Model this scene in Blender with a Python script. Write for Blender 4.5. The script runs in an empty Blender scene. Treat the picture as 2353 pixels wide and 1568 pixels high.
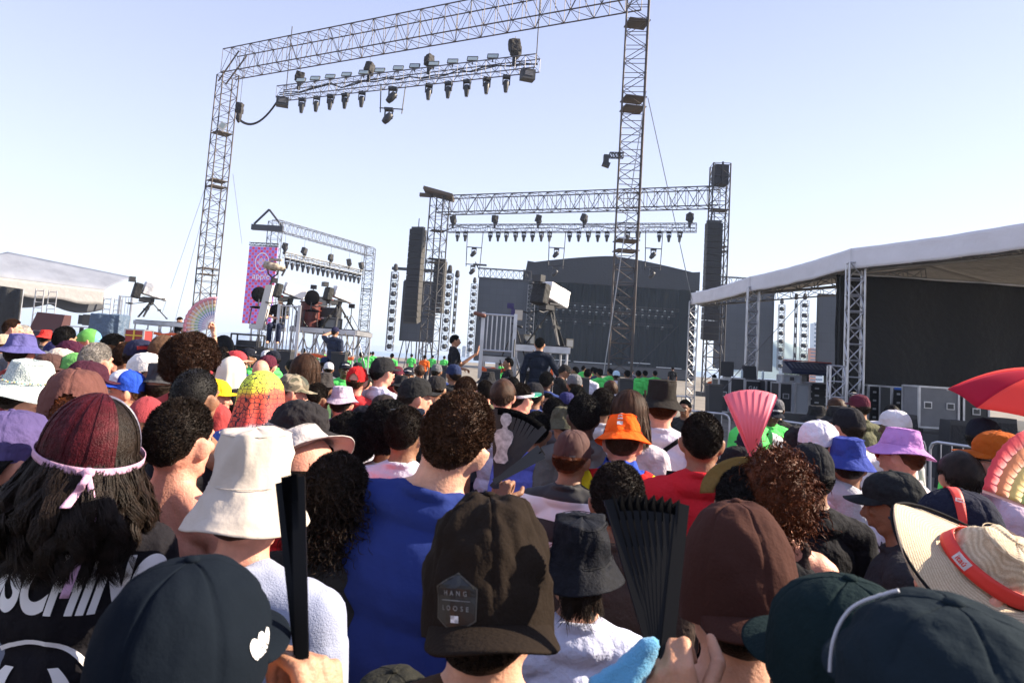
import bpy, bmesh, math, random
from mathutils import Vector, Matrix, noise, Euler
R = math.radians
S = bpy.context.scene
COL = S.collection
random.seed(7)

# ---------------------------------------------------------------- camera, world, sun, exposure
F = 1568.0            # focal length in pixels of a 2352 px wide picture (24 mm on full frame)
PPX, PPY = 1176.0, 685.0
HCAM = 1.85
PITCH, ROLL = math.atan(0.0875), math.atan(0.064)
cd = bpy.data.cameras.new('camera'); cam = bpy.data.objects.new('camera', cd); COL.objects.link(cam)
cd.sensor_width = 36.0; cd.lens = 36.0*F/2352; cd.shift_y = -(784-PPY)/2352.0
cd.dof.use_dof = True; cd.dof.focus_distance = 9.0; cd.dof.aperture_fstop = 12.0
cd.clip_start = 0.05; cd.clip_end = 20000
CM = Matrix.Rotation(R(90)+PITCH, 4, 'X') @ Matrix.Rotation(ROLL, 4, 'Z')
cam.matrix_world = Matrix.Translation((0, 0, HCAM)) @ CM
S.camera = cam
S.render.resolution_x, S.render.resolution_y = 1024, 682
SUN_AZ, SUN_EL = 84.0, 31.0     # degrees clockwise from +Y (to the right), elevation
w = bpy.data.worlds.new('World'); S.world = w; w.use_nodes = True
nt = w.node_tree; bg = nt.nodes['Background']
sky = nt.nodes.new('ShaderNodeTexSky'); sky.sky_type = 'NISHITA'; sky.sun_disc = False
sky.sun_elevation = R(SUN_EL); sky.sun_rotation = R(SUN_AZ); sky.air_density = 1.0; sky.dust_density = 0.6; sky.ozone_density = 1.5
hsv = nt.nodes.new('ShaderNodeHueSaturation'); hsv.inputs['Saturation'].default_value = 0.72
hsv.inputs['Hue'].default_value = 0.515
nt.links.new(sky.outputs[0], hsv.inputs['Color'])
geo = nt.nodes.new('ShaderNodeTexCoord'); sep = nt.nodes.new('ShaderNodeSeparateXYZ'); nt.links.new(geo.outputs['Generated'], sep.inputs[0])
crm = nt.nodes.new('ShaderNodeValToRGB'); nt.links.new(sep.outputs[2], crm.inputs[0]); el = crm.color_ramp.elements
el[0].position = 0.0; el[0].color = (3.6, 3.85, 4.6, 1); el[1].position = 0.5; el[1].color = (1.92, 2.22, 3.55, 1)
mxs = nt.nodes.new('ShaderNodeMix'); mxs.data_type = 'RGBA'; mxs.inputs[0].default_value = 0.72      # pale humid haze over the clear sky
nt.links.new(hsv.outputs[0], mxs.inputs[6]); nt.links.new(crm.outputs[0], mxs.inputs[7]); nt.links.new(mxs.outputs[2], bg.inputs[0]); bg.inputs[1].default_value = 0.105
sl = bpy.data.lights.new('sun', 'SUN'); sun = bpy.data.objects.new('sun', sl); COL.objects.link(sun)
sl.energy = 5.0; sl.angle = R(0.5); sl.color = (1.0, 0.86, 0.68)
sd = Vector((math.sin(R(SUN_AZ))*math.cos(R(SUN_EL)), math.cos(R(SUN_AZ))*math.cos(R(SUN_EL)), math.sin(R(SUN_EL))))
sun.rotation_euler = sd.to_track_quat('Z', 'Y').to_euler()
S.view_settings.view_transform = 'Standard'; S.view_settings.look = 'None'
S.view_settings.exposure = 1.47; S.view_settings.gamma = 1

def ray(px, py):
    v = Vector(((px-PPX)/F, (PPY-py)/F, -1.0))
    return (CM.to_3x3() @ v)
def at(px, py, Y):                      # the point seen at a pixel of the 2352x1568 picture, Y metres ahead
    d = ray(px, py); return Vector((0, 0, HCAM)) + d*(Y/d.y)
def atx(px, py, X):
    d = ray(px, py); return Vector((0, 0, HCAM)) + d*(X/d.x)
def atz(px, py, z):
    d = ray(px, py); return Vector((0, 0, HCAM)) + d*((z-HCAM)/d.z)

# ---------------------------------------------------------------- tags and linking
def tag(o, label=None, cat=None, group=None, kind=None):
    if label: o['label'] = label
    if cat: o['category'] = cat
    if group: o['group'] = group
    if kind: o['kind'] = kind
    return o
def thing(name, label, cat, loc=(0, 0, 0), rz=0, group=None, scale=1, rot=None):
    o = bpy.data.objects.new(name, None); COL.objects.link(o); o.empty_display_size = .1
    o.location = loc; o.rotation_euler = rot if rot else (0, 0, rz); o.scale = (scale,)*3
    return tag(o, label, cat, group)
def link(name, me, parent=None, m=None, mats=None):
    o = bpy.data.objects.new(name, me); COL.objects.link(o); o.parent = parent
    mats = mats or ([m] if m else [])
    for i, mm in enumerate(mats):
        if len(me.materials) <= i: me.materials.append(mm)
        o.material_slots[i].link = 'OBJECT'; o.material_slots[i].material = mm
    return o
def kids(o): return [c for c in o.children]
def copy_tree(o, parent=None, label=None):
    c = o.copy(); COL.objects.link(c); c.parent = parent
    if label: c['label'] = label
    for ch in kids(o): copy_tree(ch, c)
    return c
ORD = ['first','second','third','fourth','fifth','sixth','seventh','eighth','ninth','tenth','eleventh','twelfth','thirteenth','fourteenth','fifteenth','sixteenth','seventeenth','eighteenth','nineteenth','twentieth']

# ---------------------------------------------------------------- mesh builder
class MB:
    def __init__(s): s.v = []; s.f = []; s.mi = []; s.sm = []
    def add(s, vs, fs, mi=0, smooth=True):
        b = len(s.v); s.v += [tuple(x) for x in vs]
        for f in fs: s.f.append(tuple(b+i for i in f)); s.mi.append(mi); s.sm.append(smooth)
        return s
    def tube(s, p0, p1, r0, r1=None, n=6, mi=0, cap=True):
        p0 = Vector(p0); p1 = Vector(p1); r1 = r0 if r1 is None else r1
        d = p1-p0
        if d.length < 1e-6: return s
        q = d.to_track_quat('Z', 'Y'); vs = []
        for p, r in ((p0, r0), (p1, r1)):
            for i in range(n):
                a = 2*math.pi*i/n; vs.append(p+q @ Vector((math.cos(a)*r, math.sin(a)*r, 0)))
        fs = [(i, (i+1) % n, n+(i+1) % n, n+i) for i in range(n)]
        s.add(vs, fs, mi, n > 4)
        if cap: s.add(vs, [tuple(range(n-1, -1, -1)), tuple(range(n, 2*n))], mi, False)
        return s
    def path(s, pts, r, n=6, mi=0):
        for a, b in zip(pts[:-1], pts[1:]): s.tube(a, b, r, r, n, mi, True)
        return s
    def box(s, c, sz, rot=None, mi=0, M=None):
        c = Vector(c); h = [x/2 for x in sz]; vs = []
        for x in (-1, 1):
            for y in (-1, 1):
                for z in (-1, 1):
                    p = Vector((x*h[0], y*h[1], z*h[2]))
                    if rot is not None: p = rot @ p
                    p = p+c
                    if M is not None: p = M @ p
                    vs.append(p)
        s.add(vs, [(0, 1, 3, 2), (4, 6, 7, 5), (0, 4, 5, 1), (2, 3, 7, 6), (0, 2, 6, 4), (1, 5, 7, 3)], mi, False); return s
    def hexa(s, b, t, mi=0):            # four bottom corners, four top corners (ccw)
        s.add(list(b)+list(t), [(3, 2, 1, 0), (4, 5, 6, 7)]+[(i, (i+1) % 4, 4+(i+1) % 4, 4+i) for i in range(4)], mi, False); return s
    def ell(s, c, r, rot=None, nu=16, nv=10, mi=0):
        c = Vector(c); vs = []; fs = []
        for j in range(1, nv):
            t = math.pi*j/nv
            for i in range(nu):
                a = 2*math.pi*i/nu
                p = Vector((r[0]*math.sin(t)*math.cos(a), r[1]*math.sin(t)*math.sin(a), r[2]*math.cos(t)))
                if rot is not None: p = rot @ p
                vs.append(p+c)
        top = Vector((0, 0, r[2])); bot = Vector((0, 0, -r[2]))
        if rot is not None: top = rot @ top; bot = rot @ bot
        vs += [top+c, bot+c]; T = len(vs)-2; B = T+1
        for j in range(nv-2):
            for i in range(nu):
                fs.append((j*nu+i, (j+1)*nu+i, (j+1)*nu+(i+1) % nu, j*nu+(i+1) % nu))
        for i in range(nu):
            fs.append((T, i, (i+1) % nu)); fs.append((B, (nv-2)*nu+(i+1) % nu, (nv-2)*nu+i))
        s.add(vs, fs, mi, True); return s
    def cap(s, p0, r0, p1, r1, n=12, mi=0):     # tapered capsule, closed pieces that a remesh unites
        s.tube(p0, p1, r0, r1, n, mi, True); s.ell(p0, (r0,)*3, None, n, 8, mi); s.ell(p1, (r1,)*3, None, n, 8, mi); return s
    def grid(s, fn, nu, nv, mi=0, closed=False, smooth=True):
        vs = [fn(i/(nu if closed else nu-1), j/(nv-1)) for j in range(nv) for i in range(nu)]
        fs = []
        for j in range(nv-1):
            for i in range(nu if closed else nu-1):
                fs.append((j*nu+i, j*nu+(i+1) % nu, (j+1)*nu+(i+1) % nu, (j+1)*nu+i))
        s.add(vs, fs, mi, smooth); return s
    def sheet(s, fn, nu, nv, th, mi=0, closed=False):   # a grid given a real thickness
        m = MB().grid(fn, nu, nv, 0, closed).mesh('t')
        m.update(); nn = [v.normal.copy() for v in m.vertices]
        A = [v.co.copy() for v in m.vertices]; Bv = [a-n*th for a, n in zip(A, nn)]
        N = len(A); fs = [tuple(p.vertices) for p in m.polygons]
        full = fs+[tuple(N+i for i in reversed(f)) for f in fs]
        ec = {}
        for f in fs:
            for a, b in zip(f, f[1:]+f[:1]): ec[(a, b)] = ec.get((a, b), 0)+1
        for (a, b) in list(ec):
            if (b, a) not in ec: full.append((b, a, N+a, N+b))
        bpy.data.meshes.remove(m)
        s.add(A+Bv, full, mi, True); return s
    def mesh(s, name):
        me = bpy.data.meshes.new(name); me.from_pydata(s.v, [], s.f)
        me.polygons.foreach_set('material_index', s.mi); me.polygons.foreach_set('use_smooth', s.sm)
        me.update(); return me
    def build(s, name, m=None, parent=None, mats=None, loc=None):
        o = link(name, s.mesh(name), parent, m, mats)
        if loc is not None: o.location = loc
        return o
    def xform(s, M):
        s.v = [tuple(M @ Vector(v)) for v in s.v]; return s
    def join(s, o):
        b = len(s.v); s.v += o.v; s.f += [tuple(b+i for i in f) for f in o.f]; s.mi += o.mi; s.sm += o.sm; return s

def remesh(mb, voxel, it=3, fac=.5):
    me = mb.mesh('tmp'); o = bpy.data.objects.new('tmp', me); COL.objects.link(o)
    m = o.modifiers.new('r', 'REMESH'); m.mode = 'VOXEL'; m.voxel_size = voxel; m.use_smooth_shade = True
    if it: q = o.modifiers.new('s', 'SMOOTH'); q.factor = fac; q.iterations = it
    dg = bpy.context.evaluated_depsgraph_get(); e = o.evaluated_get(dg)
    r = bpy.data.meshes.new_from_object(e); bpy.data.objects.remove(o); bpy.data.meshes.remove(me)
    r.polygons.foreach_set('use_smooth', [True]*len(r.polygons)); return r
def displace(me, fn):
    ns = [v.normal.copy() for v in me.vertices]
    for v, n in zip(me.vertices, ns): v.co += n*fn(v.co)
    me.update(); return me
def join_meshes(a, b):                  # b's geometry added to a
    bm = bmesh.new(); bm.from_mesh(a); bm.from_mesh(b); r = bpy.data.meshes.new(a.name); bm.to_mesh(r); bm.free()
    r.polygons.foreach_set('use_smooth', [True]*len(r.polygons)); return r

# ---------------------------------------------------------------- materials
_M = {}
def mat(name, col, rough=.7, metal=0, bump=0, bscale=60, var=0, vscale=6, sheen=0, sss=0, stretch=(1, 1, 1), spec=.5, col2=None, fine=0, trans=0, alpha=1, emis=0):
    key = (name, tuple(col), rough, bump, var, bscale, sheen, sss, spec)
    if key in _M: return _M[key]
    m = bpy.data.materials.new(name); m.use_nodes = True; n = m.node_tree.nodes; l = m.node_tree.links
    b = n['Principled BSDF']; b.inputs['Base Color'].default_value = (*col, 1); b.inputs['Roughness'].default_value = rough
    b.inputs['Metallic'].default_value = metal; b.inputs['Specular IOR Level'].default_value = spec
    if sheen: b.inputs['Sheen Weight'].default_value = sheen; b.inputs['Sheen Roughness'].default_value = .5
    if sss:
        b.inputs['Subsurface Weight'].default_value = sss; b.inputs['Subsurface Radius'].default_value = (1, .3, .15); b.inputs['Subsurface Scale'].default_value = .012
    tc = n.new('ShaderNodeTexCoord'); mp = n.new('ShaderNodeMapping'); mp.inputs['Scale'].default_value = stretch
    l.new(tc.outputs['Object'], mp.inputs[0])
    if var:
        no = n.new('ShaderNodeTexNoise'); no.inputs['Scale'].default_value = vscale; no.inputs['Detail'].default_value = 5; l.new(mp.outputs[0], no.inputs['Vector'])
        rp = n.new('ShaderNodeMapRange'); rp.inputs[1].default_value = .3; rp.inputs[2].default_value = .7; l.new(no.outputs[0], rp.inputs[0])
        mx = n.new('ShaderNodeMix'); mx.data_type = 'RGBA'; l.new(rp.outputs[0], mx.inputs[0])
        c2 = col2 or tuple(min(1, c*(1+var)) for c in col); c1 = col if col2 else tuple(c*(1-var) for c in col)
        mx.inputs[6].default_value = (*c1, 1); mx.inputs[7].default_value = (*c2, 1); l.new(mx.outputs[2], b.inputs['Base Color'])
    if bump:
        nb = n.new('ShaderNodeTexNoise'); nb.inputs['Scale'].default_value = bscale; nb.inputs['Detail'].default_value = 6; l.new(mp.outputs[0], nb.inputs['Vector'])
        bu = n.new('ShaderNodeBump'); bu.inputs['Strength'].default_value = bump; bu.inputs['Distance'].default_value = 1.2/bscale; l.new(nb.outputs[0], bu.inputs['Height'])
        l.new(bu.outputs[0], b.inputs['Normal'])
    _M[key] = m; return m
def cloth(name, col, bump=.35, sheen=0): return mat(name, col, rough=.9, bump=bump, bscale=14, var=.12, vscale=9, sheen=sheen, spec=.12)
def steel(name, col, rough=.45, metal=.6): return mat(name, col, rough=rough, metal=metal, bump=.1, bscale=30, var=.2, vscale=3)
BLACK = mat('black_fabric', (.008, .008, .010), rough=.85, bump=.2, bscale=20, spec=.1)
DARKSTEEL = steel('weathered_dark_steel', (.045, .043, .045), .55, .3)
ALU = steel('aluminium', (.5, .5, .52), .38, .75)
BLKPLASTIC = mat('black_plastic', (.02, .02, .022), rough=.45, bump=.05, bscale=50)
DARKMETAL = mat('dark_lamp_housing', (.035, .036, .04), rough=.5, metal=.2, bump=.1, bscale=40, var=.3)

def text_mesh(txt, size, depth=.002, shear=0, spacing=1.0, bold=0):
    c = bpy.data.curves.new('t', 'FONT'); c.body = txt; c.size = size; c.extrude = depth/2; c.align_x = 'CENTER'; c.align_y = 'CENTER'; c.shear = shear
    c.space_character = spacing; c.offset = bold
    o = bpy.data.objects.new('t', c); COL.objects.link(o); dg = bpy.context.evaluated_depsgraph_get()
    me = bpy.data.meshes.new_from_object(o.evaluated_get(dg)); bpy.data.objects.remove(o); bpy.data.curves.remove(c); return me
# ================================================================ people
SKIN = {k: mat('skin_'+k, c, rough=.55, bump=.28, bscale=150, var=.17, vscale=22, sss=.12, spec=.4) for k, c in
        dict(light=(.58, .31, .21), pink=(.60, .27, .19), tan=(.43, .215, .13), brown=(.24, .115, .065), dark=(.085, .042, .028)).items()}
HAIRC = dict(black=(.008, .007, .007), dark=(.016, .010, .007), brown=(.045, .020, .010), auburn=(.085, .024, .008), afro=(.035, .015, .008), grey=(.33, .30, .27), red=(.22, .06, .015), burgundy=(.06, .006, .010))
def hairmat(c): return mat('hair_'+c, HAIRC[c], rough=.5, bump=.5, bscale=240, var=.45, vscale=38, spec=.14)
HC = Vector((0, -.008, 1.645)); SR = Vector((.077, .099, .104)); NP = Vector((0, -.015, 1.50))
def hdir(az, el): return Vector((math.sin(az)*math.cos(el), math.cos(az)*math.cos(el), math.sin(el)))
def hrot(hr):    # head pitch (nod down +), yaw (turn left +), roll
    p, y, r = hr
    return Matrix.Translation(NP) @ Matrix.Rotation(R(y), 4, 'Z') @ Matrix.Rotation(-R(p), 4, 'X') @ Matrix.Rotation(R(r), 4, 'Y') @ Matrix.Translation(-NP)

def hand_mb(wrist, fd, back, side=1, curl=(25, 30, 20), spread=.0, thumb=(.045, .045, -.02)):
    # wrist position, finger direction, back-of-hand direction; side=+1: thumb towards fd x back
    Y = Vector(fd).normalized(); Z = (Vector(back)-Y*Vector(back).dot(Y)).normalized(); X = Y.cross(Z)*side
    M = Matrix((X, Y, Z)).transposed(); wr = Vector(wrist); T = lambda p: wr+M @ Vector(p)
    m = MB(); xs = (.028, .010, -.009, -.027); ys = (.088, .092, .087, .078); L = ((.040, .025, .020), (.044, .029, .021), (.041, .027, .020), (.032, .020, .018))
    for i in range(4):
        k = Vector((xs[i], ys[i], 0)); m.cap(T((xs[i]*.55, .008, -.002)), .0155, T(k), .0105, 8)
        a = 0; p = k; r = (.0098, .0088, .0078, .0068)
        for j in range(3):
            a += R(curl[j]*(1+.12*i)); q = p+Vector((spread*xs[i]*L[i][j]*20, math.cos(a)*L[i][j], -math.sin(a)*L[i][j]))
            m.cap(T(p), r[j], T(q), r[j+1], 8); p = q
    t0 = Vector((.016, .022, -.008)); t1 = Vector((.036, .050, -.016)); t2 = t1+Vector(thumb)*.62; t3 = t2+Vector((thumb[0]*-.1, thumb[1]*.55, thumb[2]*.6))
    m.cap(T(t0), .016, T(t1), .0125, 8); m.cap(T(t1), .0118, T(t2), .0105, 8); m.cap(T(t2), .0102, T(t3), .0085, 8)
    m.cap(T((0, -.03, 0)), .024, T((0, .012, 0)), .021, 10)
    return m

ARM_DOWN = ((.235, -.03, 1.13), (.235, .05, .89), (0, .25, -1), (1, 0, 0), (25, 30, 20))
def arm_spec(arms):
    a = dict(L=ARM_DOWN, R=ARM_DOWN)      # coordinates given for x>0 (right arm); left mirrored unless explicit
    if arms:
        a.update(arms)
    return a
_B = {}
LEGS = (((.09, .0, .95), (.10, .02, .50), (.10, -.02, .09)),)*2
def limb_points(sex, arms, legs):
    sh = dict(m=.19, f=.165, b=.245)[sex]
    out = {}
    for sgn, k in ((1, 'R'), (-1, 'L')):
        el, wr, fd, bk, cu = arms[k][:5]
        f = (lambda p: Vector((sgn*p[0], p[1], p[2])))
        out[k] = (f((sh, -.012, 1.405)), f(el), f(wr), f(fd), f(bk), cu, arms[k][5] if len(arms[k]) > 5 else (.045, .045, -.02))
    return out, sh
def body_mesh(sex='m', arms=None, hr=(0, 0, 0), legs=None, key=''):
    k = ('body', sex, str(arms), hr, str(legs))
    if k in _B: return _B[k]
    A, sh = limb_points(sex, arm_spec(arms), legs); m = MB(); f = dict(m=1, f=.88, b=1.3)[sex]
    m.ell((0, -.005, .97), (.155, .11, .13)); m.ell((0, .0, 1.12), (.14*f, .105*f, .17)); m.ell((0, .0, 1.30), (.165*f, .11*f, .17))
    m.cap((-sh*.8, -.012, 1.415), .058, (sh*.8, -.012, 1.415), .058, 14)
    for s in (-1, 1):
        m.cap((s*.115*f, -.02, 1.425), .052, (s*.03, -.022, 1.50), .042, 12)
    H = hrot(hr); h = MB()
    nk = Vector((0, -.005, 1.585)); nk = H @ nk
    nf = 1.1 if sex == 'b' else f; m.cap((0, -.022, 1.42), .066*nf, nk, .056*nf, 14)
    h.ell(HC, SR); h.ell((0, .018, 1.61), (.063, .084, .090)); h.cap((-.02, .052, 1.552), .026, (.02, .052, 1.552), .026, 10)
    for s in (-1, 1): h.cap((s*.048, .0, 1.575), .022, (s*.018, .055, 1.550), .022, 10)
    h.cap((0, .096, 1.645), .009, (0, .116, 1.604), .013, 8); h.cap((-.011, .104, 1.602), .0095, (.011, .104, 1.602), .0095, 8)
    for s in (-1, 1):
        h.cap((s*.012, .092, 1.664), .010, (s*.045, .076, 1.662), .010, 8)
        h.ell((s*.034, .082, 1.618), (.022, .014, .016))
        h.ell((s*.084, -.006, 1.622), (.010, .021, .034), Euler((R(-8), R(s*10), R(s*-28))).to_matrix(), 12, 8)
        h.ell((s*.079, .0, 1.610), (.012, .014, .02))
    h.cap((-.018, .098, 1.577), .0065, (.018, .098, 1.577), .0065, 8); h.cap((-.014, .097, 1.566), .0072, (.014, .097, 1.566), .0072, 8)
    h.xform(H); m.join(h)
    hands = MB()
    for kk, sgn in (('R', 1), ('L', -1)):
        s0, e, w_, fd, bk, cu, th = A[kk]
        m.cap(s0, .052*f, e, .040*f, 12); m.cap(e, .041*f, w_, .027, 12)
        hands.join(hand_mb(w_, fd, bk, -sgn, cu, 0, th))
    lg = legs or LEGS
    for i, s in enumerate((1, -1)):
        hp, kn, an = [Vector((s*p[0], p[1], p[2])) for p in lg[i]]
        m.cap(hp, .082, kn, .056, 12); m.cap(kn, .056, an, .038, 12)
        m.cap(an+Vector((0, -.02, -.045)), .034, an+Vector((s*.015, .15, -.055)), .026, 10)
    me = remesh(m, .0078, 2); me = displace(me, lambda p: 0)
    me = join_meshes(me, remesh(hands, .0042, 2)); me.name = 'body'
    _B[k] = me; return me
def shirt_mesh(sex='m', arms=None, kind='tee', var=0):
    k = ('shirt', sex, str(arms), kind, var)
    if k in _B: return _B[k]
    A, sh = limb_points(sex, arm_spec(arms), None); f = dict(m=1, f=.9, b=1.3)[sex]; m = MB(); g = .014
    m.ell((0, -.002, .985), (.175, .128, .12)); m.ell((0, .0, 1.12), (.163*f, .122*f, .19)); m.ell((0, .0, 1.30), (.185*f, .126*f, .175))
    if kind != 'tank':
        m.cap((-sh*.8, -.014, 1.415), .073, (sh*.8, -.014, 1.415), .073, 14)
        for s in (-1, 1): m.cap((s*.115*f, -.02, 1.432), .064, (s*.045, -.025, 1.482), .047, 12)
        n = 20
        m.cap((-.04, -.05, 1.45), .05, (.04, -.05, 1.45), .05, 12); m.ell((0, -.042, 1.452), (.13*f, .072, .054))
        rz = 1.492 if kind != 'hood' else 1.51
        for i in range(n):
            a, b = 2*math.pi*i/n, 2*math.pi*(i+1)/n
            q = lambda a: (math.sin(a)*.077, -.014+math.cos(a)*.077, rz-.022*math.cos(a))
            m.cap(q(a), .0105 if kind == 'tee' else .017, q(b), .0105 if kind == 'tee' else .017, 8)
        for kk in 'RL':
            s0, e, w_ = A[kk][:3]
            if kind == 'long': m.cap(s0, .068*f, e, .054*f, 12); m.cap(e, .054*f, w_, .037, 12)
            else:
                q = s0.lerp(e, .72); m.cap(s0, .068*max(f, 1)**.9, q, .061*f, 12)
    else:
        for s in (-1, 1):
            for a, b in (((s*.085, -.1, 1.33), (s*.085, -.035, 1.478)), ((s*.085, -.035, 1.478), (s*.08, .085, 1.36))): m.cap(a, .03, b, .022, 10)
    me = remesh(m, .009, 2)
    sd_ = Vector((var*7.1, 3.3, 1.7))
    def fn(p):
        q = Vector((p.x*7, p.y*7, p.z*3.5))+sd_; r = Vector((p.x*18+p.z*7, p.y*18, p.z*6))+sd_
        k = 1 if p.z < 1.36 else .45
        return k*(.007*noise.noise(q)+.0045*(1-abs(noise.noise(r))*2)-.001)+.0015
    displace(me, fn); me.name = 'shirt'; _B[k] = me; return me
def trousers_mesh(legs=None):
    k = ('tr', str(legs))
    if k in _B: return _B[k]
    m = MB(); m.ell((0, -.004, .95), (.168, .122, .11)); lg = legs or LEGS
    for i, s in enumerate((1, -1)):
        hp, kn, an = [Vector((s*p[0], p[1], p[2])) for p in lg[i]]
        m.cap(hp, .095, kn, .073, 12); m.cap(kn, .073, an, .062, 12)
    me = remesh(m, .011, 2); displace(me, lambda p: .008*noise.noise(Vector((p.x*9, p.y*9, p.z*9)))); me.name = 'trousers'; _B[k] = me; return me

# ---------------------------------------------------------------- hair
def lerp_tab(tab, x):
    for (a, b), (c, d) in zip(tab[:-1], tab[1:]):
        if x <= c: t = (x-a)/(c-a); t = t*t*(3-2*t); return b+(d-b)*t
    return tab[-1][1]
HL = [(0, 36), (45, 32), (68, 4), (82, -8), (98, 2), (118, -26), (150, -44), (180, -47)]
def hairline(az): return R(lerp_tab(HL, abs(math.degrees(az))))
def wrap(a):
    while a > math.pi: a -= 2*math.pi
    while a < -math.pi: a += 2*math.pi
    return a
def skull(az, el, t): d = hdir(az, el); return HC+Vector((d.x*(SR.x+t), d.y*(SR.y+t), d.z*(SR.z+t)))
def hair_mesh(style, seed=0, cut=False):
    cut = cut or style == 'under'; k = ('hair', style, seed, cut)
    if k in _B: return _B[k]
    rnd = random.Random(seed*31+len(style)); m = MB(); top = R(90)
    P = dict(crop=(.021, .009, .006, .005, 55, 22000, .009, .0019), buzz=(.006, .006, .004, .0006, 90, 6000, .007, .0022), short=(.012, .008, .007, .003, 40, 18000, .010, .0018),
             curly=(.023, .012, .010, .006, 60, 20000, .011, .0021), afro=(.070, .066, .052, .012, 30, 26000, .014, .0026),
             flat=(.050, .032, .015, .008, 26, 12000, .02, .0032), bob=(.022, .022, .022, .004, 16, 3500, .02, .003), under=(.006, .006, .005, .001, 60, 2500, .010, .0025),
             long=(.020, .020, .018, .004, 16, 3000, .02, .003), bigcurl=(.045, .050, .05, .014, 15, 3000, .02, .003), thin=(.004, .004, .003, .001, 60, 3500, .008, .0018))[style]
    tt, ts, tb, na, ns, nt_, ln, wd = P
    def th(az, el):
        s = max(0, math.sin(el)); c = max(0, -math.cos(az)); return (tt*s+(1-s)*(ts*(1-c)+tb*c))
    def surf(az, el, v):
        e = min(1, v/.16); e = e*e*(3-2*e); t = -.003+e*(th(az, el)+.003)
        d = hdir(az, el); t += e*na*noise.noise(d*ns*.1*1.0+Vector((seed, 0, 0))) + e*na*.6*noise.noise(d*ns*.25)
        return skull(az, el, t)
    nu = 72
    def fn(u, v):
        az = wrap(u*2*math.pi); h = hairline(az)
        if style == 'afro': h = min(h, R(20)) if abs(az) < R(60) else h
        if cut: return surf(az, h+(max(R(4), h+.02)-h)*v, v)
        return surf(az, h+(top-h)*v, v)
    m.grid(fn, nu, 30, 0, closed=True)
    tv = []; tf = []
    for i in range(nt_):
        az = rnd.uniform(-math.pi, math.pi); h = hairline(az); z = rnd.uniform(math.sin(h), 1); el = math.asin(z) if not cut else rnd.uniform(h, max(h+.01, R(-4))); v = (el-h)/(top-h)
        p = surf(az, el, max(v, .02)); n = hdir(az, el)
        t = n.cross(Vector((rnd.uniform(-1, 1), rnd.uniform(-1, 1), rnd.uniform(-1, 1)))).normalized()
        f = min(1, .35+v*2.5)
        if style in ('bob', 'long'): d = (n*.25+Vector((0, 0, -1))+t*.3).normalized()
        elif style in ('curly', 'afro', 'flat', 'bigcurl'): d = (n*.9+t*1.0).normalized()
        else: d = (n*.55+t*.5+Vector((0, -.3, .1))).normalized()
        sdv = d.cross(Vector((rnd.uniform(-1, 1), rnd.uniform(-1, 1), rnd.uniform(-1, 1)))).normalized()*wd
        L = ln*f*rnd.uniform(.6, 1.3); c = p-n*.002; mid = c+d*L*.6; tip = mid+(d+t*rnd.uniform(-1, 1)).normalized()*L*.5
        b = len(tv); tv += [c-sdv*.5, c+sdv*.5, mid+sdv*.45, mid-sdv*.45, tip]; tf += [(b, b+1, b+2, b+3), (b+3, b+2, b+4)]
    m.add(tv, tf, 0, True)
    me = m.mesh('hair'); _B[k] = me; return me
def strands_mesh(length=.38, n=2600, wave=.012, spread=.05, t0=.012, width=.0042, seed=0, emin=-10, arc=70, curlr=0, back=0.03, key=None, hatcut=90, mat2=None, azr=None):
    k = ('str', length, n, wave, spread, t0, seed, arc, curlr, hatcut, emin, azr)
    if k in _B: return _B[k]
    rnd = random.Random(seed); m = MB(); tv = []; tf = []
    for i in range(n):
        az = rnd.uniform(*azr) if azr else rnd.uniform(arc, 180)*rnd.choice((-1, 1)); a = R(az); e0 = rnd.uniform(min(20, hatcut-10), hatcut); L = length*rnd.uniform(.72, 1.05); ex = rnd.uniform(0, .018)
        clump = round(az/9)*9; cp = clump*1.7; pts = []
        e = R(e0); s = 0; step = .022; p = None
        while s < 1.5:
            if e > R(emin):
                p = skull(a, e, t0+ex*.5+.0015*math.sin(clump)); e -= step/.11; pts.append(p.copy())
            else:
                if p is None: p = skull(a, e, t0+ex)
                d = s; tt = (p.z-(HC.z)); out = hdir(a, 0); q = p+Vector((0, 0, -step))+out*(spread*step/.2 if s < .12 else -spread*.3*step/.2); q.y -= back*step*.5
                p = q; s += step; wv = wave*min(1, s*6); r2 = curlr*min(1, s*8)
                o = Vector((math.sin(s*30+cp)*wv+math.cos(s*70+cp*3+i % 3)*r2, math.cos(s*26+cp*1.3)*wv+math.sin(s*70+cp*3+i % 3)*r2, 0))
                pts.append(p+o+Vector((math.sin(i)*.004, math.cos(i*1.7)*.004, 0)))
                if s > L: break
        wv = Vector((math.cos(a+.6*rnd.uniform(-1, 1)), -math.sin(a), 0))*width*rnd.uniform(.5, 1.1); b = len(tv); N = len(pts)
        for j, q in enumerate(pts):
            f = 1 if j < N-3 else (N-j)/4; tv += [q-wv*f*.5, q+wv*f*.5]
        for j in range(N-1): tf.append((b+2*j, b+2*j+1, b+2*j+3, b+2*j+2))
    m.add(tv, tf, 0, True); me = m.mesh('long_hair'); _B[k] = me; return me
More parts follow.
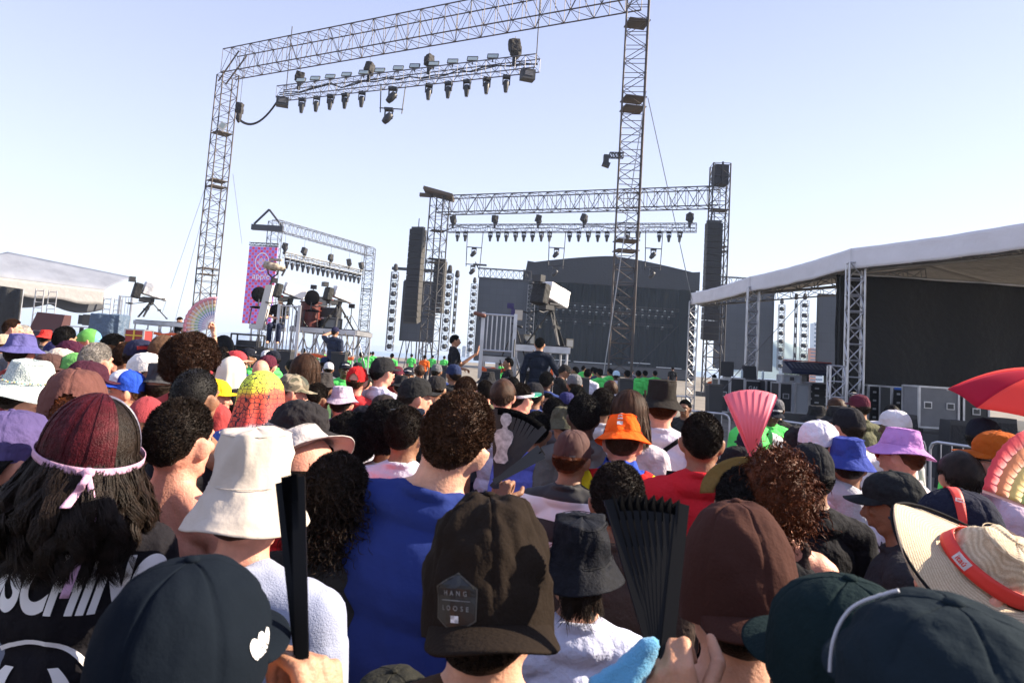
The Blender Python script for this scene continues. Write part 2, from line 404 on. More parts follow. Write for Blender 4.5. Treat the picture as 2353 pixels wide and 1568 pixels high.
def curls_mesh(n, cen, rad, seed=0, rl=.012, L=.12, width=.004):     # loose ringlets in a blob
    k = ('cu', n, str(cen), str(rad), seed, rl, L)
    if k in _B: return _B[k]
    rnd = random.Random(seed); m = MB(); tv = []; tf = []
    for i in range(n):
        az = rnd.uniform(0, 2*math.pi); z = rnd.uniform(-1, 1); c = math.sqrt(1-z*z); n_ = Vector((math.cos(az)*c, math.sin(az)*c, z)); f = rnd.uniform(.55, .98)+.14*noise.noise(n_*2.3+Vector((seed, 0, 0)))
        p = Vector(cen)+Vector((n_.x*rad[0], n_.y*rad[1], n_.z*rad[2]))*f
        ax = (n_*.35+Vector((rnd.uniform(-1, 1), rnd.uniform(-1, 1), -.9))).normalized(); q = ax.to_track_quat('Z', 'Y'); ph = rnd.uniform(0, 6); l = L*rnd.uniform(.4, 1.1); N = 12; b = len(tv)
        for j in range(N):
            t = j/(N-1); a = ph+t*rnd.choice((9, 9.5)); r = rl*(1-.3*t); o = q @ Vector((math.cos(a)*r, math.sin(a)*r, t*l))
            wv = q @ Vector((math.cos(a), math.sin(a), .6))*width*(1-t*.6)*.5; tv += [p+o-wv, p+o+wv]
        for j in range(N-1): tf.append((b+2*j, b+2*j+1, b+2*j+3, b+2*j+2))
    m.add(tv, tf, 0, True); me = m.mesh('curls'); _B[k] = me; return me

# ---------------------------------------------------------------- hats (in head coordinates)
CC = Vector((0, .0, 1.672))
def cap_dome(az, el, seed, crumple=.003, tall=.094):
    d = hdir(az, el); ce = math.cos(el)**.82 if el > 0 else 1; se = math.sin(el)**.95 if el > 0 else math.sin(el)
    rx, ry = .089, .109
    g = min(abs(((math.degrees(az)) % 60)), 60-abs(((math.degrees(az)) % 60))); s = -.0034*max(0, 1-abs(g-.4)/3.0) if el > 0 and el < R(86) else 0
    nn = crumple*noise.noise(Vector((d.x*2.6+seed, d.y*2.6, d.z*3.2)))*1.6+crumple*.7*noise.noise(Vector((d.x*7+seed, d.y*7, d.z*7)))
    if el < R(8): nn *= .3
    r = 1+(s+nn)/.1
    return CC+Vector((math.sin(az)*ce*rx*r, math.cos(az)*ce*ry*r, se*tall*r+.014*math.cos(az)*(1-max(0, se)) ))
def cap_parts(seed=0, crumple=.003, tall=.094, hole=False, brim=.072, flat=.5):
    k = ('cap', seed, crumple, tall, hole, brim, flat)
    if k in _B: return _B[k]
    m = MB(); nu, nv = 120, 26; vs = []; fs = []
    for j in range(nv):
        el = R(-14)+(R(90)-R(-14))*j/(nv-1)
        for i in range(nu): vs.append(cap_dome(wrap(2*math.pi*i/nu), el, seed, crumple, tall))
    for j in range(nv-1):
        for i in range(nu):
            az = abs(math.degrees(wrap(2*math.pi*(i+.5)/nu))); el = -14+104*(j+.5)/(nv-1)
            if hole and az > 150 and el > -6:
                x = (180-az)/27; y = (el+6)/34
                if x*x+y*y < 1: continue
            fs.append((j*nu+i, j*nu+(i+1) % nu, (j+1)*nu+(i+1) % nu, (j+1)*nu+i))
    m.add(vs, fs, 0, True)
    m.ell(cap_dome(0, R(90), seed, crumple, tall)+Vector((0, 0, .001)), (.009, .009, .0045), None, 12, 6)
    dome = m.mesh('cap_crown')
    b = MB()
    def fn(u, v):
        az = R(-66+132*u); p = cap_dome(az, R(-6), seed, 0, tall); q = math.cos((u-.5)*math.pi)**.55 if 0 < u < 1 else 0
        ext = brim*q*v; o = Vector((math.sin(az)*.35, 1, 0)).normalized()
        r = p+o*(ext-.004)+Vector((0, 0, .002-.10*ext))
        r.z -= flat*3.2*r.x*r.x*(.25+.75*v); return r
    b.sheet(fn, 40, 12, .0035); br = b.mesh('brim')
    _B[k] = (dome, br); return _B[k]
def bucket_mesh(seed=0, brim=.058, drop=.04, h=.082, top=.074, crumple=.004, wide=1.0, flare=1.0):
    k = ('bucket', seed, brim, drop, h, top, crumple, wide, flare)
    if k in _B: return _B[k]
    m = MB(); z0 = 1.688
    prof = [(.0, h+.004), (.03, h+.003), (top*.85, h), (top*.97, h-.003), (top, h-.008), (top+(.094-top)*.35, h*.62), (top+(.094-top)*.7, h*.3), (.094, 0), (.0955, -.002)]
    for i in range(1, 9): t = i/8; prof.append((.0955+brim*t*flare, -.002-drop*t**.9))
    def fn(u, v):
        x = v*(len(prof)-1); i = min(int(x), len(prof)-2); t = x-i; r = prof[i][0]*(1-t)+prof[i+1][0]*t; z = prof[i][1]*(1-t)+prof[i+1][1]*t
        az = u*2*math.pi; d = Vector((math.sin(az), math.cos(az), z*8))
        w1 = crumple*noise.noise(Vector((d.x*1.8+seed, d.y*1.8, z*18)))*2+crumple*.8*noise.noise(Vector((d.x*4+seed, d.y*4, z*40)))
        if r > .1: z += (r-.1)/.05*(.008*math.sin(az*2+seed)+.006*math.sin(az*3+seed*2)); w1 *= .5
        r2 = r+w1*min(1, r/.05); return Vector((math.sin(az)*r2*.93*wide, math.cos(az)*r2*1.08*wide, z0+z+w1*.6))
    m.sheet(fn, 84, 34, .0028, closed=True)
    for zz, rr in ((h-.006, top+.0018), (.002, .0965)):      # stitched seams stand a little proud
        for i in range(60):
            a, b = 2*math.pi*i/60, 2*math.pi*(i+1)/60
            q = lambda a: Vector((math.sin(a)*rr*.93*wide, math.cos(a)*rr*1.08*wide, z0+zz))
            m.tube(q(a), q(b), .0012, n=4)
    me = m.mesh('bucket_hat'); _B[k] = me; return me
def veil_mesh(seed=0, low=-.18, flare=.05, t=.02):
    k = ('veil', seed, low, flare)
    if k in _B: return _B[k]
    m = MB()
    def fn(u, v):
        az = R(-128)+R(256)*u+math.pi
        if v < .5: el = R(90-v*2*92); p = skull(az, el, t+.004)
        else:
            s = (v-.5)*2; p = skull(az, R(-2), t+.004); d = hdir(az, 0); p = p+d*flare*s**1.3+Vector((0, 0, low*s))
        f = max(0, v-.25); o = .012*f*math.sin(az*9+seed)+.008*f*noise.noise(Vector((az*3, v*4, seed))); return p+hdir(az, 0)*o
    m.sheet(fn, 96, 40, .002); me = m.mesh('veil'); _B[k] = me; return me

# ---------------------------------------------------------------- decals laid on a surface
from mathutils.bvhtree import BVHTree
def decal(name, me, M, target, m, parent, direction=(0, 1, 0), off=.0022, Mt=None, seg=.008):
    bm = bmesh.new(); bm.from_mesh(me); bmesh.ops.transform(bm, matrix=M, verts=bm.verts)
    for _ in range(5):
        bmesh.ops.triangulate(bm, faces=bm.faces)
        e = [e for e in bm.edges if e.calc_length() > seg]
        if not e: break
        bmesh.ops.subdivide_edges(bm, edges=e, cuts=1)
    bmesh.ops.triangulate(bm, faces=bm.faces)
    tm = bmesh.new(); tm.from_mesh(target)
    if Mt is not None: bmesh.ops.transform(tm, matrix=Mt, verts=tm.verts)
    t = BVHTree.FromBMesh(tm); tm.free(); d = Vector(direction).normalized()
    miss = []
    for v in bm.verts:
        h, n, i, s_ = t.ray_cast(v.co-d*.35, d)
        if h is not None: v.co = h-d*off
        else: miss.append(v)
    bmesh.ops.delete(bm, geom=miss, context='VERTS')
    r = bpy.data.meshes.new(name); bm.to_mesh(r); bm.free(); return link(name, r, parent, m)
WHITEPRINT = mat('white_print', (.78, .77, .78), rough=.7)

# ---------------------------------------------------------------- the person
REF = dict(bare=(.168, 1.655), afro=(.235, 1.68), flat=(.21, 1.69), cap=(.188, 1.722), bucket=(.305, 1.700), long=(.19, 1.65), veil=(.22, 1.66), bob=(.19, 1.65))
def place(px, py, w_, W, zr):           # distance so a feature W wide at height zr (template) is w_ px wide, feet on the ground
    lo, hi = .3, 80
    for _ in range(50):
        d = (lo+hi)/2; p = at(px, py, d); s = p.z/zr
        if F*W*s/d > w_: lo = d
        else: hi = d
    return at(px, py, d), p.z/zr
PEOPLE = {}
def person(label, px, py, w_, yaw=0, ref='bare', sex='m', skin='tan', hair='short', hairc='dark', hat=None, hatc=None, shirt=None, kind='tee', arms=None, hr=(0, 0, 0), face=False,
           strands=None, tilt=(0, 0, 0), seed=0, legs=None, trousers=None, group='people waiting in the crowd', key=None, W=None, zr=None, hatyaw=0, earring=False, s=None, base=0, reach=None, dz=0, lean=0, at_xy=None, nocut=False, hs=1.0):
    W0, z0 = REF[ref]; W = W or W0; zr = zr or z0
    if at_xy: p = Vector((at_xy[0], at_xy[1], 0)); sc = s; loc = (at_xy[0], at_xy[1], 0)
    elif base: 
        p = at(px, py, w_); sc = s or 1; loc = (p.x, p.y, base)      # standing on something: w_ is then the distance
    else:
        p, sc = place(px, py, w_, W, zr); loc = (p.x, p.y, 0)
        if s: sc = s
    # keep the head where the photo shows it when the head is turned or bowed
    Hm = hrot(hr); q = Hm @ Vector((0, 0, zr)); Rz = Matrix.Rotation(R(yaw), 3, 'Z'); Rl = Rz @ Matrix.Rotation(R(lean), 3, 'Y'); off = Rl @ (Vector((q.x, q.y, q.z if lean else 0))*sc); off.z = 0
    if reach:
        lc = Vector((loc[0]-off.x, loc[1]-off.y, loc[2])); Ri = Rz.inverted(); arms = dict(arms or {})
        for sd_, (wr, fd, bk, cu, th) in reach.items():
            sg = 1 if sd_ == 'R' else -1; q_ = Ri @ ((Vector(wr)-lc)/sc); sh_ = Vector((sg*.19, -.012, 1.405)); d_ = (q_-sh_).length
            el_ = (sh_+q_)/2+Vector((sg*.06, -.02, -max(.02, math.sqrt(max(0, .28**2-(d_/2)**2))))); g_ = lambda v: (round(sg*v[0], 4), round(v[1], 4), round(v[2], 4))
            arms[sd_] = (g_(el_), g_(q_), g_(Ri @ Vector(fd)), g_(Ri @ Vector(bk)), cu, th)
    root = thing('person', label, 'person', (loc[0]-off.x, loc[1]-off.y, loc[2]), R(yaw), group, sc, (0, R(lean), R(yaw)) if lean else None)
    body = link('body', body_mesh(sex, arms, hr, legs), root, SKIN[skin])
    out = dict(root=root, body=body)
    def onhead(o, extra=None): o.matrix_local = Hm @ (extra or Matrix.Identity(4)); return o
    if hair: out['hair'] = onhead(link('hair', hair_mesh(hair, seed % 3, bool(hat) and hat['t'] in ('cap', 'bucket') and not nocut), root, hairmat(hairc)))
    if strands: out['strands'] = onhead(link('hair', strands_mesh(**strands), root, hairmat(hairc)))
    if shirt is not None:
        out['shirt'] = link('shirt', shirt_mesh(sex, arms, kind, seed % 3), root, shirt if not isinstance(shirt, tuple) else cloth('shirt_cloth', shirt))
    if trousers is None: trousers = (.02, .025, .05)
    if not (base == 0 and p.y < 9 and False): link('trousers', trousers_mesh(legs), root, cloth('trouser_cloth', trousers))
    if hat:
        X = Matrix.Translation(CC+Vector((0, 0, dz))) @ Euler((R(tilt[0]), R(tilt[1]), R(tilt[2]+hatyaw))).to_matrix().to_4x4() @ Matrix.Diagonal((hs, hs, hs, 1)) @ Matrix.Translation(-CC)
        hm = hatc if not isinstance(hatc, tuple) else cloth('hat_cloth', hatc)
        if hat['t'] == 'cap':
            a = dict(hat); a.pop('t'); bc = a.pop('brimc', None); dome, br = cap_parts(seed=seed % 4, **a)
            c = onhead(link('cap', dome, root, hm), X); b = link('brim', br, c, cloth('hat_cloth', bc) if isinstance(bc, tuple) else (bc or hm)); out['cap'] = c; out['brim'] = b; out['hatm'] = Hm @ X
            if a.get('hole'):
                st = MB(); pts = [cap_dome(wrap(R(148+64*i/12)), R(-9), 0, 0)+hdir(R(148+64*i/12), 0)*.002 for i in range(13)]
                for q0, q1 in zip(pts[:-1], pts[1:]): st.hexa([q0-Vector((0, 0, .006)), q1-Vector((0, 0, .006)), q1*1-Vector((0, 0, .006))-hdir(math.pi, 0)*.002, q0-Vector((0, 0, .006))-hdir(math.pi, 0)*.002], [q0+Vector((0, 0, .007)), q1+Vector((0, 0, .007)), q1+Vector((0, 0, .007))-hdir(math.pi, 0)*.002, q0+Vector((0, 0, .007))-hdir(math.pi, 0)*.002])
                st.build('strap', hm, c)
        elif hat['t'] == 'bucket':
            a = dict(hat); a.pop('t'); c = onhead(link('bucket_hat', bucket_mesh(seed=seed % 5, **a), root, hm), X); out['cap'] = c; out['hatm'] = Hm @ X
        elif hat['t'] == 'veil':
            a = dict(hat); a.pop('t'); c = onhead(link('head_cloth', veil_mesh(seed=seed, **a), root, hm)); out['cap'] = c; out['hatm'] = Hm
        elif hat['t'] == 'beanie':
            m = MB().grid(lambda u, v: skull(u*2*math.pi, R(-6)+R(96)*v, .012+.004*noise.noise(Vector((math.sin(u*6.28)*3, math.cos(u*6.28)*3, v*5)))), 60, 20, closed=True)
            c = onhead(m.build('knit_cap', hm, root), X); out['cap'] = c; out['hatm'] = Hm @ X
    if face:
        e = MB(); i_ = MB(); bw = MB(); lp = MB()
        for s_ in (-1, 1):
            e.ell((s_*.033, .0885, 1.628), (.0135, .010, .0075)); i_.ell((s_*.033, .0965, 1.628), (.0055, .003, .0058))
            bw.cap((s_*.016, .1015, 1.652), .0035, (s_*.034, .0985, 1.657), .004, 8); bw.cap((s_*.034, .0985, 1.657), .004, (s_*.052, .0825, 1.650), .0028, 8)
        lp.cap((-.02, .1005, 1.5725), .0042, (.02, .1005, 1.5725), .0042, 8); lp.ell((0, .1035, 1.570), (.018, .004, .006))
        onhead(e.build('eyes', mat('eye_white', (.55, .52, .5), .3), root)); onhead(i_.build('irises', mat('iris', (.02, .012, .008), .2), root))
        onhead(bw.build('eyebrows', hairmat(hairc if hairc in ('black', 'dark', 'brown') else 'dark'), root)); onhead(lp.build('lips', mat('lips', (.30, .09, .075) if skin in ('light', 'pink', 'tan') else (.12, .045, .04), .5), root))
    out['H'] = Hm; out['s'] = sc
    if key: PEOPLE[key] = out
    return out
def shades(o, up=False, col=(.01, .01, .012)):
    m = MB(); z = 1.632 if not up else 1.735; y = .103 if not up else .072; tl = Euler((R(0 if not up else -35), 0, 0)).to_matrix()
    for s in (-1, 1):
        m.ell((s*.034, y, z), (.029, .006, .021), tl, 16, 8); m.tube((s*.062, y-.008, z+.008), (s*.082, -.012 if not up else .0, z+.006), .003, n=6)
    m.tube((-.008, y+.003, z+.006), (.008, y+.003, z+.006), .003)
    g = m.build('sunglasses', mat('sunglass_black', col, rough=.12, spec=.8), o['root']); g.matrix_local = o['H']; return g
def captext(o, txt, size=.022, az=0, el=22, m=None, back=False):
    n = hdir(R(az), R(el)); 
    me = text_mesh(txt, size, 0, bold=.0006)
    up = Vector((0, 0, 1)); x = up.cross(n).normalized()*1; y = n.cross(x)
    M = Matrix.Translation(CC+n*.2) @ Matrix((x, y, n)).transposed().to_4x4()
    return decal('lettering', me, M, o['cap'].data, m or WHITEPRINT, o['cap'], -n, .0012, None, .006)
# ================================================================ the crowd, far rows first
CAP = dict(t='cap'); CAPH = dict(t='cap', hole=True); BUCKET = dict(t='bucket')
NAVY = (.02, .03, .075); WHITE = (.62, .61, .66); BLK = (.013, .013, .016); MAROON = (.085, .016, .030)
def pattern_mat(name, build):
    m = bpy.data.materials.new(name); m.use_nodes = True; n = m.node_tree.nodes; l = m.node_tree.links; b = n['Principled BSDF']; b.inputs['Roughness'].default_value = .75
    tc = n.new('ShaderNodeTexCoord'); build(n, l, b, tc); return m
def ramp(n, stops, mode='CONSTANT'):
    r = n.new('ShaderNodeValToRGB'); r.color_ramp.interpolation = mode; e = r.color_ramp.elements
    while len(e) < len(stops): e.new(.5)
    for x, (p, c) in zip(e, stops): x.position = p; x.color = (*c, 1)
    return r
def _camo(n, l, b, tc):
    no = n.new('ShaderNodeTexNoise'); no.inputs['Scale'].default_value = 13; no.inputs['Detail'].default_value = 1.5; l.new(tc.outputs['Object'], no.inputs['Vector'])
    r = ramp(n, [(0, (.04, .045, .03)), (.42, (.12, .10, .065)), (.52, (.27, .22, .15)), (.62, (.09, .085, .05))]); l.new(no.outputs[0], r.inputs[0]); l.new(r.outputs[0], b.inputs[0])
CAMO = pattern_mat('camouflage_fabric', _camo)
def _hex(n, l, b, tc):
    v = n.new('ShaderNodeTexVoronoi'); v.feature = 'DISTANCE_TO_EDGE'; v.inputs['Scale'].default_value = 46; v.inputs['Randomness'].default_value = .55; l.new(tc.outputs['Object'], v.inputs['Vector'])
    s = n.new('ShaderNodeSeparateXYZ'); l.new(tc.outputs['Object'], s.inputs[0])
    no = n.new('ShaderNodeTexNoise'); no.inputs['Scale'].default_value = 9; l.new(tc.outputs['Object'], no.inputs['Vector'])
    a = n.new('ShaderNodeMath'); a.operation = 'MULTIPLY_ADD'; a.inputs[1].default_value = .12; l.new(no.outputs[0], a.inputs[0]); 
    k = n.new('ShaderNodeMath'); k.operation = 'MULTIPLY_ADD'; k.inputs[1].default_value = -.55; l.new(s.outputs[0], k.inputs[0]); l.new(s.outputs[2], k.inputs[2]); l.new(k.outputs[0], a.inputs[2])
    mr = n.new('ShaderNodeMapRange'); mr.inputs[1].default_value = 1.47; mr.inputs[2].default_value = 1.85; l.new(a.outputs[0], mr.inputs[0])
    r = ramp(n, [(0, (.02, .06, .25)), (.14, (.25, .55, .65)), (.26, (.60, .06, .05)), (.58, (.70, .10, .05)), (.72, (.85, .72, .05)), (.88, (.6, .7, .06))], 'EASE'); l.new(mr.outputs[0], r.inputs[0])
    g = n.new('ShaderNodeMath'); g.operation = 'GREATER_THAN'; g.inputs[1].default_value = .055; l.new(v.outputs['Distance'], g.inputs[0])
    mx = n.new('ShaderNodeMix'); mx.data_type = 'RGBA'; mx.inputs[6].default_value = (.02, .01, .02, 1); l.new(g.outputs[0], mx.inputs[0]); l.new(r.outputs[0], mx.inputs[7]); l.new(mx.outputs[2], b.inputs[0])
HEXCLOTH = pattern_mat('honeycomb_print_fabric', _hex)
def stripes(name, axis, freq, stops, off=0):
    def f(n, l, b, tc):
        s = n.new('ShaderNodeSeparateXYZ'); l.new(tc.outputs['Object'], s.inputs[0]); a = n.new('ShaderNodeMath'); a.operation = 'MULTIPLY_ADD'; a.inputs[1].default_value = freq; a.inputs[2].default_value = off; l.new(s.outputs[axis], a.inputs[0])
        fr = n.new('ShaderNodeMath'); fr.operation = 'FRACT'; l.new(a.outputs[0], fr.inputs[0]); r = ramp(n, stops); l.new(fr.outputs[0], r.inputs[0]); l.new(r.outputs[0], b.inputs[0])
    return pattern_mat(name, f)
STRIPED = stripes('black_and_white_stripes', 2, 5.2, [(0, (.012, .012, .016)), (.5, (.66, .65, .70))], .45)
BANDANA = stripes('green_and_blue_bandana', 1, 3.2, [(0, (.10, .34, .06)), (.62, (.12, .30, .50)), (.8, (.10, .34, .06))], .45)
def _weave(n, l, b, tc):
    no = n.new('ShaderNodeTexWave'); no.wave_type = 'RINGS'; no.rings_direction = 'Z'; no.inputs['Scale'].default_value = 48; no.inputs['Distortion'].default_value = 3.5; no.inputs['Detail'].default_value = 3; no.inputs['Detail Scale'].default_value = 9; l.new(tc.outputs['Object'], no.inputs['Vector'])
    n2 = n.new('ShaderNodeTexNoise'); n2.inputs['Scale'].default_value = 130; l.new(tc.outputs['Object'], n2.inputs['Vector'])
    mx = n.new('ShaderNodeMix'); mx.data_type = 'RGBA'; mx.inputs[6].default_value = (.40, .30, .19, 1); mx.inputs[7].default_value = (.58, .47, .32, 1); ad = n.new('ShaderNodeMath'); ad.operation = 'MULTIPLY'; l.new(no.outputs[1], ad.inputs[0]); l.new(n2.outputs[0], ad.inputs[1])
    ml = n.new('ShaderNodeMath'); ml.operation = 'MULTIPLY'; ml.inputs[1].default_value = 1.9; l.new(ad.outputs[0], ml.inputs[0]); l.new(ml.outputs[0], mx.inputs[0]); l.new(mx.outputs[2], b.inputs[0])
    bu = n.new('ShaderNodeBump'); bu.inputs['Strength'].default_value = .8; bu.inputs['Distance'].default_value = .002; l.new(ad.outputs[0], bu.inputs['Height']); l.new(bu.outputs[0], b.inputs['Normal'])
STRAW = pattern_mat('woven_straw', _weave)
def _crochet(n, l, b, tc):
    v = n.new('ShaderNodeTexVoronoi'); v.inputs['Scale'].default_value = 150; l.new(tc.outputs['Object'], v.inputs['Vector']); r = ramp(n, [(0, (.62, .66, .62)), (.75, (.30, .36, .36))], 'LINEAR'); l.new(v.outputs[0], r.inputs[0]); l.new(r.outputs[0], b.inputs[0])
    bu = n.new('ShaderNodeBump'); bu.inputs['Strength'].default_value = .9; bu.inputs['Distance'].default_value = .002; bu.invert = True; l.new(v.outputs[0], bu.inputs['Height']); l.new(bu.outputs[0], b.inputs['Normal'])
CROCHET = pattern_mat('pale_crochet', _crochet)
GREEN = (.07, .56, .12)
P = person
# ---- far left rows
P('person in faded purple bucket hat at the far left behind the crochet hat', 49, 790, 100, 0, 'bucket', hat=BUCKET, hatc=(.09, .085, .24), shirt=(.25, .05, .05), hair='under', skin='pink', seed=1)
P('person in tan cap at the left edge below the dark backdrop', 10, 775, 34, -20, 'cap', hat=CAP, hatc=(.42, .33, .24), shirt=(.1, .1, .12), hair='under', hairc='brown', seed=1)
P('person with sandy brown hair at the left edge under the dark backdrop', 30, 752, 30, -60, hair='short', hairc='brown', skin='pink', shirt=(.3, .3, .35), seed=2)
P('person with a shaved greyish head beside the sandy haired one at far left', 56, 762, 27, -60, hair='thin', hairc='grey', skin='pink', shirt=(.2, .22, .3), seed=2)
P('person in round red sun hat between the left tent and the crowd', 105, 768, 44, 0, 'bucket', hat=BUCKET, hatc=(.62, .035, .03), shirt=(.05, .05, .06), hair='under', seed=2, W=.31)
P('person in dark cap with pale front mark behind the purple bucket hat', 128, 792, 40, -70, 'cap', hat=CAP, hatc=(.03, .03, .10), shirt=(.06, .05, .2), hair='under', seed=1)
P('person with dark sunglasses raised on black hair in the far left rows', 150, 776, 42, -10, hair='short', hairc='black', skin='tan', shirt=(.3, .1, .1), seed=1)
o = P('person in dark maroon cap facing right with the head bowed', 172, 790, 58, -75, 'cap', hat=CAP, hatc=(.055, .012, .030), shirt=(.12, .012, .02), hair='under', skin='pink', hr=(24, 0, 0), face=True, seed=2)
P('person in green and blue bandana behind the dark maroon cap', 207, 780, 40, -70, hair=None, hat=dict(t='beanie'), hatc=BANDANA, skin='pink', shirt=(.3, .08, .08), face=True)
P('person in brown ribbed cap facing right behind the crochet hat', 112, 826, 62, -80, 'cap', hat=CAP, hatc=(.085, .045, .040), shirt=(.2, .1, .09), hair='under', seed=3)
P('person in cream cap facing right next to the green cap', 148, 812, 62, -75, 'cap', hat=CAP, hatc=(.60, .50, .42), shirt=(.2, .05, .05), hair='under', skin='pink', hr=(15, 0, 0), seed=0)
P('person in light green cap facing right next to the cream cap', 184, 822, 62, -75, 'cap', hat=CAP, hatc=(.13, .36, .10), shirt=(.3, .05, .05), hair='under', skin='pink', hr=(18, 0, 0), seed=1)
P('man with short grey hair in front of the green cap', 222, 826, 60, -15, hair='short', hairc='grey', skin='pink', shirt=(.5, .08, .07), seed=1)
P('person with brown hair in profile just right of the grey haired man', 251, 822, 44, -80, hair='short', hairc='brown', skin='pink', shirt=(.12, .02, .02), face=True, seed=2)
P('person with round black hair in profile below the red flight case', 262, 796, 42, -70, hair='curly', hairc='black', skin='brown', shirt=(.03, .03, .04), face=True)
P('person with tousled brown hair between the grey haired man and the white cap', 292, 818, 46, -20, hair='curly', hairc='brown', skin='tan', shirt=(.1, .1, .13), seed=2)
o = P('person in navy cap crossed by a red lettered band facing right', 322, 792, 56, -60, 'cap', hat=CAP, hatc=(.02, .022, .05), shirt=(.03, .03, .04), hair='under', seed=3)
bm_ = MB().box((0, 0, 0), (.10, .026, .002)).mesh('band'); 
nn = hdir(R(70), R(20)); xx = Vector((0, 0, 1)).cross(nn).normalized(); RED = mat('red_ribbon', (.62, .03, .02), rough=.6, bump=.1)
decal('red_band', bm_, Matrix.Translation(CC+nn*.2) @ Matrix((xx, nn.cross(xx), nn)).transposed().to_4x4(), o['cap'].data, RED, o['cap'], -nn, .0012)
P('person in brown knitted cap right of the navy cap with the red band', 378, 802, 52, -30, hair=None, hat=dict(t='beanie'), hatc=(.09, .05, .03), skin='brown', shirt=(.05, .04, .04))
P('person in white cap facing right above the blue and white cap', 336, 826, 68, -80, 'cap', hat=dict(t='cap', brim=.08), hatc=(.68, .64, .62), hair='under', shirt=(.1, .25, .28), hairc='dark', seed=1)
P('woman with a wide afro of brown hair in the left rows', 439, 828, 108, 0, 'afro', sex='f', hair='afro', hairc='afro', skin='tan', shirt=(.35, .05, .05), W=.24)
P('person in red cap with tan brim facing right near the lime vests', 542, 815, 42, -75, 'cap', hat=dict(t='cap', brimc=(.60, .30, .22)), hatc=(.45, .05, .06), hair='short', hairc='brown', skin='tan', shirt=(.1, .1, .1))
P('person with a cream cloth draped over the head', 533, 852, 66, 0, 'veil', hair=None, hat=dict(t='veil', low=-.22), hatc=mat('cream_cloth', (.66, .60, .50), .85), shirt=(.6, .55, .5), kind='tee')
P('person with a black curly mop just left of the cream head cloth', 508, 835, 40, -10, hair='curly', hairc='black', skin='brown', shirt=(.2, .2, .2))
P('bald man between the cream head cloth and the camera platform', 600, 848, 38, -10, hair=None, skin='pink', shirt=(.1, .1, .12))
P('person in dark grey bucket hat in front of the afro', 373, 865, 86, 0, 'bucket', hat=dict(t='bucket', brim=.022, drop=.02, h=.095, top=.085), hatc=(.055, .055, .06), hair='under', shirt=(.04, .02, .02), kind='tank', skin='tan', W=.235, seed=2)
o = P('young man in blue and white cap facing left', 295, 868, 88, 118, 'cap', hat=dict(t='cap', flat=.3, tall=.1), hatc=(.02, .065, .42), hair='under', hairc='brown', skin='light', shirt=BLK, kind='tank', face=True, hr=(-4, 0, 0), seed=0, W=.24)
fp = MB().grid(lambda u, v: cap_dome(R(-58+116*u), R(4+80*v), 0, .003, .1)*1+hdir(R(-58+116*u), R(20))*.0018, 30, 16)
pn = fp.build('front_panel', cloth('white_cap_panel', (.66, .66, .70)), o['cap'])
P('person in plum cap behind the brown cap in the left rows', 205, 845, 78, -35, 'cap', hat=CAP, hatc=(.050, .014, .026), hair='under', skin='pink', shirt=(.4, .05, .05), hr=(8, 0, 0), seed=1)
o = P('woman in pale crochet sun hat with a string of beads', 66, 868, 178, -25, 'bucket', sex='f', hat=dict(t='bucket', brim=.075, drop=.055, h=.085, top=.066, crumple=.005), hatc=CROCHET, hair='under', skin='light', shirt=(.5, .5, .55), tilt=(0, 8, 0), W=.33, seed=3)
bd = MB(); rb = random.Random(3)
for i in range(70):
    a = 2*math.pi*i/70; bd.ell((math.sin(a)*.098*.93, math.cos(a)*.099*1.08, 1.694+.003*math.sin(i)), (.0032,)*3, None, 8, 6, i % 3)
bd.build('bead_string', None, o['cap'], mats=[mat('bead_teal', (.15, .40, .42), .3), mat('bead_yellow', (.55, .5, .15), .3), mat('bead_pearl', (.7, .55, .5), .2)])
P('man with cropped black hair in black tank top below the afro', 450, 905, 96, -12, hair='buzz', hairc='black', skin='brown', shirt=BLK, kind='tank', seed=1)
P('person in bright yellow cap facing right beside the cropped black hair', 494, 885, 62, -80, 'cap', hat=CAP, hatc=(.75, .48, .02), hair='under', skin='pink', shirt=(.02, .02, .02))
P('person in black cap between the yellow cap and the honeycomb print cloth', 545, 905, 54, -30, 'cap', hat=CAP, hatc=(.02, .018, .02), hair='under', skin='brown', shirt=(.09, .14, .035), seed=2)
P('person in dark visor cap just above the yellow cap', 524, 874, 44, -40, 'cap', hat=CAP, hatc=(.04, .032, .03), hair='under', skin='brown', shirt=(.02, .02, .02), seed=3)
P('person with a honeycomb print cloth in rainbow colours over the head', 602, 905, 112, -12, 'veil', hair=None, hat=dict(t='veil', low=-.26, flare=.06), hatc=HEXCLOTH, shirt=(.05, .1, .35), W=.235)
P('person in camouflage cap right of the honeycomb cloth', 676, 872, 62, -65, 'cap', hat=CAP, hatc=CAMO, hair='short', hairc='brown', skin='pink', shirt=(.5, .06, .05), hr=(10, 0, 0))
P('person in black cap with white brim tucked beside the honeycomb cloth', 655, 884, 46, -70, 'cap', hat=dict(t='cap', brimc=(.65, .66, .7)), hatc=BLK, hair='under', skin='tan', shirt=(.2, .4, .5))
P('woman with glossy chestnut bob under the camera platform', 703, 850, 58, -20, 'bob', sex='f', hair='bob', hairc='brown', skin='tan', shirt=(.05, .1, .05), strands=dict(length=.06, n=2200, wave=.003, spread=.02, t0=.02, arc=60))
P('person in faded black bucket hat left of the red cap', 742, 875, 66, 0, 'bucket', hat=dict(t='bucket', brim=.03, drop=.03, h=.085, top=.08), hatc=(.042, .038, .038), hair='under', skin='brown', shirt=(.05, .05, .05), W=.25, seed=1)
P('person in tiny studded black cap in front of the faded bucket hat', 762, 897, 46, -20, 'cap', hat=CAP, hatc=BLK, hair='under', skin='brown', shirt=BLK)
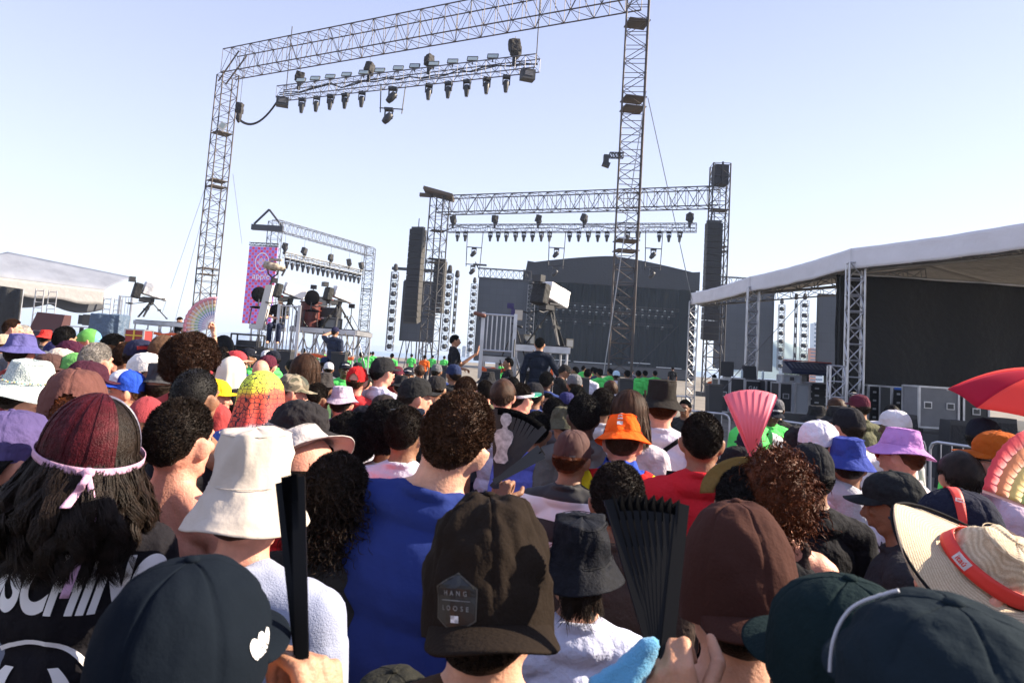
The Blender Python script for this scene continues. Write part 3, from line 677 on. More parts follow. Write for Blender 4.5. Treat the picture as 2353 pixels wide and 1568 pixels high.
P('man in red cap and red shirt with a sunburnt neck', 821, 853, 50, -4, 'cap', hat=CAPH, hatc=(.50, .018, .02), hair='under', hairc='brown', skin='pink', shirt=(.55, .04, .045), seed=0)
P('tall bearded man in black cap and white shirt looking right', 880, 832, 52, -42, 'cap', hat=CAP, hatc=(.02, .02, .022), hair='under', hairc='black', skin='pink', shirt=(.60, .56, .68), face=True, seed=1)
P('person in lavender bucket hat and tie dyed shirt', 786, 908, 84, 0, 'bucket', hat=dict(t='bucket', brim=.045, drop=.035), hatc=(.46, .37, .46), hair='under', skin='pink', shirt=mat('tie_dyed_lilac', (.45, .25, .55), .8, var=.5, vscale=16), W=.29, seed=4)
P('person with dark hair and beige face between the chestnut bob and the lavender hat', 728, 912, 50, -30, hair='short', hairc='dark', skin='brown', shirt=(.1, .08, .08))
P('man in black cap with a prominent ear looking right', 954, 882, 68, -58, 'cap', hat=CAP, hatc=(.017, .017, .018), hair='under', hairc='dark', skin='pink', shirt=(.02, .02, .02), seed=2)
P('person in black cap with a small white mark behind the curly haired man', 1003, 873, 46, -10, 'cap', hat=CAP, hatc=(.022, .02, .02), hair='curly', hairc='dark', shirt=(.05, .04, .04), seed=3)
P('person in dark brown cap in front of the white shirt', 882, 920, 60, -10, 'cap', hat=CAP, hatc=(.028, .02, .02), hair='under', skin='brown', shirt=BLK, seed=2)
o = P('person in black cap with a white crest facing left', 842, 948, 72, 35, 'cap', hat=CAP, hatc=(.012, .012, .017), hair='curly', hairc='black', skin='brown', shirt=(.5, .48, .52), seed=1)
sh = MB().add([(-.013, .014, 0), (.013, .014, 0), (.013, -.002, 0), (0, -.018, 0), (-.013, -.002, 0), (-.009, .010, 0), (.009, .010, 0), (.009, -.001, 0), (0, -.012, 0), (-.009, -.001, 0)], [(0, 1, 6, 5), (1, 2, 7, 6), (2, 3, 8, 7), (3, 4, 9, 8), (4, 0, 5, 9)], 0, False).mesh('crest')
nn = hdir(R(165), R(16)); xx = Vector((0, 0, 1)).cross(nn).normalized(); M_ = Matrix.Translation(CC+nn*.2) @ Matrix((xx, nn.cross(xx), nn)).transposed().to_4x4()
decal('crest', sh, M_, o['cap'].data, WHITEPRINT, o['cap'], -nn, .0012); captext(o, 'S.A.F', .011, 165, 18)
P('person in big black military cap with yellow piping facing right', 700, 940, 138, -72, 'cap', hat=dict(t='cap', crumple=.006, brim=.08, flat=.8), hatc=(.022, .020, .022), hair='curly', hairc='grey', skin='pink', shirt=(.6, .05, .04), hr=(14, 0, 0), seed=2, W=.235)
P('person with a dark curly afro between the crest cap and the dark cropped head', 892, 985, 104, 0, 'afro', hair='afro', hairc='black', skin='brown', shirt=(.6, .58, .6), W=.23)
P('person with frizzy black hair behind the grey bucket hats', 806, 1010, 100, 10, 'afro', hair='afro', hairc='black', skin='brown', shirt=(.5, .48, .5), W=.23, seed=1)
o = P('man with cropped dark hair and sunglasses pushed up in a white shirt', 932, 988, 84, -12, hair='short', hairc='dark', skin='brown', shirt=(.62, .58, .68), seed=1); shades(o, True)
# ---- middle rows, right of the curly haired man
P('person with straight brown hair right behind the curly haired man', 1155, 905, 52, -8, hair='bob', hairc='brown', skin='pink', shirt=(.55, .52, .66), seed=1)
o = P('man in green and white sun visor looking right', 1196, 912, 50, -48, hair='short', hairc='dark', skin='pink', shirt=(.60, .58, .70), seed=2)
vm = MB()
def vis(u, v):
    a = R(-75+150*u); p = cap_dome(a, R(-2), 0, 0); q = math.cos((u-.5)*math.pi)**.5 if 0 < u < 1 else 0
    return p+Vector((math.sin(a)*.3, 1, 0)).normalized()*(.085*q*v)+Vector((0, 0, .012*v*q-3.0*p.x*p.x*v*.8))
vm.sheet(vis, 36, 8, .002); vo = vm.build('visor', mat('green_visor_plastic', (.0, .22, .10), .2), o['root'])
bb = MB().sheet(lambda u, v: cap_dome(wrap(u*2*math.pi), R(-8+12*v), 0, 0)+hdir(wrap(u*2*math.pi), 0)*.003, 60, 4, .002, closed=True); bb.build('headband', cloth('white_band', (.65, .62, .65)), o['root'])
P('person in orange shirt turned towards the camera at the fence', 1258, 922, 30, 170, sex='f', hair='short', hairc='black', skin='brown', shirt=(.75, .13, .01), face=True)
P('person in navy cap in front of the barrier workers', 1302, 910, 42, 0, 'cap', hat=CAP, hatc=(.025, .025, .09), hair='under', shirt=(.1, .1, .15), seed=1)
P('person with smooth black hair in front of the orange shirt', 1272, 945, 50, 0, hair='short', hairc='black', skin='brown', shirt=(.1, .09, .1), seed=2)
P('person in olive floppy bucket hat', 1298, 955, 96, 30, 'bucket', hat=dict(t='bucket', brim=.05, drop=.075, crumple=.008, h=.075), hatc=(.085, .08, .052), hair='under', shirt=(.1, .09, .06), seed=1)
P('person with a small round black afro right of the olive hat', 1340, 952, 76, 0, hair='curly', hairc='black', skin='dark', shirt=(.1, .1, .1), W=.19)
P('person with sunlit dark curls between the afro and the black bucket hat', 1385, 928, 56, -8, hair='curly', hairc='dark', skin='brown', shirt=(.62, .58, .6), seed=1, W=.18)
P('woman with reddish brown wavy hair left of the black bucket hat', 1445, 945, 78, -15, hair='curly', hairc='brown', sex='f', skin='tan', shirt=(.5, .45, .5), W=.19, strands=dict(length=.16, n=1800, wave=.012, spread=.03, t0=.02, arc=70))
P('person peering out from behind the black bucket hat', 1573, 935, 27, 150, hair='short', hairc='black', skin='brown', shirt=(.03, .03, .03), face=True)
P('person in black hooded top behind the short haired man in red', 1590, 985, 60, -10, 'cap', hat=dict(t='beanie'), hatc=(.02, .02, .02), hair=None, shirt=BLK, kind='hood')
o = P('tall person in black bucket hat and white shirt with a black strap', 1520, 908, 118, -10, 'bucket', hat=dict(t='bucket', brim=.055, drop=.05, h=.115, top=.088, crumple=.003), hatc=mat('charcoal_canvas', (.024, .021, .019), .9, bump=.25, bscale=30, spec=.08), hair='curly', hairc='auburn', skin='pink', shirt=(.60, .57, .68), W=.31, seed=2, zr=1.71)
m = MB(); 
def strap(o, pts, wd=.032, col=BLACK, name='strap', dirn=(0, 1, 0), off=.004):
    sg = MB(); pv = None
    me = MB().grid(lambda u, v: Vector(pts[0]).lerp(Vector(pts[1]), u)+Vector((0, 0, (v-.5)*wd)), 30, 3).mesh('s')
    return decal(name, me, Matrix.Identity(4), o['shirt'].data, col, o['root'], dirn, off)
strap(o, [(-.17, -.4, 1.25), (.10, -.4, 1.46)])
o = P('person with short dark hair in a blue and white top behind the picture fan', 1232, 985, 62, -8, hair='short', hairc='black', skin='brown', shirt=(.10, .12, .45))
o = P('person in brown cap worn low over curly hair and a striped shirt', 1316, 1018, 90, -25, 'cap', hat=dict(t='cap', tall=.105), hatc=mat('brown_wool', (.055, .018, .014), .85), hair='curly', hairc='auburn', skin='brown', shirt=STRIPED, hr=(4, 0, 0), tilt=(10, 0, 0), seed=1, W=.195, zr=1.71)
bl = MB().box((0, 0, 0), (.028, .024, .001)).mesh('patch'); nn = hdir(R(160), R(-4)); xx = Vector((0, 0, 1)).cross(nn).normalized()
decal('patch', bl, Matrix.Translation(CC+nn*.2) @ Matrix((xx, nn.cross(xx), nn)).transposed().to_4x4(), o['cap'].data, mat('grey_patch', (.2, .18, .18)), o['cap'], -nn, .0015)
# orange bucket hat with the rainbow flag
o = P('person in orange bucket hat with a rainbow flag round the neck', 1432, 985, 142, -14, 'bucket', hat=dict(t='bucket', brim=.05, drop=.042, h=.085, top=.07), hatc=cloth('orange_cloth', (.80, .10, .008)), hair='buzz', hairc='brown', skin='pink', shirt=(.55, .53, .66), kind='long', hr=(12, 0, 0), W=.30, seed=0, key='orange', tilt=(0, -4, 0))
for i, (az, el, wx, wy) in enumerate(((185, 16, .026, .018), (185, 30, .024, .008), (185, 38, .021, .006), (185, 46, .018, .004))):
    nn = hdir(R(az), R(el)); xx = Vector((0, 0, 1)).cross(nn).normalized(); q = MB().box((0, 0, 0), (wx, wy, .001)).mesh('mark')
    decal('printed_mark', q, Matrix.Translation(Vector((0, 0, 1.70))+nn*.2) @ Matrix((xx, nn.cross(xx), nn)).transposed().to_4x4(), o['cap'].data, WHITEPRINT, o['cap'], -nn, .0015)
fl = MB(); FC = [(.60, .02, .02), (.75, .22, .01), (.75, .55, .02), (.03, .30, .10), (.02, .06, .42), (.03, .07, .40)]
tb_ = bmesh.new(); tb_.from_mesh(o['shirt'].data); TB = BVHTree.FromBMesh(tb_); tb_.free()
def flag(u, v):
    a = R(-165+330*u); d = Vector((math.sin(a), -math.cos(a), 0))
    wv = .006*math.sin(v*17+a*2.5)+.005*math.sin(a*7+v*9)
    if v < .45:
        p = Vector((0, -.012, 0))+Vector((d.x*(.070+.11*v/.45), d.y*(.066+.06*v/.45), 0)); h = TB.ray_cast(p+Vector((0, 0, 2)), Vector((0, 0, -1)))[0]; z = (h.z if h else 1.45)+.012
        return Vector((p.x, p.y, max(z, 1.56-.30*v/.45)+wv))
    t = (v-.45)/.55; z = 1.43-.20*t; h = TB.ray_cast(Vector((0, -.01, z))+d*.6, -d)[0]
    p = h+d*(.016+wv+.01*t) if h else d*.2+Vector((0, 0, z)); return Vector((p.x, p.y, z))
for b_ in range(6):
    q = MB().sheet(lambda u, v: flag(u, (b_+v)/6), 60, 6, .003, 0); q.mi = [b_]*len(q.mi); fl.join(q)
order = [5, 0, 2, 3, 4, 0]
fo = fl.build('rainbow_flag', None, None, mats=[cloth('flag_stripe_%s' % k, FC[j]) for k, j in zip(('navy', 'red', 'yellow', 'green', 'blue', 'crimson'), order)])
fo.matrix_world = o['root'].matrix_basis.copy(); tag(fo, 'rainbow striped flag wrapped round the neck below the orange bucket hat', 'flag')
o = P('man with a flat topped dark crop in a red shirt with backpack straps', 1612, 1005, 92, -12, hair='short', hairc='dark', skin='brown', shirt=(.55, .02, .03), key='red', seed=0, W=.172)
for s_ in (-1, 1): strap(o, [(s_*.145, -.4, 1.05), (s_*.12, -.4, 1.46)], .04) if 0 else None
sg = MB()
for s_ in (-1, 1):
    pts = [Vector((s_*.125, -.155+.012*i, 1.10+.042*i)) for i in range(9)]+[Vector((s_*.12, -.02, 1.503)), Vector((s_*.12, .06, 1.475))]
    for a, b in zip(pts[:-1], pts[1:]): sg.hexa([a+Vector((-.02, 0, 0)), a+Vector((.02, 0, 0)), b+Vector((.02, 0, 0)), b+Vector((-.02, 0, 0))], [a+Vector((-.02, 0, .006)), a+Vector((.02, 0, .006)), b+Vector((.02, 0, .006)), b+Vector((-.02, 0, .006))])
so = sg.build('backpack_straps', BLACK, o['root'])
P('man with short sunlit curls in front of the orange bucket hat', 1417, 1142, 122, -8, hair='curly', hairc='dark', skin='brown', shirt=(.05, .035, .03), W=.185, seed=2)
P('person in black cap with a red ear facing left', 1698, 1042, 72, 52, 'cap', hat=CAP, hatc=(.014, .014, .016), hair='under', skin='pink', shirt=(.5, .03, .04), seed=0)
P('person in round black cap below the pink fan', 1722, 1000, 58, 0, 'cap', hat=CAP, hatc=(.014, .012, .025), hair='under', shirt=BLK, seed=1)
P('woman with a big cloud of curly auburn hair', 1780, 1112, 158, -10, 'afro', sex='f', hair='bigcurl', hairc='auburn', skin='pink', shirt=(.03, .02, .02), kind='tank', key='auburn', W=.24)
oo = PEOPLE['auburn']; link('loose_curls', curls_mesh(1500, (0, -.03, 1.665), (.135, .15, .17), 2, .011, .09, .0045), oo['root'], hairmat('auburn'))
P('person in black peaked hat between the auburn curls and the white cap', 1840, 996, 78, -40, 'cap', hat=dict(t='cap', crumple=.008), hatc=(.02, .019, .02), hair='under', shirt=BLK, seed=3)
P('person in plain white cap in front of the equipment tent', 1880, 985, 84, -60, 'cap', hat=CAP, hatc=(.62, .60, .68), hair='under', skin='pink', shirt=(.4, .4, .45), seed=0)
P('person in large black cap next to the blue bucket hat', 1862, 1048, 100, 0, 'cap', hat=dict(t='cap', tall=.11), hatc=(.013, .014, .017), hair='under', hairc='black', skin='brown', shirt=BLK, hr=(6, 0, 0), seed=2)
o = P('person in royal blue bucket hat and white printed shirt', 1948, 1038, 132, -20, 'bucket', hat=dict(t='bucket', brim=.05, drop=.058, h=.085, top=.08), hatc=cloth('royal_blue_cloth', (.035, .055, .26)), hair='under', hairc='dark', skin='brown', shirt=(.60, .58, .70), W=.30, seed=0, key='blue')
BLUEPRINT = mat('blue_print', (.03, .12, .20), .7)
decal('lettering', text_mesh('O FOI UAI', .05, 0, bold=.001), Matrix.Translation((0.04, -.35, 1.27)) @ Matrix.Rotation(R(90), 4, 'X'), o['shirt'].data, mat('dark_print', (.02, .02, .06)), o['root'], (0, 1, 0), .003)
decal('lettering', text_mesh('QUINA', .105, 0, bold=.002), Matrix.Translation((0.04, -.35, 1.18)) @ Matrix.Rotation(R(90), 4, 'X'), o['shirt'].data, BLUEPRINT, o['root'], (0, 1, 0), .003)
o = P('person in lilac bucket hat with red sunglasses by the barrier', 2070, 1018, 142, 35, 'bucket', hat=dict(t='bucket', brim=.058, drop=.045, h=.088, top=.074), hatc=cloth('lilac_cloth', (.46, .22, .50)), hair='under', hairc='auburn', skin='pink', shirt=(.5, .45, .5), W=.325, seed=1, hr=(0, 0, 0), tilt=(0, 8, 0)); shades(o, False, (.5, .03, .02))
P('person in black cap over thick black hair facing left with glasses', 2050, 1105, 118, 60, 'cap', hat=dict(t='cap', brim=.075, flat=1.0), hatc=(.016, .018, .020), hair='short', hairc='black', skin='brown', shirt=(.03, .03, .035), hr=(8, 0, 0), W=.20, seed=1)
P('woman in a black sleeveless top between the auburn curls and the straw hat', 1900, 1140, 92, -10, sex='f', hair='short', hairc='black', skin='tan', shirt=BLK, W=.17, s=.90) if 0 else None
P('person with glossy brown hair in front of the lime shirt', 2205, 1092, 88, -8, 'bob', hair='bob', hairc='dark', skin='tan', shirt=(.55, .53, .6), seed=1)
o = P('bearded man in orange cap facing left with a stubbled neck', 2296, 1015, 116, 68, 'cap', hat=dict(t='cap', brim=.085, flat=.9, tall=.1), hatc=cloth('burnt_orange_cloth', (.40, .085, .01)), hair='short', hairc='dark', skin='pink', shirt=(.55, .42, .50), face=True, seed=0, W=.235, key='orangecap'); shades(o)
P('person with dark curls under a black visor lined in brown', 1706, 1150, 122, -20, hair='curly', hairc='black', skin='brown', shirt=BLK, W=.19, seed=1, key='visor')
oo = PEOPLE['visor']; vb = MB().sheet(lambda u, v: Vector((math.sin(R(-80+160*u))*(.088+.05*v), -.02+math.cos(R(-80+160*u))*(.02+.03*v)-.02, 1.70+math.cos(R(-80+160*u))*(.055+.05*v))), 40, 6, .003)
vo = vb.build('visor_brim', cloth('tan_lining', (.16, .10, .03)), oo['root']); vo.matrix_local = Matrix.Translation(CC) @ Matrix.Rotation(R(-20), 4, 'Y') @ Matrix.Translation(-CC)

# ---- near rows
P('man with cropped curly hair and bare sunburnt shoulders', 417, 1000, 128, -14, hair='short', hairc='dark', skin='pink', shirt=None, W=.165, seed=1)
P('person in red knitted beret behind the long haired woman', 337, 955, 70, 0, hair=None, hat=dict(t='beanie'), hatc=mat('red_knit', (.28, .03, .04), .9, bump=.8, bscale=150), skin='tan', shirt=(.3, .03, .03))
P('person in brown cap with auburn hair showing through the back opening', 172, 902, 152, 22, 'cap', sex='f', nocut=True, hat=dict(t='cap', hole=True, tall=.115, crumple=.003), hatc=cloth('brown_twill', (.12, .050, .042)), hair='buzz', hairc='auburn', skin='pink', shirt=(.5, .2, .2), W=.20, zr=1.715, strands=dict(length=.05, n=900, wave=.002, spread=.01, t0=.008, arc=120, hatcut=4), seed=1)
P('person in dusty violet cap at the left edge with black curls below it', 22, 985, 168, -30, 'cap', hat=dict(t='cap', tall=.1, crumple=.003), hatc=cloth('violet_twill', (.085, .065, .17)), hair='curly', hairc='black', skin='pink', shirt=(.2, .22, .28), W=.20, seed=2)
o = P('long haired woman with burgundy tinted hair tied with a lavender ribbon', 212, 1026, 182, 14, 'long', sex='f', hair='long', hairc='dark', skin='pink', shirt=(.012, .011, .014), key='long', W=.20, strands=dict(length=.25, n=12000, wave=.020, spread=.09, t0=.018, arc=60, curlr=.012, back=.06, width=.0021), hr=(0, 17, 6))
L = PEOPLE['long']; Hm = L['H']
cr = link('burgundy_section', strands_mesh(length=.012, n=5200, wave=.002, spread=.0, t0=.0275, azr=(-205, -60), hatcut=88, emin=-6, width=.0026, seed=4), L['root'], hairmat('burgundy')); cr.matrix_local = Hm
RIB = cloth('lavender_ribbon_cloth', (.50, .30, .42)); rb_ = MB()
def band(u, v):
    a = R(-180+360*u); p = skull(wrap(a), R(-3), .042); p.z += (v-.5)*.017+.022*math.cos(a); return p
rb_.sheet(band, 70, 4, .0018, closed=True)
ky = skull(math.pi, R(-3), .046)+Vector((0, 0, -.022))
for dx, l, wv in ((.018, .26, .012), (-.02, .07, .014)):
    rb_.sheet(lambda u, v: ky+Vector((dx*min(1, u*3)+(v-.5)*wv*(1+u*.5)+.012*math.sin(u*4), -.012-.012*math.sin(u*7)-.03*u, -l*u)), 20, 4, .0015)
rb_.ell(ky+Vector((0, -.006, 0)), (.014, .010, .012)); rb_.build('ribbon', RIB, L['root']).matrix_local = Hm
hb = MB(); 
for a, b in zip(range(0, 24), range(1, 25)):
    q = lambda t: Vector((math.cos(math.pi*t/24)*.104, .03, 1.645+math.sin(math.pi*t/24)*.129)); hb.tube(q(a), q(b), .005, n=8)
hb.build('headband', mat('grey_hair_band', (.12, .11, .16), .35), L['root']).matrix_local = Hm
wp = dict(target=L['shirt'].data, m=WHITEPRINT, parent=L['root'])
decal('lettering', text_mesh('MOSCHINO', .150, 0, shear=.3, bold=.006), Matrix.Translation((-.02, -.5, 1.352)) @ Matrix.Rotation(R(90), 4, 'X') @ Matrix.Rotation(R(-3), 4, 'Z') @ Matrix.Diagonal((.58, 1.15, 1, 1)), wp['target'], wp['m'], wp['parent'], (0, 1, 0), .005)
ring = MB()
for i in range(48):
    a, b = 2*math.pi*i/48, 2*math.pi*(i+1)/48; r0, r1 = .125, .136
    ring.add([(math.cos(a)*r0, math.sin(a)*r0, 0), (math.cos(b)*r0, math.sin(b)*r0, 0), (math.cos(b)*r1, math.sin(b)*r1, 0), (math.cos(a)*r1, math.sin(a)*r1, 0)], [(0, 1, 2, 3)], 0, False)
for sgn in (-1, 1):
    for i in range(40):
        f = lambda t: Vector((sgn*(.02+.052*math.sin(t*2.6)), -.075+.15*t, 0)); a, b = f(i/40), f((i+1)/40); w0 = .010+.008*math.sin(i/40*math.pi)
        ring.add([a-Vector((w0, 0, 0)), a+Vector((w0, 0, 0)), b+Vector((w0, 0, 0)), b-Vector((w0, 0, 0))], [(0, 1, 2, 3)], 0, False)
decal('emblem', ring.mesh('emblem'), Matrix.Translation((-.03, -.5, 1.10)) @ Matrix.Rotation(R(90), 4, 'X'), wp['target'], wp['m'], wp['parent'], (0, 1, 0), .005)
P('person in the darker of the two light grey bucket hats facing right', 712, 1035, 190, -30, 'bucket', hat=dict(t='bucket', brim=.055, drop=.03, h=.08, wide=1), hatc=cloth('pale_grey_canvas_b', (.43, .39, .38)), hair='under', skin='pink', shirt=(.5, .03, .04), seed=3, W=.27, tilt=(0, -48, 0))
HATG = mat('pale_grey_canvas', (.50, .44, .385), .9, bump=.12, bscale=60, var=.08, spec=.1)
P('person in big pale grey bucket hat and light grey polo shirt', 578, 1110, 262, -8, 'bucket', hat=dict(t='bucket', brim=.056, drop=.088, h=.122, top=.082, crumple=.006, flare=.95), hatc=HATG, hair='under', hairc='brown', skin='pink', shirt=mat('grey_pique', (.27, .30, .42), .9, bump=.5, bscale=260, sheen=.1), W=.275, zr=1.685, seed=2, key='grey', s=None)
o = P('broad shouldered man with curly brown hair in a blue shirt', 1052, 975, 168, -14, sex='b', hr=(2, 0, 9), lean=9, hair='crop', hairc='brown', skin='light', shirt=mat('blue_jersey', (.020, .036, .165), .9, bump=.12, bscale=9, var=.10, vscale=5, spec=.1), W=.19, seed=1, key='main')
P('person with thick black curls in front of the frizzy hair', 772, 1135, 152, 0, hair='curly', hairc='dark', skin='brown', shirt=(.03, .03, .03), W=.195, seed=2, key='curls'); oo = PEOPLE['curls']; link('loose_curls', curls_mesh(1700, (0, -.045, 1.60), (.112, .095, .165), 5, .011, .09, .0038), oo['root'], hairmat('dark'))

# ---- front row
o = P('person in charcoal cap worn backwards with a hexagonal badge', 1125, 1262, 286, -10, 'cap', hat=dict(t='cap', crumple=.0065, tall=.150, flat=.9, brim=.085), hatyaw=196, hr=(-9, 0, 0), hatc=mat('charcoal_wool', (.017, .012, .009), .9, bump=.3, bscale=160, spec=.06), hair='under', hairc='dark', skin='light', shirt=(.06, .035, .02), seed=3, zr=1.72, key='badge', tilt=(17, 0, 0), dz=-.040, hs=1.12, W=.195)
hx = MB().add([(math.sin(R(60*i))*.033*.95, math.cos(R(60*i))*.033, 0) for i in range(6)], [(0, 5, 4, 3, 2, 1)], 0, False).mesh('hexagon'); hx2 = MB()
for i in range(6):
    a, b = [Vector((math.sin(R(60*k))*.95, math.cos(R(60*k)), 0)) for k in (i, i+1)]; hx2.add([a*.036, b*.036, b*.0335, a*.0335], [(0, 1, 2, 3)], 0, False)
nb = hdir(R(27), R(12)); xb = Vector((0, 0, 1)).cross(nb).normalized(); Mb = Matrix.Translation(CC+nb*.2) @ Matrix((xb, nb.cross(xb), nb)).transposed().to_4x4()
decal('badge', hx, Mb, o['cap'].data, mat('black_patch', (.006, .006, .007), .4), o['cap'], -nb, .0012); decal('badge_edge', hx2.mesh('e'), Mb, o['cap'].data, mat('dark_stitch', (.05, .045, .035), .6), o['cap'], -nb, .0014)
GP = mat('grey_stitch', (.20, .21, .21), .6)
for t_, y_ in (('H A N G', .011), ('L O O S E', -.006)): decal('lettering', text_mesh(t_, .0078, 0, bold=.0001, spacing=1.2), Mb @ Matrix.Translation((0, y_, 0)), o['cap'].data, GP, o['cap'], -nb, .0022, None, .004)
decal('badge_line', MB().box((0, 0, 0), (.042, .0012, .0002)).mesh('l'), Mb @ Matrix.Translation((0, .003, 0)), o['cap'].data, GP, o['cap'], -nb, .0022); decal('badge_mark', MB().box((0, 0, 0), (.011, .008, .0002)).mesh('l'), Mb @ Matrix.Translation((0, -.018, 0)), o['cap'].data, WHITEPRINT, o['cap'], -nb, .0022)
o = P('person in navy black cap at the bottom left with a white trefoil mark', 428, 1412, 392, -8, 'cap', hat=dict(t='cap', tall=.108, crumple=.002), hatc=mat('navy_black_twill', (.006, .009, .014), .9, bump=.15, bscale=200, spec=.05), hair='under', hairc='black', skin='tan', shirt=(.028, .022, .065), seed=0, zr=1.72, W=.20, key='trefoil', reach=dict(R=(at(752, 1705, .80), (-.30, .25, .9), (.75, -.55, .2), (58, 66, 45), (.045, .03, -.045))))
nb = hdir(R(84), R(8)); xb = Vector((0, 0, 1)).cross(nb).normalized(); Mb = Matrix.Translation(CC+nb*.2) @ Matrix((xb, nb.cross(xb), nb)).transposed().to_4x4()
tf = MB()
for dx, rz in ((-.012, 35), (0, 0), (.012, -35)):
    Mz = Matrix.Translation((dx, .010, 0)) @ Matrix.Rotation(R(rz), 4, 'Z'); n = 14
    for y0, y1 in ((-.012, -.009), (-.007, -.004), (-.002, .014)):
        vs = []
        for i in range(n): y = y0+(y1-y0)*i/(n-1); ww = .0085*math.sqrt(max(0, 1-((y)/.0145)**2)); vs += [Mz @ Vector((-ww, y, 0)), Mz @ Vector((ww, y, 0))]
        tf.add(vs, [(2*i, 2*i+1, 2*i+3, 2*i+2) for i in range(n-1)], 0, False)
decal('trefoil_mark', tf.mesh('trefoil'), Mb, o['cap'].data, WHITEPRINT, o['cap'], -nb, .0014)
o = P('person in black bucket hat and white shirt with dark curls at the nape', 1332, 1262, 205, 0, 'bucket', sex='f', hat=dict(t='bucket', brim=.040, drop=.055, h=.105, top=.074, crumple=.007, wide=1.06), hatc=mat('glittery_black_cotton', (.009, .010, .014), .7, bump=.3, bscale=120, var=.3, vscale=60, spec=.08), hair='under', hairc='dark', skin='light', shirt=(.52, .55, .72), W=.27, seed=3, strands=dict(length=.085, n=700, wave=.01, spread=.0, t0=.006, arc=140, curlr=.012, hatcut=-2, width=.003), tilt=(6, 0, 0), key='blackbucket')
o = P('person in brown cap worn backwards at the bottom right of centre', 1700, 1266, 252, -6, 'cap', hat=dict(t='cap', crumple=.003, tall=.150, flat=.9, brim=.085), hatyaw=192, hr=(-7, 0, 0), hatc=mat('chocolate_twill', (.052, .022, .017), .85, bump=.25, bscale=180, spec=.06), hair='buzz', hairc='dark', skin='light', shirt=(.20, .12, .09), kind='tank', seed=1, zr=1.72, key='swoosh', W=.195, dz=-.03, hs=1.07, tilt=(10, 0, 0))
sw = MB(); vs = []
for i in range(24):
    t = i/23; x = -.017+.040*t; yb = -.006*math.sin(t*2.2)*(1-t)*1.8+.0145*t*t; th = .0052*math.sin(min(1, t*1.0)*math.pi)**.7*(1-t*.6); vs += [(x, yb-th*.6, 0), (x, yb+th*.6, 0)]
sw.add(vs, [(2*i, 2*i+2, 2*i+3, 2*i+1) for i in range(23)], 0, False)
nb = hdir(R(-24), R(20)); xb = Vector((0, 0, 1)).cross(nb).normalized(); Mb = Matrix.Translation(CC+nb*.2) @ Matrix((xb, nb.cross(xb), nb)).transposed().to_4x4()
decal('stitched_mark', sw.mesh('mark'), Mb, o['cap'].data, mat('dark_grey_thread', (.19, .16, .16), .5), o['cap'], -nb, .0014)
P('person in dark teal cap with a big round crown at the bottom right', 1950, 1440, 345, 10, 'cap', hat=dict(t='cap', tall=.105, crumple=.002), hatc=mat('dark_teal_felt', (.008, .017, .019), .9, bump=.3, bscale=120, spec=.05), hair='under', hairc='black', skin='brown', shirt=(.02, .02, .025), zr=1.72, seed=0, W=.19)
o = P('person in large slate cap with white piping at the bottom right corner', 2190, 1500, 520, -12, 'cap', hat=dict(t='cap', tall=.085, crumple=.004, brim=.08), hatc=mat('slate_twill', (.011, .018, .024), .9, bump=.2, bscale=140, spec=.05), hair='under', hairc='black', skin='brown', shirt=(.02, .02, .03), zr=1.715, seed=2, W=.2)
pp = MB(); pts = [cap_dome(R(-70+12*i/30), R(-4+72*i/30), 2, 0, .085)+hdir(R(-66), R(-4+72*i/30))*.0045 for i in range(31)]; pp.path(pts, .0018, 6); pp.build('piping', mat('pale_piping', (.42, .43, .47), .7), o['cap'])
P('person in dark olive cap at the bottom edge left of the hexagonal badge', 900, 1595, 200, -10, 'cap', hat=CAP, hatc=(.022, .022, .018), hair='under', skin='brown', shirt=BLK, zr=1.72)
# straw hat person
o = P('person in wide straw hat with a red ribbon at the right edge facing left', 2262, 1300, 440, 72, 'bucket', hat=dict(t='bucket', brim=.115, drop=.020, h=.092, top=.062, crumple=.005, wide=.98), hatc=STRAW, hair='under', hairc='brown', skin='pink', shirt=(.5, .4, .45), face=True, W=.45, zr=1.69, seed=1, tilt=(14, -26, 0), hr=(-14, 0, 0), key='straw')
rn = MB().sheet(lambda u, v: Vector((math.sin(2*math.pi*u)*(.1025-.010*v)*.93, math.cos(2*math.pi*u)*(.1025-.010*v)*1.08, 1.692+.032*v)), 70, 4, .002, closed=True).build('ribbon', mat('red_ribbon', (.62, .03, .02), rough=.6, bump=.1), o['cap'])
def tagon(o, tgt, zc, daz=0, sz=1.0, el=0):
    rt_ = o['root']; Mw = Matrix.LocRotScale(rt_.location, rt_.rotation_euler.to_quaternion(), rt_.scale) @ o['hatm']; d = (Mw.inverted() @ Vector((0, 0, HCAM)))-CC; az = math.atan2(d.x, d.y)+R(daz); n_ = hdir(az, R(el)); x_ = Vector((0, 0, 1)).cross(n_).normalized()
    M_ = Matrix.Translation(Vector((0, 0, zc))+n_*.22) @ Matrix((x_, n_.cross(x_), n_)).transposed().to_4x4()
    decal('label_patch', MB().box((0, 0, 0), (.036*sz, .021*sz, .0002)).mesh('p'), M_, tgt.data, WHITEPRINT, tgt, -n_, .0012, None, .006); decal('lettering', text_mesh('ita\u00fa', .017*sz, 0, bold=.0003), M_, tgt.data, mat('red_print', (.6, .04, .02)), tgt, -n_, .0026, None, .004)
tagon(o, rn, 1.709, 25)
eg = MB()
for k in range(72):
    a, b = 2*math.pi*k/72, 2*math.pi*(k+1)/72; q = lambda a: Vector((math.sin(a)*.2095*.93*.98, math.cos(a)*.2095*1.08*.98, 1.666+.008*math.sin(a*2+1)+.006*math.sin(a*3+2)+.004)); eg.tube(q(a), q(b), .0035, n=6)
eg.build('brim_edge', BLACK, o['cap'])
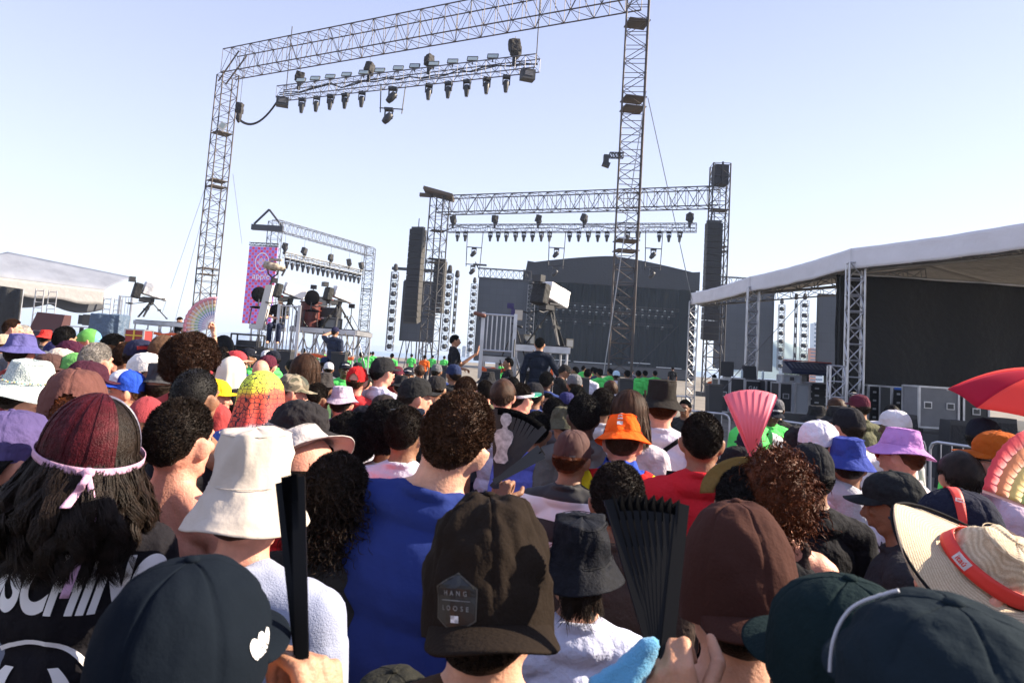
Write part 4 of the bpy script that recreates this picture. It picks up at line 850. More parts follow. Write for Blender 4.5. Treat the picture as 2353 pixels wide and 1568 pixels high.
o = P('person in navy cap crossed by a red lanyard ribbon behind the straw hat', 2205, 1165, 186, 70, 'cap', hat=dict(t='cap', tall=.1, brim=.075), hatc=(.012, .014, .028), hair='under', hairc='black', skin='brown', shirt=(.03, .03, .04), seed=0, W=.235)
rr = MB().sheet(lambda u, v: cap_dome(R(38+v*14), R(-8+176*u) if -8+176*u <= 90 else R(89), 0, .003, .1)+hdir(R(40), R(40))*.002, 30, 4, .0016)
rr = MB(); g = [[cap_dome(wrap(R(52+8*j)) if i < 11 else wrap(R(-52-8*j)), R(-8+8.9*i) if i < 11 else R(-8+8.9*(21-i)), 0, .003, .1)+hdir(R(45), R(60))*.0015 for j in range(3)] for i in range(22)]
def rfn(u, v):
    t = u*2-1; x = .089*math.sin(t*math.pi/2*.99); ang = t*math.pi/2*.99; p = cap_dome(R(90)*(1 if t > 0 else -1), R(90)-abs(ang)*1.05, 0, 0, .1); return p*1+Vector((0, .02+(v-.5)*.028, 0))*math.cos(ang*.6)+hdir(R(90) if t > 0 else R(-90), R(90)-abs(ang))*.004
rr = MB().sheet(rfn, 40, 4, .0016).build('lanyard_ribbon', mat('red_ribbon', (.62, .03, .02), rough=.6, bump=.1), o['cap'])
tagon(o, rr, 1.69, 0, .6, 42)

# ================================================================ guards and crew
LIME = cloth('lime_polo', (.10, .62, .13))
def guard(label, px, py, w_, yaw, skin='brown', txt='SYNERGIA', face=True, num=None, **k):
    o = P(label, px, py, w_, yaw, 'cap', hat=CAP, hatc=(.012, .014, .022), hair='under', hairc='black', skin=skin, shirt=LIME, face=face, group='guards in lime polo shirts', **k)
    if txt: captext(o, txt, .024, 0, 24)
    if num:
        decal('lettering', text_mesh(num, .085, 0, bold=.002), Matrix.Translation((0.0, -.35, 1.28)) @ Matrix.Rotation(R(90), 4, 'X'), o['shirt'].data, mat('dark_print', (.02, .02, .06)), o['root'], (0, 1, 0), .003)
        decal('lettering', text_mesh('SINERGIA', .075, 0, bold=.002), Matrix.Translation((0.0, -.35, 1.12)) @ Matrix.Rotation(R(90), 4, 'X'), o['shirt'].data, mat('dark_print', (.02, .02, .06)), o['root'], (0, 1, 0), .003)
    return o
guard('guard in lime polo numbered 1312 left of the bald man', 571, 806, 30, -55, num='1312')
guard('guard in lime polo facing left in front of the left camera platform', 628, 812, 30, 85, skin='light')
guard('guard in lime polo left of the red cap with the face half hidden', 793, 836, 28, 200, skin='dark')
guard('guard in navy lettered cap looking down below the gesturing man', 938, 850, 27, 185, skin='brown')
guard('guard whose lettered navy cap shows above the green visor', 1167, 872, 28, 175, skin='brown')
guard('guard in lime polo looking right behind the pink fan', 1731, 915, 50, 215, skin='tan')
guard('guard in lime polo with face lowered right of the pink fan', 1778, 928, 40, 190, skin='dark', hr=(22, 0, 0))
guard('guard in lime polo and black cap facing right near the orange cap', 2258, 975, 66, -70, skin='tan', txt='SIN', face=False, hr=(0, 0, 0))

# ---- more of the crowd standing between the rows, and unseen people added outside the frame to shade the front row
occ = [(c.location.x, c.location.y) for c in COL.objects if c.name.startswith('person') and c.parent is None]
rf = random.Random(21); LM = [(49, 790, 'purple bucket hat'), (172, 790, 'bowed maroon cap'), (222, 826, 'grey haired man'), (66, 868, 'crochet sun hat'), (295, 868, 'blue and white cap'), (439, 828, 'wide brown afro'), (533, 852, 'cream head cloth'), (602, 905, 'honeycomb head cloth'), (703, 850, 'chestnut bob'), (821, 853, 'red cap'), (786, 908, 'lavender bucket hat'), (880, 832, 'tall bearded man'), (954, 882, 'cap with the prominent ear'), (1196, 912, 'green visor'), (1302, 910, 'olive floppy hat'), (1385, 928, 'sunlit dark curls'), (1520, 908, 'black bucket hat'), (1445, 945, 'orange bucket hat'), (1720, 990, 'pink fan'), (1880, 985, 'plain white cap'), (2070, 1018, 'lilac bucket hat')]
kinds = [('black cap', dict(hat=CAP, hatc=BLK, hair='under')), ('dark crop', dict(hair='short', hairc='dark')), ('maroon cap', dict(hat=CAP, hatc=MAROON, hair='under')), ('black curls', dict(hair='curly', hairc='black')), ('grey cap', dict(hat=CAP, hatc=(.12, .12, .13), hair='under')), ('brown hair', dict(hair='short', hairc='brown')),
         ('white cap', dict(hat=CAP, hatc=(.55, .53, .56), hair='under')), ('beige bucket hat', dict(hat=BUCKET, hatc=(.33, .27, .20), hair='under')), ('navy cap', dict(hat=CAP, hatc=NAVY, hair='under')), ('shaved head', dict(hair='buzz', hairc='black')), ('black bucket hat', dict(hat=BUCKET, hatc=(.02, .02, .022), hair='under')), ('brown bob', dict(hair='bob', hairc='brown', sex='f'))]
used = set(); cnt = 0
for tr in range(4000):
    if cnt >= 52: break
    y = rf.uniform(2.6, 15); x = rf.uniform(-.68*y, .66*y)
    lim = 15.5-(x+5)*.85 if x > -5 else 16.5
    if y > lim-.8 or min((x-a)**2+(y-b)**2 for a, b in occ) < .36**2: continue
    s_ = rf.uniform(.90, .985); cv = CM.to_3x3().inverted() @ Vector((x, y, 1.69*s_-HCAM)); px = PPX-F*cv.x/cv.z; py = PPY+F*cv.y/cv.z
    if not -40 < px < 2080 or 1400 < px < 1700 and y < 8 or 1560 < px < 1700 or 1180 < px < 1400 and y < 5: continue
    d_, (lx, ly, ln) = min((math.hypot(px-l[0], py-l[1]), l) for l in LM); kn, kw = kinds[rf.randrange(len(kinds))]
    side = 'left of' if px < lx-12 else 'right of' if px > lx+12 else 'behind' if py < ly else 'in front of'; key_ = (kn, side, ln)
    if key_ in used: continue
    used.add(key_); occ.append((x, y)); cnt += 1; kw = dict(kw); sx = kw.pop('sex', rf.choice('mmf')); shc = rf.choice([(.02, .02, .022), (.5, .48, .52), (.12, .13, .16), (.3, .03, .03), (.03, .05, .16), (.10, .10, .06), (.4, .3, .12)])
    W0, z0 = REF['bare']; q = Vector((x, y, z0*s_))
    P('person with %s %s the %s' % (kn, side, ln) if 'hair' in kn or 'c' in kn[-4:] and False else 'person with a %s %s the %s' % (kn, side, ln), px, py, 1, rf.uniform(-35, 30), sex=sx, skin=rf.choice(['tan', 'brown', 'brown', 'pink', 'dark']), shirt=shc, seed=rf.randrange(4), s=s_, at_xy=(x, y), **kw)
for i, (x, y, s_) in enumerate(((1.62, .35, 1.06), (1.75, 1.35, 1.08), (2.1, .8, 1.08), (2.5, 1.6, 1.06), (1.3, -.1, 1.05), (.62, -.35, 1.0), (-.2, -.5, 1.0), (-1.0, .1, 1.04), (2.9, 2.3, 1.08))):  # added figures, never in view, that block light from the nearest heads
    P('person standing %s of the camera outside the picture, %s' % (('right', 'left')[x < 0], ('far back', 'near the straw hat', 'farther out', 'beyond the straw hat', 'just behind', 'close behind', 'directly behind', 'at the shoulder', 'farthest out')[i]), 0, 0, 1, -8, skin='tan', shirt=(.05, .05, .07), hair='short', s=s_, at_xy=(x, y), seed=i)
# ================================================================ setting
def ground_mat(n, l, b, tc):
    no = n.new('ShaderNodeTexNoise'); no.inputs['Scale'].default_value = 1.2; no.inputs['Detail'].default_value = 8; l.new(tc.outputs['Object'], no.inputs['Vector'])
    r = ramp(n, [(.3, (.13, .115, .095)), (.7, (.24, .21, .17))], 'LINEAR'); l.new(no.outputs[0], r.inputs[0]); l.new(r.outputs[0], b.inputs[0]); b.inputs['Roughness'].default_value = .95
GS = 1500
tag(MB().add([(-GS, -60, 0), (GS, -60, 0), (GS, 190, 0), (-GS, 190, 0)], [(0, 1, 2, 3)], 0, False).build('ground', pattern_mat('trodden_sand', ground_mat)), kind='structure')
tag(MB().add([(-GS, 190, -.4), (GS, 190, -.4), (GS, 1600, -.4), (-GS, 1600, -.4)], [(0, 1, 2, 3)], 0, False).build('water', mat('sea', (.20, .27, .36), rough=.3, bump=.5, bscale=.6, spec=.5)), kind='structure')
rg = random.Random(5)
def ridge(name, pts, Y, m):
    mb = MB(); N = 90; x0 = at(pts[0][0], 800, Y).x; x1 = at(pts[-1][0], 800, Y).x
    def h(x):
        px = x
        for (a, ha), (c, hb) in zip(pts[:-1], pts[1:]):
            A, B = at(a, 800, Y).x, at(c, 800, Y).x
            if x <= B: t = (x-A)/(B-A); t = t*t*(3-2*t); return ha+(hb-ha)*t
        return pts[-1][1]
    def fn(u, v):
        x = x0+(x1-x0)*u; z = h(x)*(1+.15*noise.noise(Vector((x/(Y*.02), 0, 1)))); return Vector((x, Y+(1-v)*0+v*Y*.12, z*math.sin(v*math.pi/2*1.0) if v < 1 else z)) if v > 0 else Vector((x, Y, -2))
    mb.grid(fn, N, 8); return tag(mb.build(name, m), kind='structure')
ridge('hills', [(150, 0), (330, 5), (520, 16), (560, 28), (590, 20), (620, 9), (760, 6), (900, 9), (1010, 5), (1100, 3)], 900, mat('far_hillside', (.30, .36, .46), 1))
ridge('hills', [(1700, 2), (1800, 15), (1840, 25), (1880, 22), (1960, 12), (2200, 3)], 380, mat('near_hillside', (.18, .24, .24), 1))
def building(label, px, pyt, w_, Y, col, group='far apartment towers', fl=8, cols=4):
    a = at(px-w_/2, 800, Y); b = at(px+w_/2, 800, Y); top = at(px, pyt, Y).z; W_ = b.x-a.x
    t = thing('apartment_tower', label, 'building', ((a.x+b.x)/2, Y, 0), 0, group)
    MB().box((0, W_*.4, top/2), (W_, W_*.8, top)).build('wall', mat('wall_'+str(col), col, .9), t)
    MB().box((0, W_*.4, top+W_*.04), (W_*.5, W_*.4, W_*.08)).build('roof', mat('roof_grey', (.3, .3, .3), .9), t)
    wm = mat('window_band', (.10, .13, .17), .3)
    for k in range(fl): MB().box((0, -.05*W_/10, top*(k+.6)/fl), (W_*.86, W_*.02, top/fl*.42)).build('window_band', wm, t)
    return t
for i, (px, py, w_, Y, c) in enumerate(((1066, 795, 9, 640, (.52, .49, .46)), (1076, 788, 8, 620, (.58, .54, .5)), (1054, 801, 10, 670, (.45, .45, .47)), (1044, 806, 9, 690, (.5, .5, .5)))):
    building('pale far %s tower of flats behind the gesturing man' % ('third lowest', 'tallest', 'wide low', 'lowest')[i], px, py, w_, Y, c)
building('white balconied tower of flats seen between the right hand screens', 1880, 742, 24, 300, (.62, .62, .60), fl=14)
building('orange faced tower of flats right in front of the white balconied one', 1868, 800, 14, 280, (.55, .20, .10), fl=10)
building('low grey block of flats left of the orange tower', 1818, 826, 34, 310, (.4, .4, .38), fl=4)
# palm-like round tree by the equipment tent
def tree(label, px, pyt, w_, Y):
    c = at(px, pyt, Y); W_ = w_*Y/F; t = thing('tree', label, 'tree', (c.x, Y, 0)); r = random.Random(int(px))
    MB().cap((0, 0, 0), W_*.06, (0, 0, c.z*.6), W_*.04).build('trunk', mat('bark', (.09, .06, .04), .9), t); m = MB()
    for i in range(1400):
        d = Vector((r.gauss(0, 1), r.gauss(0, 1), r.gauss(0, 1))).normalized()*r.uniform(.3, 1)**.5; d *= 1+.35*noise.noise(d*2.4); p = Vector((d.x*W_*.5, d.y*W_*.5, c.z*.72+d.z*c.z*.28)); a = Vector((r.uniform(-1, 1), r.uniform(-1, 1), r.uniform(-1, 1)))*W_*.06; b = Vector((r.uniform(-1, 1), r.uniform(-1, 1), r.uniform(-1, 1)))*W_*.06
        m.add([p, p+a, p+b], [(0, 1, 2)], 0, False)
    m.build('crown', mat('leaves', (.05, .10, .03), .8, var=.4, vscale=1), t)
tree('green tree between the light columns right of the stage', 1812, 845, 26, 140); tree('small green tree below the orange faced tower', 1838, 838, 34, 150)

# ---------------------------------------------------------------- trusses
def truss(m, p0, p1, w_, h_, n, rc, rb, up=(0, 0, 1), mi=0, sq=4):
    p0 = Vector(p0); p1 = Vector(p1); d = (p1-p0).normalized(); up = Vector(up); s = d.cross(up).normalized(); u = s.cross(d).normalized()
    C = [s*w_/2+u*h_/2, -s*w_/2+u*h_/2, -s*w_/2-u*h_/2, s*w_/2-u*h_/2]
    for c in C: m.tube(p0+c, p1+c, rc, n=6 if rc > .02 else 4, mi=mi)
    for k in range(n):
        a = p0.lerp(p1, k/n); b = p0.lerp(p1, (k+1)/n)
        for j in range(4):
            c, e = C[j], C[(j+1) % 4]; q = (k+j) % 2
            m.tube(a+(c if q else e), b+(e if q else c), rb, n=4, mi=mi, cap=False); m.tube(a+c, a+e, rb, n=4, mi=mi, cap=False)
    for j in range(4): m.tube(p1+C[j], p1+C[(j+1) % 4], rb, n=4, mi=mi)
    return m
def line(label, pts, r=.012, m=DARKSTEEL, cat='cable', name='cable'):
    return tag(MB().path([Vector(p) for p in pts], r, 4).build(name, m), label, cat)
def sag(a, b, k, n=14): a = Vector(a); b = Vector(b); return [a.lerp(b, i/n)+Vector((0, 0, -k*4*(i/n)*(1-i/n))) for i in range(n+1)]
def gantry(label, L, RR, z, wt, hb, wb, rc, rb, nb, rust=None, rzl=0, rzr=0, zt=(0, 0), nt_=(18, 18)):
    # L and RR: ground points of the two towers
    t = thing('gantry', label, 'gantry', ((L[0]+RR[0])/2, (L[1]+RR[1])/2, 0), 0, 'black steel gantries'); off = -Vector(t.location)
    for P_, rz, zz, n in ((L, rzl, zt[0], nt_[0]), (RR, rzr, zt[1], nt_[1])):
        b = Vector((P_[0], P_[1], 0)); m = MB(); truss(m, b+off, b+off+Vector((0, 0, zz or z)), wt, wt, n, rc, rb, up=(math.sin(R(rz)), math.cos(R(rz)), 0))
        m.box(b+off+Vector((0, 0, .15)), (wt*1.6, wt*1.6, .3))
        for q in (.33, .35, .62, .64, .80): m.box(b+off+Vector((0, 0, (zz or z)*q)), (wt*.98, wt*.98, .035), Matrix.Rotation(R(rz), 3, 'Z'))
        m.build('tower', rust or DARKSTEEL, t)
    a = Vector((L[0], L[1], z))+off; b = Vector((RR[0], RR[1], z))+off; m = MB(); truss(m, a, b, wb, hb, nb, rc*.8, rb); m.build('beam', rust or DARKSTEEL, t)
    return t
RUST = mat('rusted_dark_steel', (.060, .058, .062), .55, metal=.3, var=.5, vscale=1.1, col2=(.10, .075, .058), bump=.2, bscale=20)
# front gantry
ZB = at(552, 150, 33).z; YR = 25*(ZB-.6-HCAM)/(at(1440, 8, 25).z-HCAM); GL = at(490, 500, 33); GR = at(1441, 500, YR)
g1 = gantry('tall foreground gantry with its beam running out of the top of the picture', (GL.x, 33), (GR.x, YR), ZB, .78, 1.2, .9, .034, .014, 34, RUST, 45, 8, zt=(ZB-.55, ZB+2.2), nt_=(26, 34))
off1 = -Vector(g1.location)
m = MB(); aa = Vector((GL.x, 33, ZB-.55))+off1
m.tube(aa+Vector((-.5, .1, -.3)), aa+Vector((.55, -.3, 1.15)), .04); m.tube(aa+Vector((-.3, .5, -.3)), aa+Vector((.75, .2, 1.15)), .04); m.box(aa+Vector((.1, 0, .2)), (.8, .8, .5)) if 0 else None
m.build('corner_brace', RUST, g1)
# second gantry
G2L = at(1000, 600, 59); G2R = at(1648, 560, 50)
g2 = gantry('second gantry with speaker stacks hanging at both ends in front of the stage', (G2L.x, 59), (G2R.x, 50), 14.75, 1.25, 1.45, 1.2, .06, .026, 30, DARKSTEEL, 20, 5, zt=(15.6, 17.2), nt_=(16, 18))
off2 = -Vector(g2.location)
MB().box(Vector((G2L.x-.1, 59, 15.75))+off2, (2.6, 2.4, .25), Euler((0, R(12), 0)).to_matrix()).box(Vector((G2L.x-1.2, 59, 15.6))+off2, (1.2, .4, .3)).build('head_platform', mat('plywood_deck', (.10, .075, .055), .8), g2)
MB().box(Vector((G2R.x, 50, 16.4))+off2, (1.0, 1.0, 1.5)).box(Vector((G2R.x, 49.4, 16.5))+off2, (.12, .1, 1.6)).build('head_block', mat('dark_net', (.03, .03, .033), .9), g2)
# third gantry, small at left
G3L = at(625, 600, 74); G3R = at(840, 700, 90)
g3 = gantry('smallest gantry behind the checked banner with a triangular head', (G3L.x, 74), (G3R.x, 90), 14.7, 1.2, 1.15, 1.1, .05, .022, 26, steel('grey_truss_steel', (.16, .17, .19)), 0, 0, zt=(15, 15.2), nt_=(16, 22))
off3 = -Vector(g3.location); m = MB(); c = Vector((G3L.x-.7, 73.6, 14.6))+off3
m.box(c+Vector((0, 0, -.35)), (3.4, .5, .6)); m.tube(c+Vector((-1.5, 0, 0)), c+Vector((0, 0, 1.7)), .12); m.tube(c+Vector((1.5, 0, 0)), c+Vector((0, 0, 1.7)), .12); m.build('triangular_head', mat('black_steel_head', (.035, .035, .04), .5), g3)

# ---------------------------------------------------------------- lamps
def lamp_proto(s=1.0, tiltd=0):
    t = bpy.data.objects.new('moving_head_light', None); COL.objects.link(t)
    MB().box((0, 0, -.06), (.34, .26, .12)).box((0, 0, .03), (.05, .05, .1)).build('base', DARKMETAL, t)
    y = MB()
    for sx in (-1, 1): y.hexa([(sx*.13, -.05, -.42), (sx*.17, -.05, -.42), (sx*.17, .05, -.42), (sx*.13, .05, -.42)][::sx], [(sx*.13, -.07, -.12), (sx*.17, -.07, -.12), (sx*.17, .07, -.12), (sx*.13, .07, -.12)][::sx])
    y.box((0, 0, -.13), (.34, .10, .03)).build('yoke', DARKMETAL, t)
    h = MB(); prof = [(.02, -.20), (.10, -.22), (.125, -.30), (.125, -.48), (.105, -.60), (.085, -.72), (.075, -.76), (.02, -.765)]
    h.grid(lambda u, v: (lambda q: Vector((math.sin(u*6.2832)*q[0], math.cos(u*6.2832)*q[0]*.9, q[1])))(prof[min(int(v*7+.001), 7)]), 16, 8, closed=True)
    ho = h.build('head', DARKMETAL, t); MB().tube((0, 0, -.765), (0, 0, -.772), .055, n=14).build('lens', mat('lens_glass', (.25, .28, .33), .1, spec=1), ho)
    return t
def row_of_lamps(pts, label_fn, group, sc=1.0, first=None, tilt=0):
    p = first or lamp_proto()
    for i, q in enumerate(pts):
        o = p if (i == 0 and not first) else copy_tree(p)
        o.location = q; o.scale = (sc,)*3; tag(o, label_fn(i), 'stage light', group); o.rotation_euler = (R(tilt+4*math.sin(i*2.1)), 0, R(20*math.sin(i*1.7)))
    return p
def rig(label, a, b, w_, h_, n, m_, rc=.025, rb=.012):
    mid = (Vector(a)+Vector(b))/2; t = thing('lighting_truss', label, 'truss', mid, 0, 'hanging lighting trusses'); mb = MB(); truss(mb, Vector(a)-mid, Vector(b)-mid, w_, h_, n, rc, rb); mb.build('frame', m_, t)
    cb = MB(); d = (Vector(b)-Vector(a)); N = 22; r = random.Random(int(a[0]*10))
    pts = [Vector(a)-mid+d*(i/N)+Vector((0, r.uniform(-.1, .1), r.uniform(-.1, .12)*h_*2)) for i in range(N+1)]; cb.path(pts, .03 if h_ > .4 else .02, 5); cb.path([p+Vector((0, 0, r.uniform(-.12, .12))) for p in pts], .025, 5); cb.build('wiring', BLKPLASTIC, t)
    return t
def Yon(px, x0, Y0, x1, Y1):            # depth along a straight line seen from pixel x0 (at Y0) to x1 (at Y1)
    A = at(x0, 800, Y0).x; B = at(x1, 800, Y1).x; lo, hi = 0, 1
    for _ in range(40):
        t = (lo+hi)/2; Y = Y0+(Y1-Y0)*t; X = A+(B-A)*t
        if X/Y > at(px, 800, 1).x: hi = t
        else: lo = t
    return Y0+(Y1-Y0)*t
# rig 1
r1a = at(642, 228, 31.8); r1b = at(1236, 130, 26.6); r1b.z = r1a.z = (r1a.z+r1b.z)/2
RIG1 = rig('long lighting truss hanging from the tall foreground gantry', r1a, r1b, .5, .55, 30, steel('truss_grey', (.13, .13, .15), .5, .4))
def on1(px): Y = Yon(px, 642, 31.8, 1236, 26.6); p = at(px, 200, Y); return Vector((p.x, Y, r1a.z))
lp = row_of_lamps([on1(x)+Vector((0, 0, -.38)) for x in (697, 730, 762, 795, 833, 985, 1030, 1072, 1117, 1162)], lambda i: '%s dark stage light from the left hanging under the long foreground truss' % ORD[i], 'stage lights under the foreground truss', .92)
def flood(q, label, grp, s=1):
    t = thing('floodlight', label, 'floodlight', q, 0, grp); rot = Euler((R(-25), 0, R(-8))).to_matrix()
    MB().box((0, 0, .12), (.46, .07, .24), rot).build('housing', DARKMETAL, t); MB().box((0, -.045, .105), (.40, .02, .18), rot).build('glass', mat('floodlight_glass', (.42, .50, .52), .35), t); MB().box((0, .03, -.04), (.05, .04, .16)).build('bracket', DARKMETAL, t)
    return t
fx = (694, 726, 760, 797, 836, 872, 914, 951, 994, 1037, 1082, 1128)
f0 = None
for i, x in enumerate(fx):
    lab = '%s pale glass floodlight from the left on top of the long foreground truss' % ORD[i]; q = on1(x)+Vector((0, -.25, .30))
    if not f0: f0 = flood(q, lab, 'floodlights on the foreground truss')
    else: c_ = copy_tree(f0, None, lab); c_.location = q
def hoist(q, top, label, grp, s=1.0, seed=0):
    t = thing('chain_hoist', label, 'chain hoist', q, 0, grp, s); 
    me = remesh(MB().box((0, 0, .45), (.42, .36, .5), Euler((.15, .2, .3+seed)).to_matrix()).ell((.05, 0, .28), (.2, .2, .3)), .035, 3); displace(me, lambda p: .03*noise.noise(p*6+Vector((seed, 0, 0)))); link('bag', me, t, mat('black_bag', (.030, .028, .028), .8, bump=.5, bscale=12))
    MB().box((0, 0, .02), (.14, .14, .5)).build('hook_block', DARKMETAL, t)
    MB().tube((0, 0, .6), (0, 0, (top-q[2])/s), .012, n=4).build('chain', DARKSTEEL, t); return t
for i, x in enumerate((686, 845, 981, 1177)): hoist(on1(x)+Vector((0, 0, .30)), ZB-.5, '%s bagged chain hoist from the left above the long foreground truss' % ORD[i], 'bagged chain hoists on the foreground truss', (.92, .92, .9, 1.15)[i], i)
# hanging pair in the middle and end boxes
def trapeze(c, label, levels, w_, step, grp, sc=1.0):
    t = thing('lamp_trapeze', label, 'frame', c, 0, grp); m = MB()
    for s_ in (-1, 1): m.tube((s_*w_/2*1.15, 0, 0), (s_*w_/2, 0, -step*levels-.15), .025*sc, n=4)
    for k in range(1, levels+1): m.tube((-w_/2*1.1, 0, -step*k+.05), (w_/2*1.1, 0, -step*k+.05), .028*sc, n=4)
    m.build('frame', DARKMETAL, t); return t
def big_lamp(q, label, grp, s=1.0, rz=0):
    t = thing('wash_light', label, 'stage light', q, rz, grp, s)
    MB().box((0, 0, -.05), (.4, .3, .12)).build('base', DARKMETAL, t); MB().box((.17, 0, -.28), (.05, .12, .4)).box((-.17, 0, -.28), (.05, .12, .4)).box((0, 0, -.10), (.38, .12, .04)).build('yoke', DARKMETAL, t)
    h = MB(); rot = Euler((R(0), R(38), 0)).to_matrix(); prof = [(.02, .22), (.14, .2), (.17, .05), (.17, -.15), (.12, -.34), (.02, -.36)]
    h.grid(lambda u, v: rot @ (lambda q: Vector((math.sin(u*6.2832)*q[0], math.cos(u*6.2832)*q[0], q[1])))(prof[min(int(v*5+.001), 5)])+Vector((0, 0, -.42)), 16, 6, closed=True); h.build('head', DARKMETAL, t); return t
q = on1(903); trapeze(q+Vector((0, 0, -.2)), 'hanging trapeze frame under the middle of the foreground truss', 1, .95, 1.15, 'lamp trapezes')
big_lamp(q+Vector((0, 0, -.35)), 'slanted wash light directly under the middle of the foreground truss', 'wash lights on the foreground trapeze', .95); big_lamp(q+Vector((-.1, 0, -1.30)), 'lowest slanted wash light hanging in the trapeze frame', 'wash lights on the foreground trapeze', .95)
for x, dz, lab in ((652, -.45, 'dark box under the left end of the foreground truss'), (1210, -.45, 'dark box under the right end of the foreground truss')):
    t = thing('junction_box', lab, 'box', on1(x)+Vector((0, 0, dz)), .3, 'boxes under the truss ends'); MB().box((0, 0, 0), (.55, .4, .42)).build('body', DARKMETAL, t); MB().box((0, -.21, .02), (.35, .02, .2)).build('panel', mat('box_panel', (.10, .10, .11), .4), t)
line('thick black cable sagging from the foreground truss to the left tower', sag(r1a+Vector((0, 0, -.2)), at(545, 270, 32.6), .75), .06, BLKPLASTIC)
for i, (x, y0) in enumerate(((658, 60), (1228, -30))):
    p = on1(x); tag(MB().tube(p, Vector((p.x, p.y, at(x, y0, p.y).z)), .022, n=6).build('rod', DARKSTEEL), '%s vertical rod rising above the long foreground truss' % ('left hand', 'right hand')[i], 'rod')
# pipe arm with lamp on the right tower
c = at(1392, 366, YR-.4); t = thing('bracket', 'short truss bracket with a dark camera on the left side of the right tower', 'bracket', c); a2 = at(1425, 357, YR-.4)-c
m = MB(); truss(m, (0.12, 0, .15), a2+Vector((.1, 0, 0)), .15, .18, 5, .015, .01); m.build('arm', DARKSTEEL, t); MB().box((0, 0, .0), (.18, .2, .3)).box((0, -.05, -.2), (.26, .22, .16), Euler((0, .3, 0)).to_matrix()).build('camera', DARKMETAL, t)
line('steel guy wire from the right tower down to the equipment tent', [at(1488, 225, YR+.3), at(1590, 690, 26)], .018, steel('galvanised_wire', (.3, .3, .3)))
line('thick guy rope with a turnbuckle left of the right tower foot', [at(1484, 210, YR-.5), at(1386, 860, 22.5)], .022, steel('galvanised_wire', (.3, .3, .3)), 'rope', 'rope')
line('dark guy wire slanting from the right tower foot to the tent corner', [at(1440, 862, YR-1), at(1592, 715, 27)], .014)
for i, (a, b) in enumerate((((475, 420), (372, 720)), ((470, 480), (400, 745)), ((535, 400), (556, 560)))): line('thin guy wire %s the left tower' % ('farthest left of', 'close on the left of', 'just right of')[i], [at(a[0], a[1], 33), at(b[0], b[1], 36)], .010, steel('galvanised_wire', (.3, .3, .3)))
t = thing('chain_hoist', 'bagged chain hoist hanging beside the left tower', 'chain hoist', at(549, 262, 32.4), 0); me = remesh(MB().box((0, 0, .3), (.3, .3, .5)).ell((0, 0, -.1), (.14, .14, .35)), .03); displace(me, lambda p: .03*noise.noise(p*7)); link('bag', me, t, mat('black_bag', (.03, .028, .028), .8, bump=.5, bscale=12)); MB().tube((0, 0, .5), (0, 0, 3.4), .012, n=4).build('chain', DARKSTEEL, t)
t = thing('floodlight', 'white floodlight box clamped to the left tower', 'floodlight', at(511, 290, 32.3), .4); MB().box((0, 0, 0), (.3, .16, .38), Euler((.3, .5, 0)).to_matrix()).build('housing', mat('white_paint', (.7, .7, .68), .5), t); MB().box((0, -.1, 0), (.2, .02, .26), Euler((.3, .5, 0)).to_matrix()).build('glass', mat('floodlight_glass', (.42, .5, .52), .35), t)

# rig 2 on the second gantry
r2a = at(1028, 526, 57.5); r2b = at(1600, 522, 50.6); r2b.z = r2a.z = (r2a.z+r2b.z)/2
rig('lighting truss hanging under the second gantry with a long row of lamps', r2a, r2b, .5, .62, 46, steel('truss_grey_far', (.12, .12, .14), .5, .4), .03, .016)
def on2(px): Y = Yon(px, 1028, 57.5, 1600, 50.6); p = at(px, 530, Y); return Vector((p.x, Y, r2a.z))
row_of_lamps([on2(x)+Vector((0, 0, -.30)) for x in (1052, 1070, 1127, 1145, 1164, 1185, 1204, 1224, 1244, 1263, 1309, 1330, 1352, 1374, 1395, 1442, 1466, 1515, 1537, 1562)], lambda i: '%s small stage light from the left under the second gantry truss' % ORD[i], 'stage lights under the second gantry', 1.05, lp)
for i, x in enumerate((1039, 1135, 1235, 1340, 1583)): hoist(on2(x)+Vector((0, 0, .30)), 14.2, '%s bagged chain hoist from the left above the second gantry truss' % ORD[i], 'bagged chain hoists on the second gantry', 1.15, i+4)
for i, (x, lv) in enumerate(((1092, 2), (1281, 2), (1503, 2))):
    q = on2(x)+Vector((0, 0, -.2)); trapeze(q, 'two tier lamp frame hanging at the %s of the second gantry truss' % ('left', 'middle', 'right')[i], lv, 1.15, 1.45, 'lamp trapezes', 1.4)
    for k in range(lv): big_lamp(q+Vector((0, 0, -1.5*(k+1)+.05)), '%s lamp in the %s hanging frame of the second gantry' % (('upper', 'lower')[k], ('left', 'middle', 'right')[i]), 'lamps in the hanging frames', 1.05)
# rig 3
r3a = at(652, 590, 75); r3b = at(832, 622, 88); r3b.z = r3a.z = (r3a.z+r3b.z)/2
rig('small lighting truss hanging under the smallest gantry', r3a, r3b, .5, .6, 30, steel('truss_pale', (.30, .30, .28), .5, .4), .035, .02)
row_of_lamps([r3a.lerp(r3b, .04+.92*i/15)+Vector((0, 0, -.35)) for i in range(16)], lambda i: '%s tiny stage light from the left under the smallest gantry' % ORD[i], 'stage lights under the smallest gantry', 1.5, lp)
for i, f_ in enumerate((0.0, .22, .55, .8, .98)): hoist(r3a.lerp(r3b, f_)+Vector((0, 0, .35)), 14, '%s bagged chain hoist from the left under the smallest gantry' % ORD[i], 'bagged chain hoists on the smallest gantry', 1.4, i)

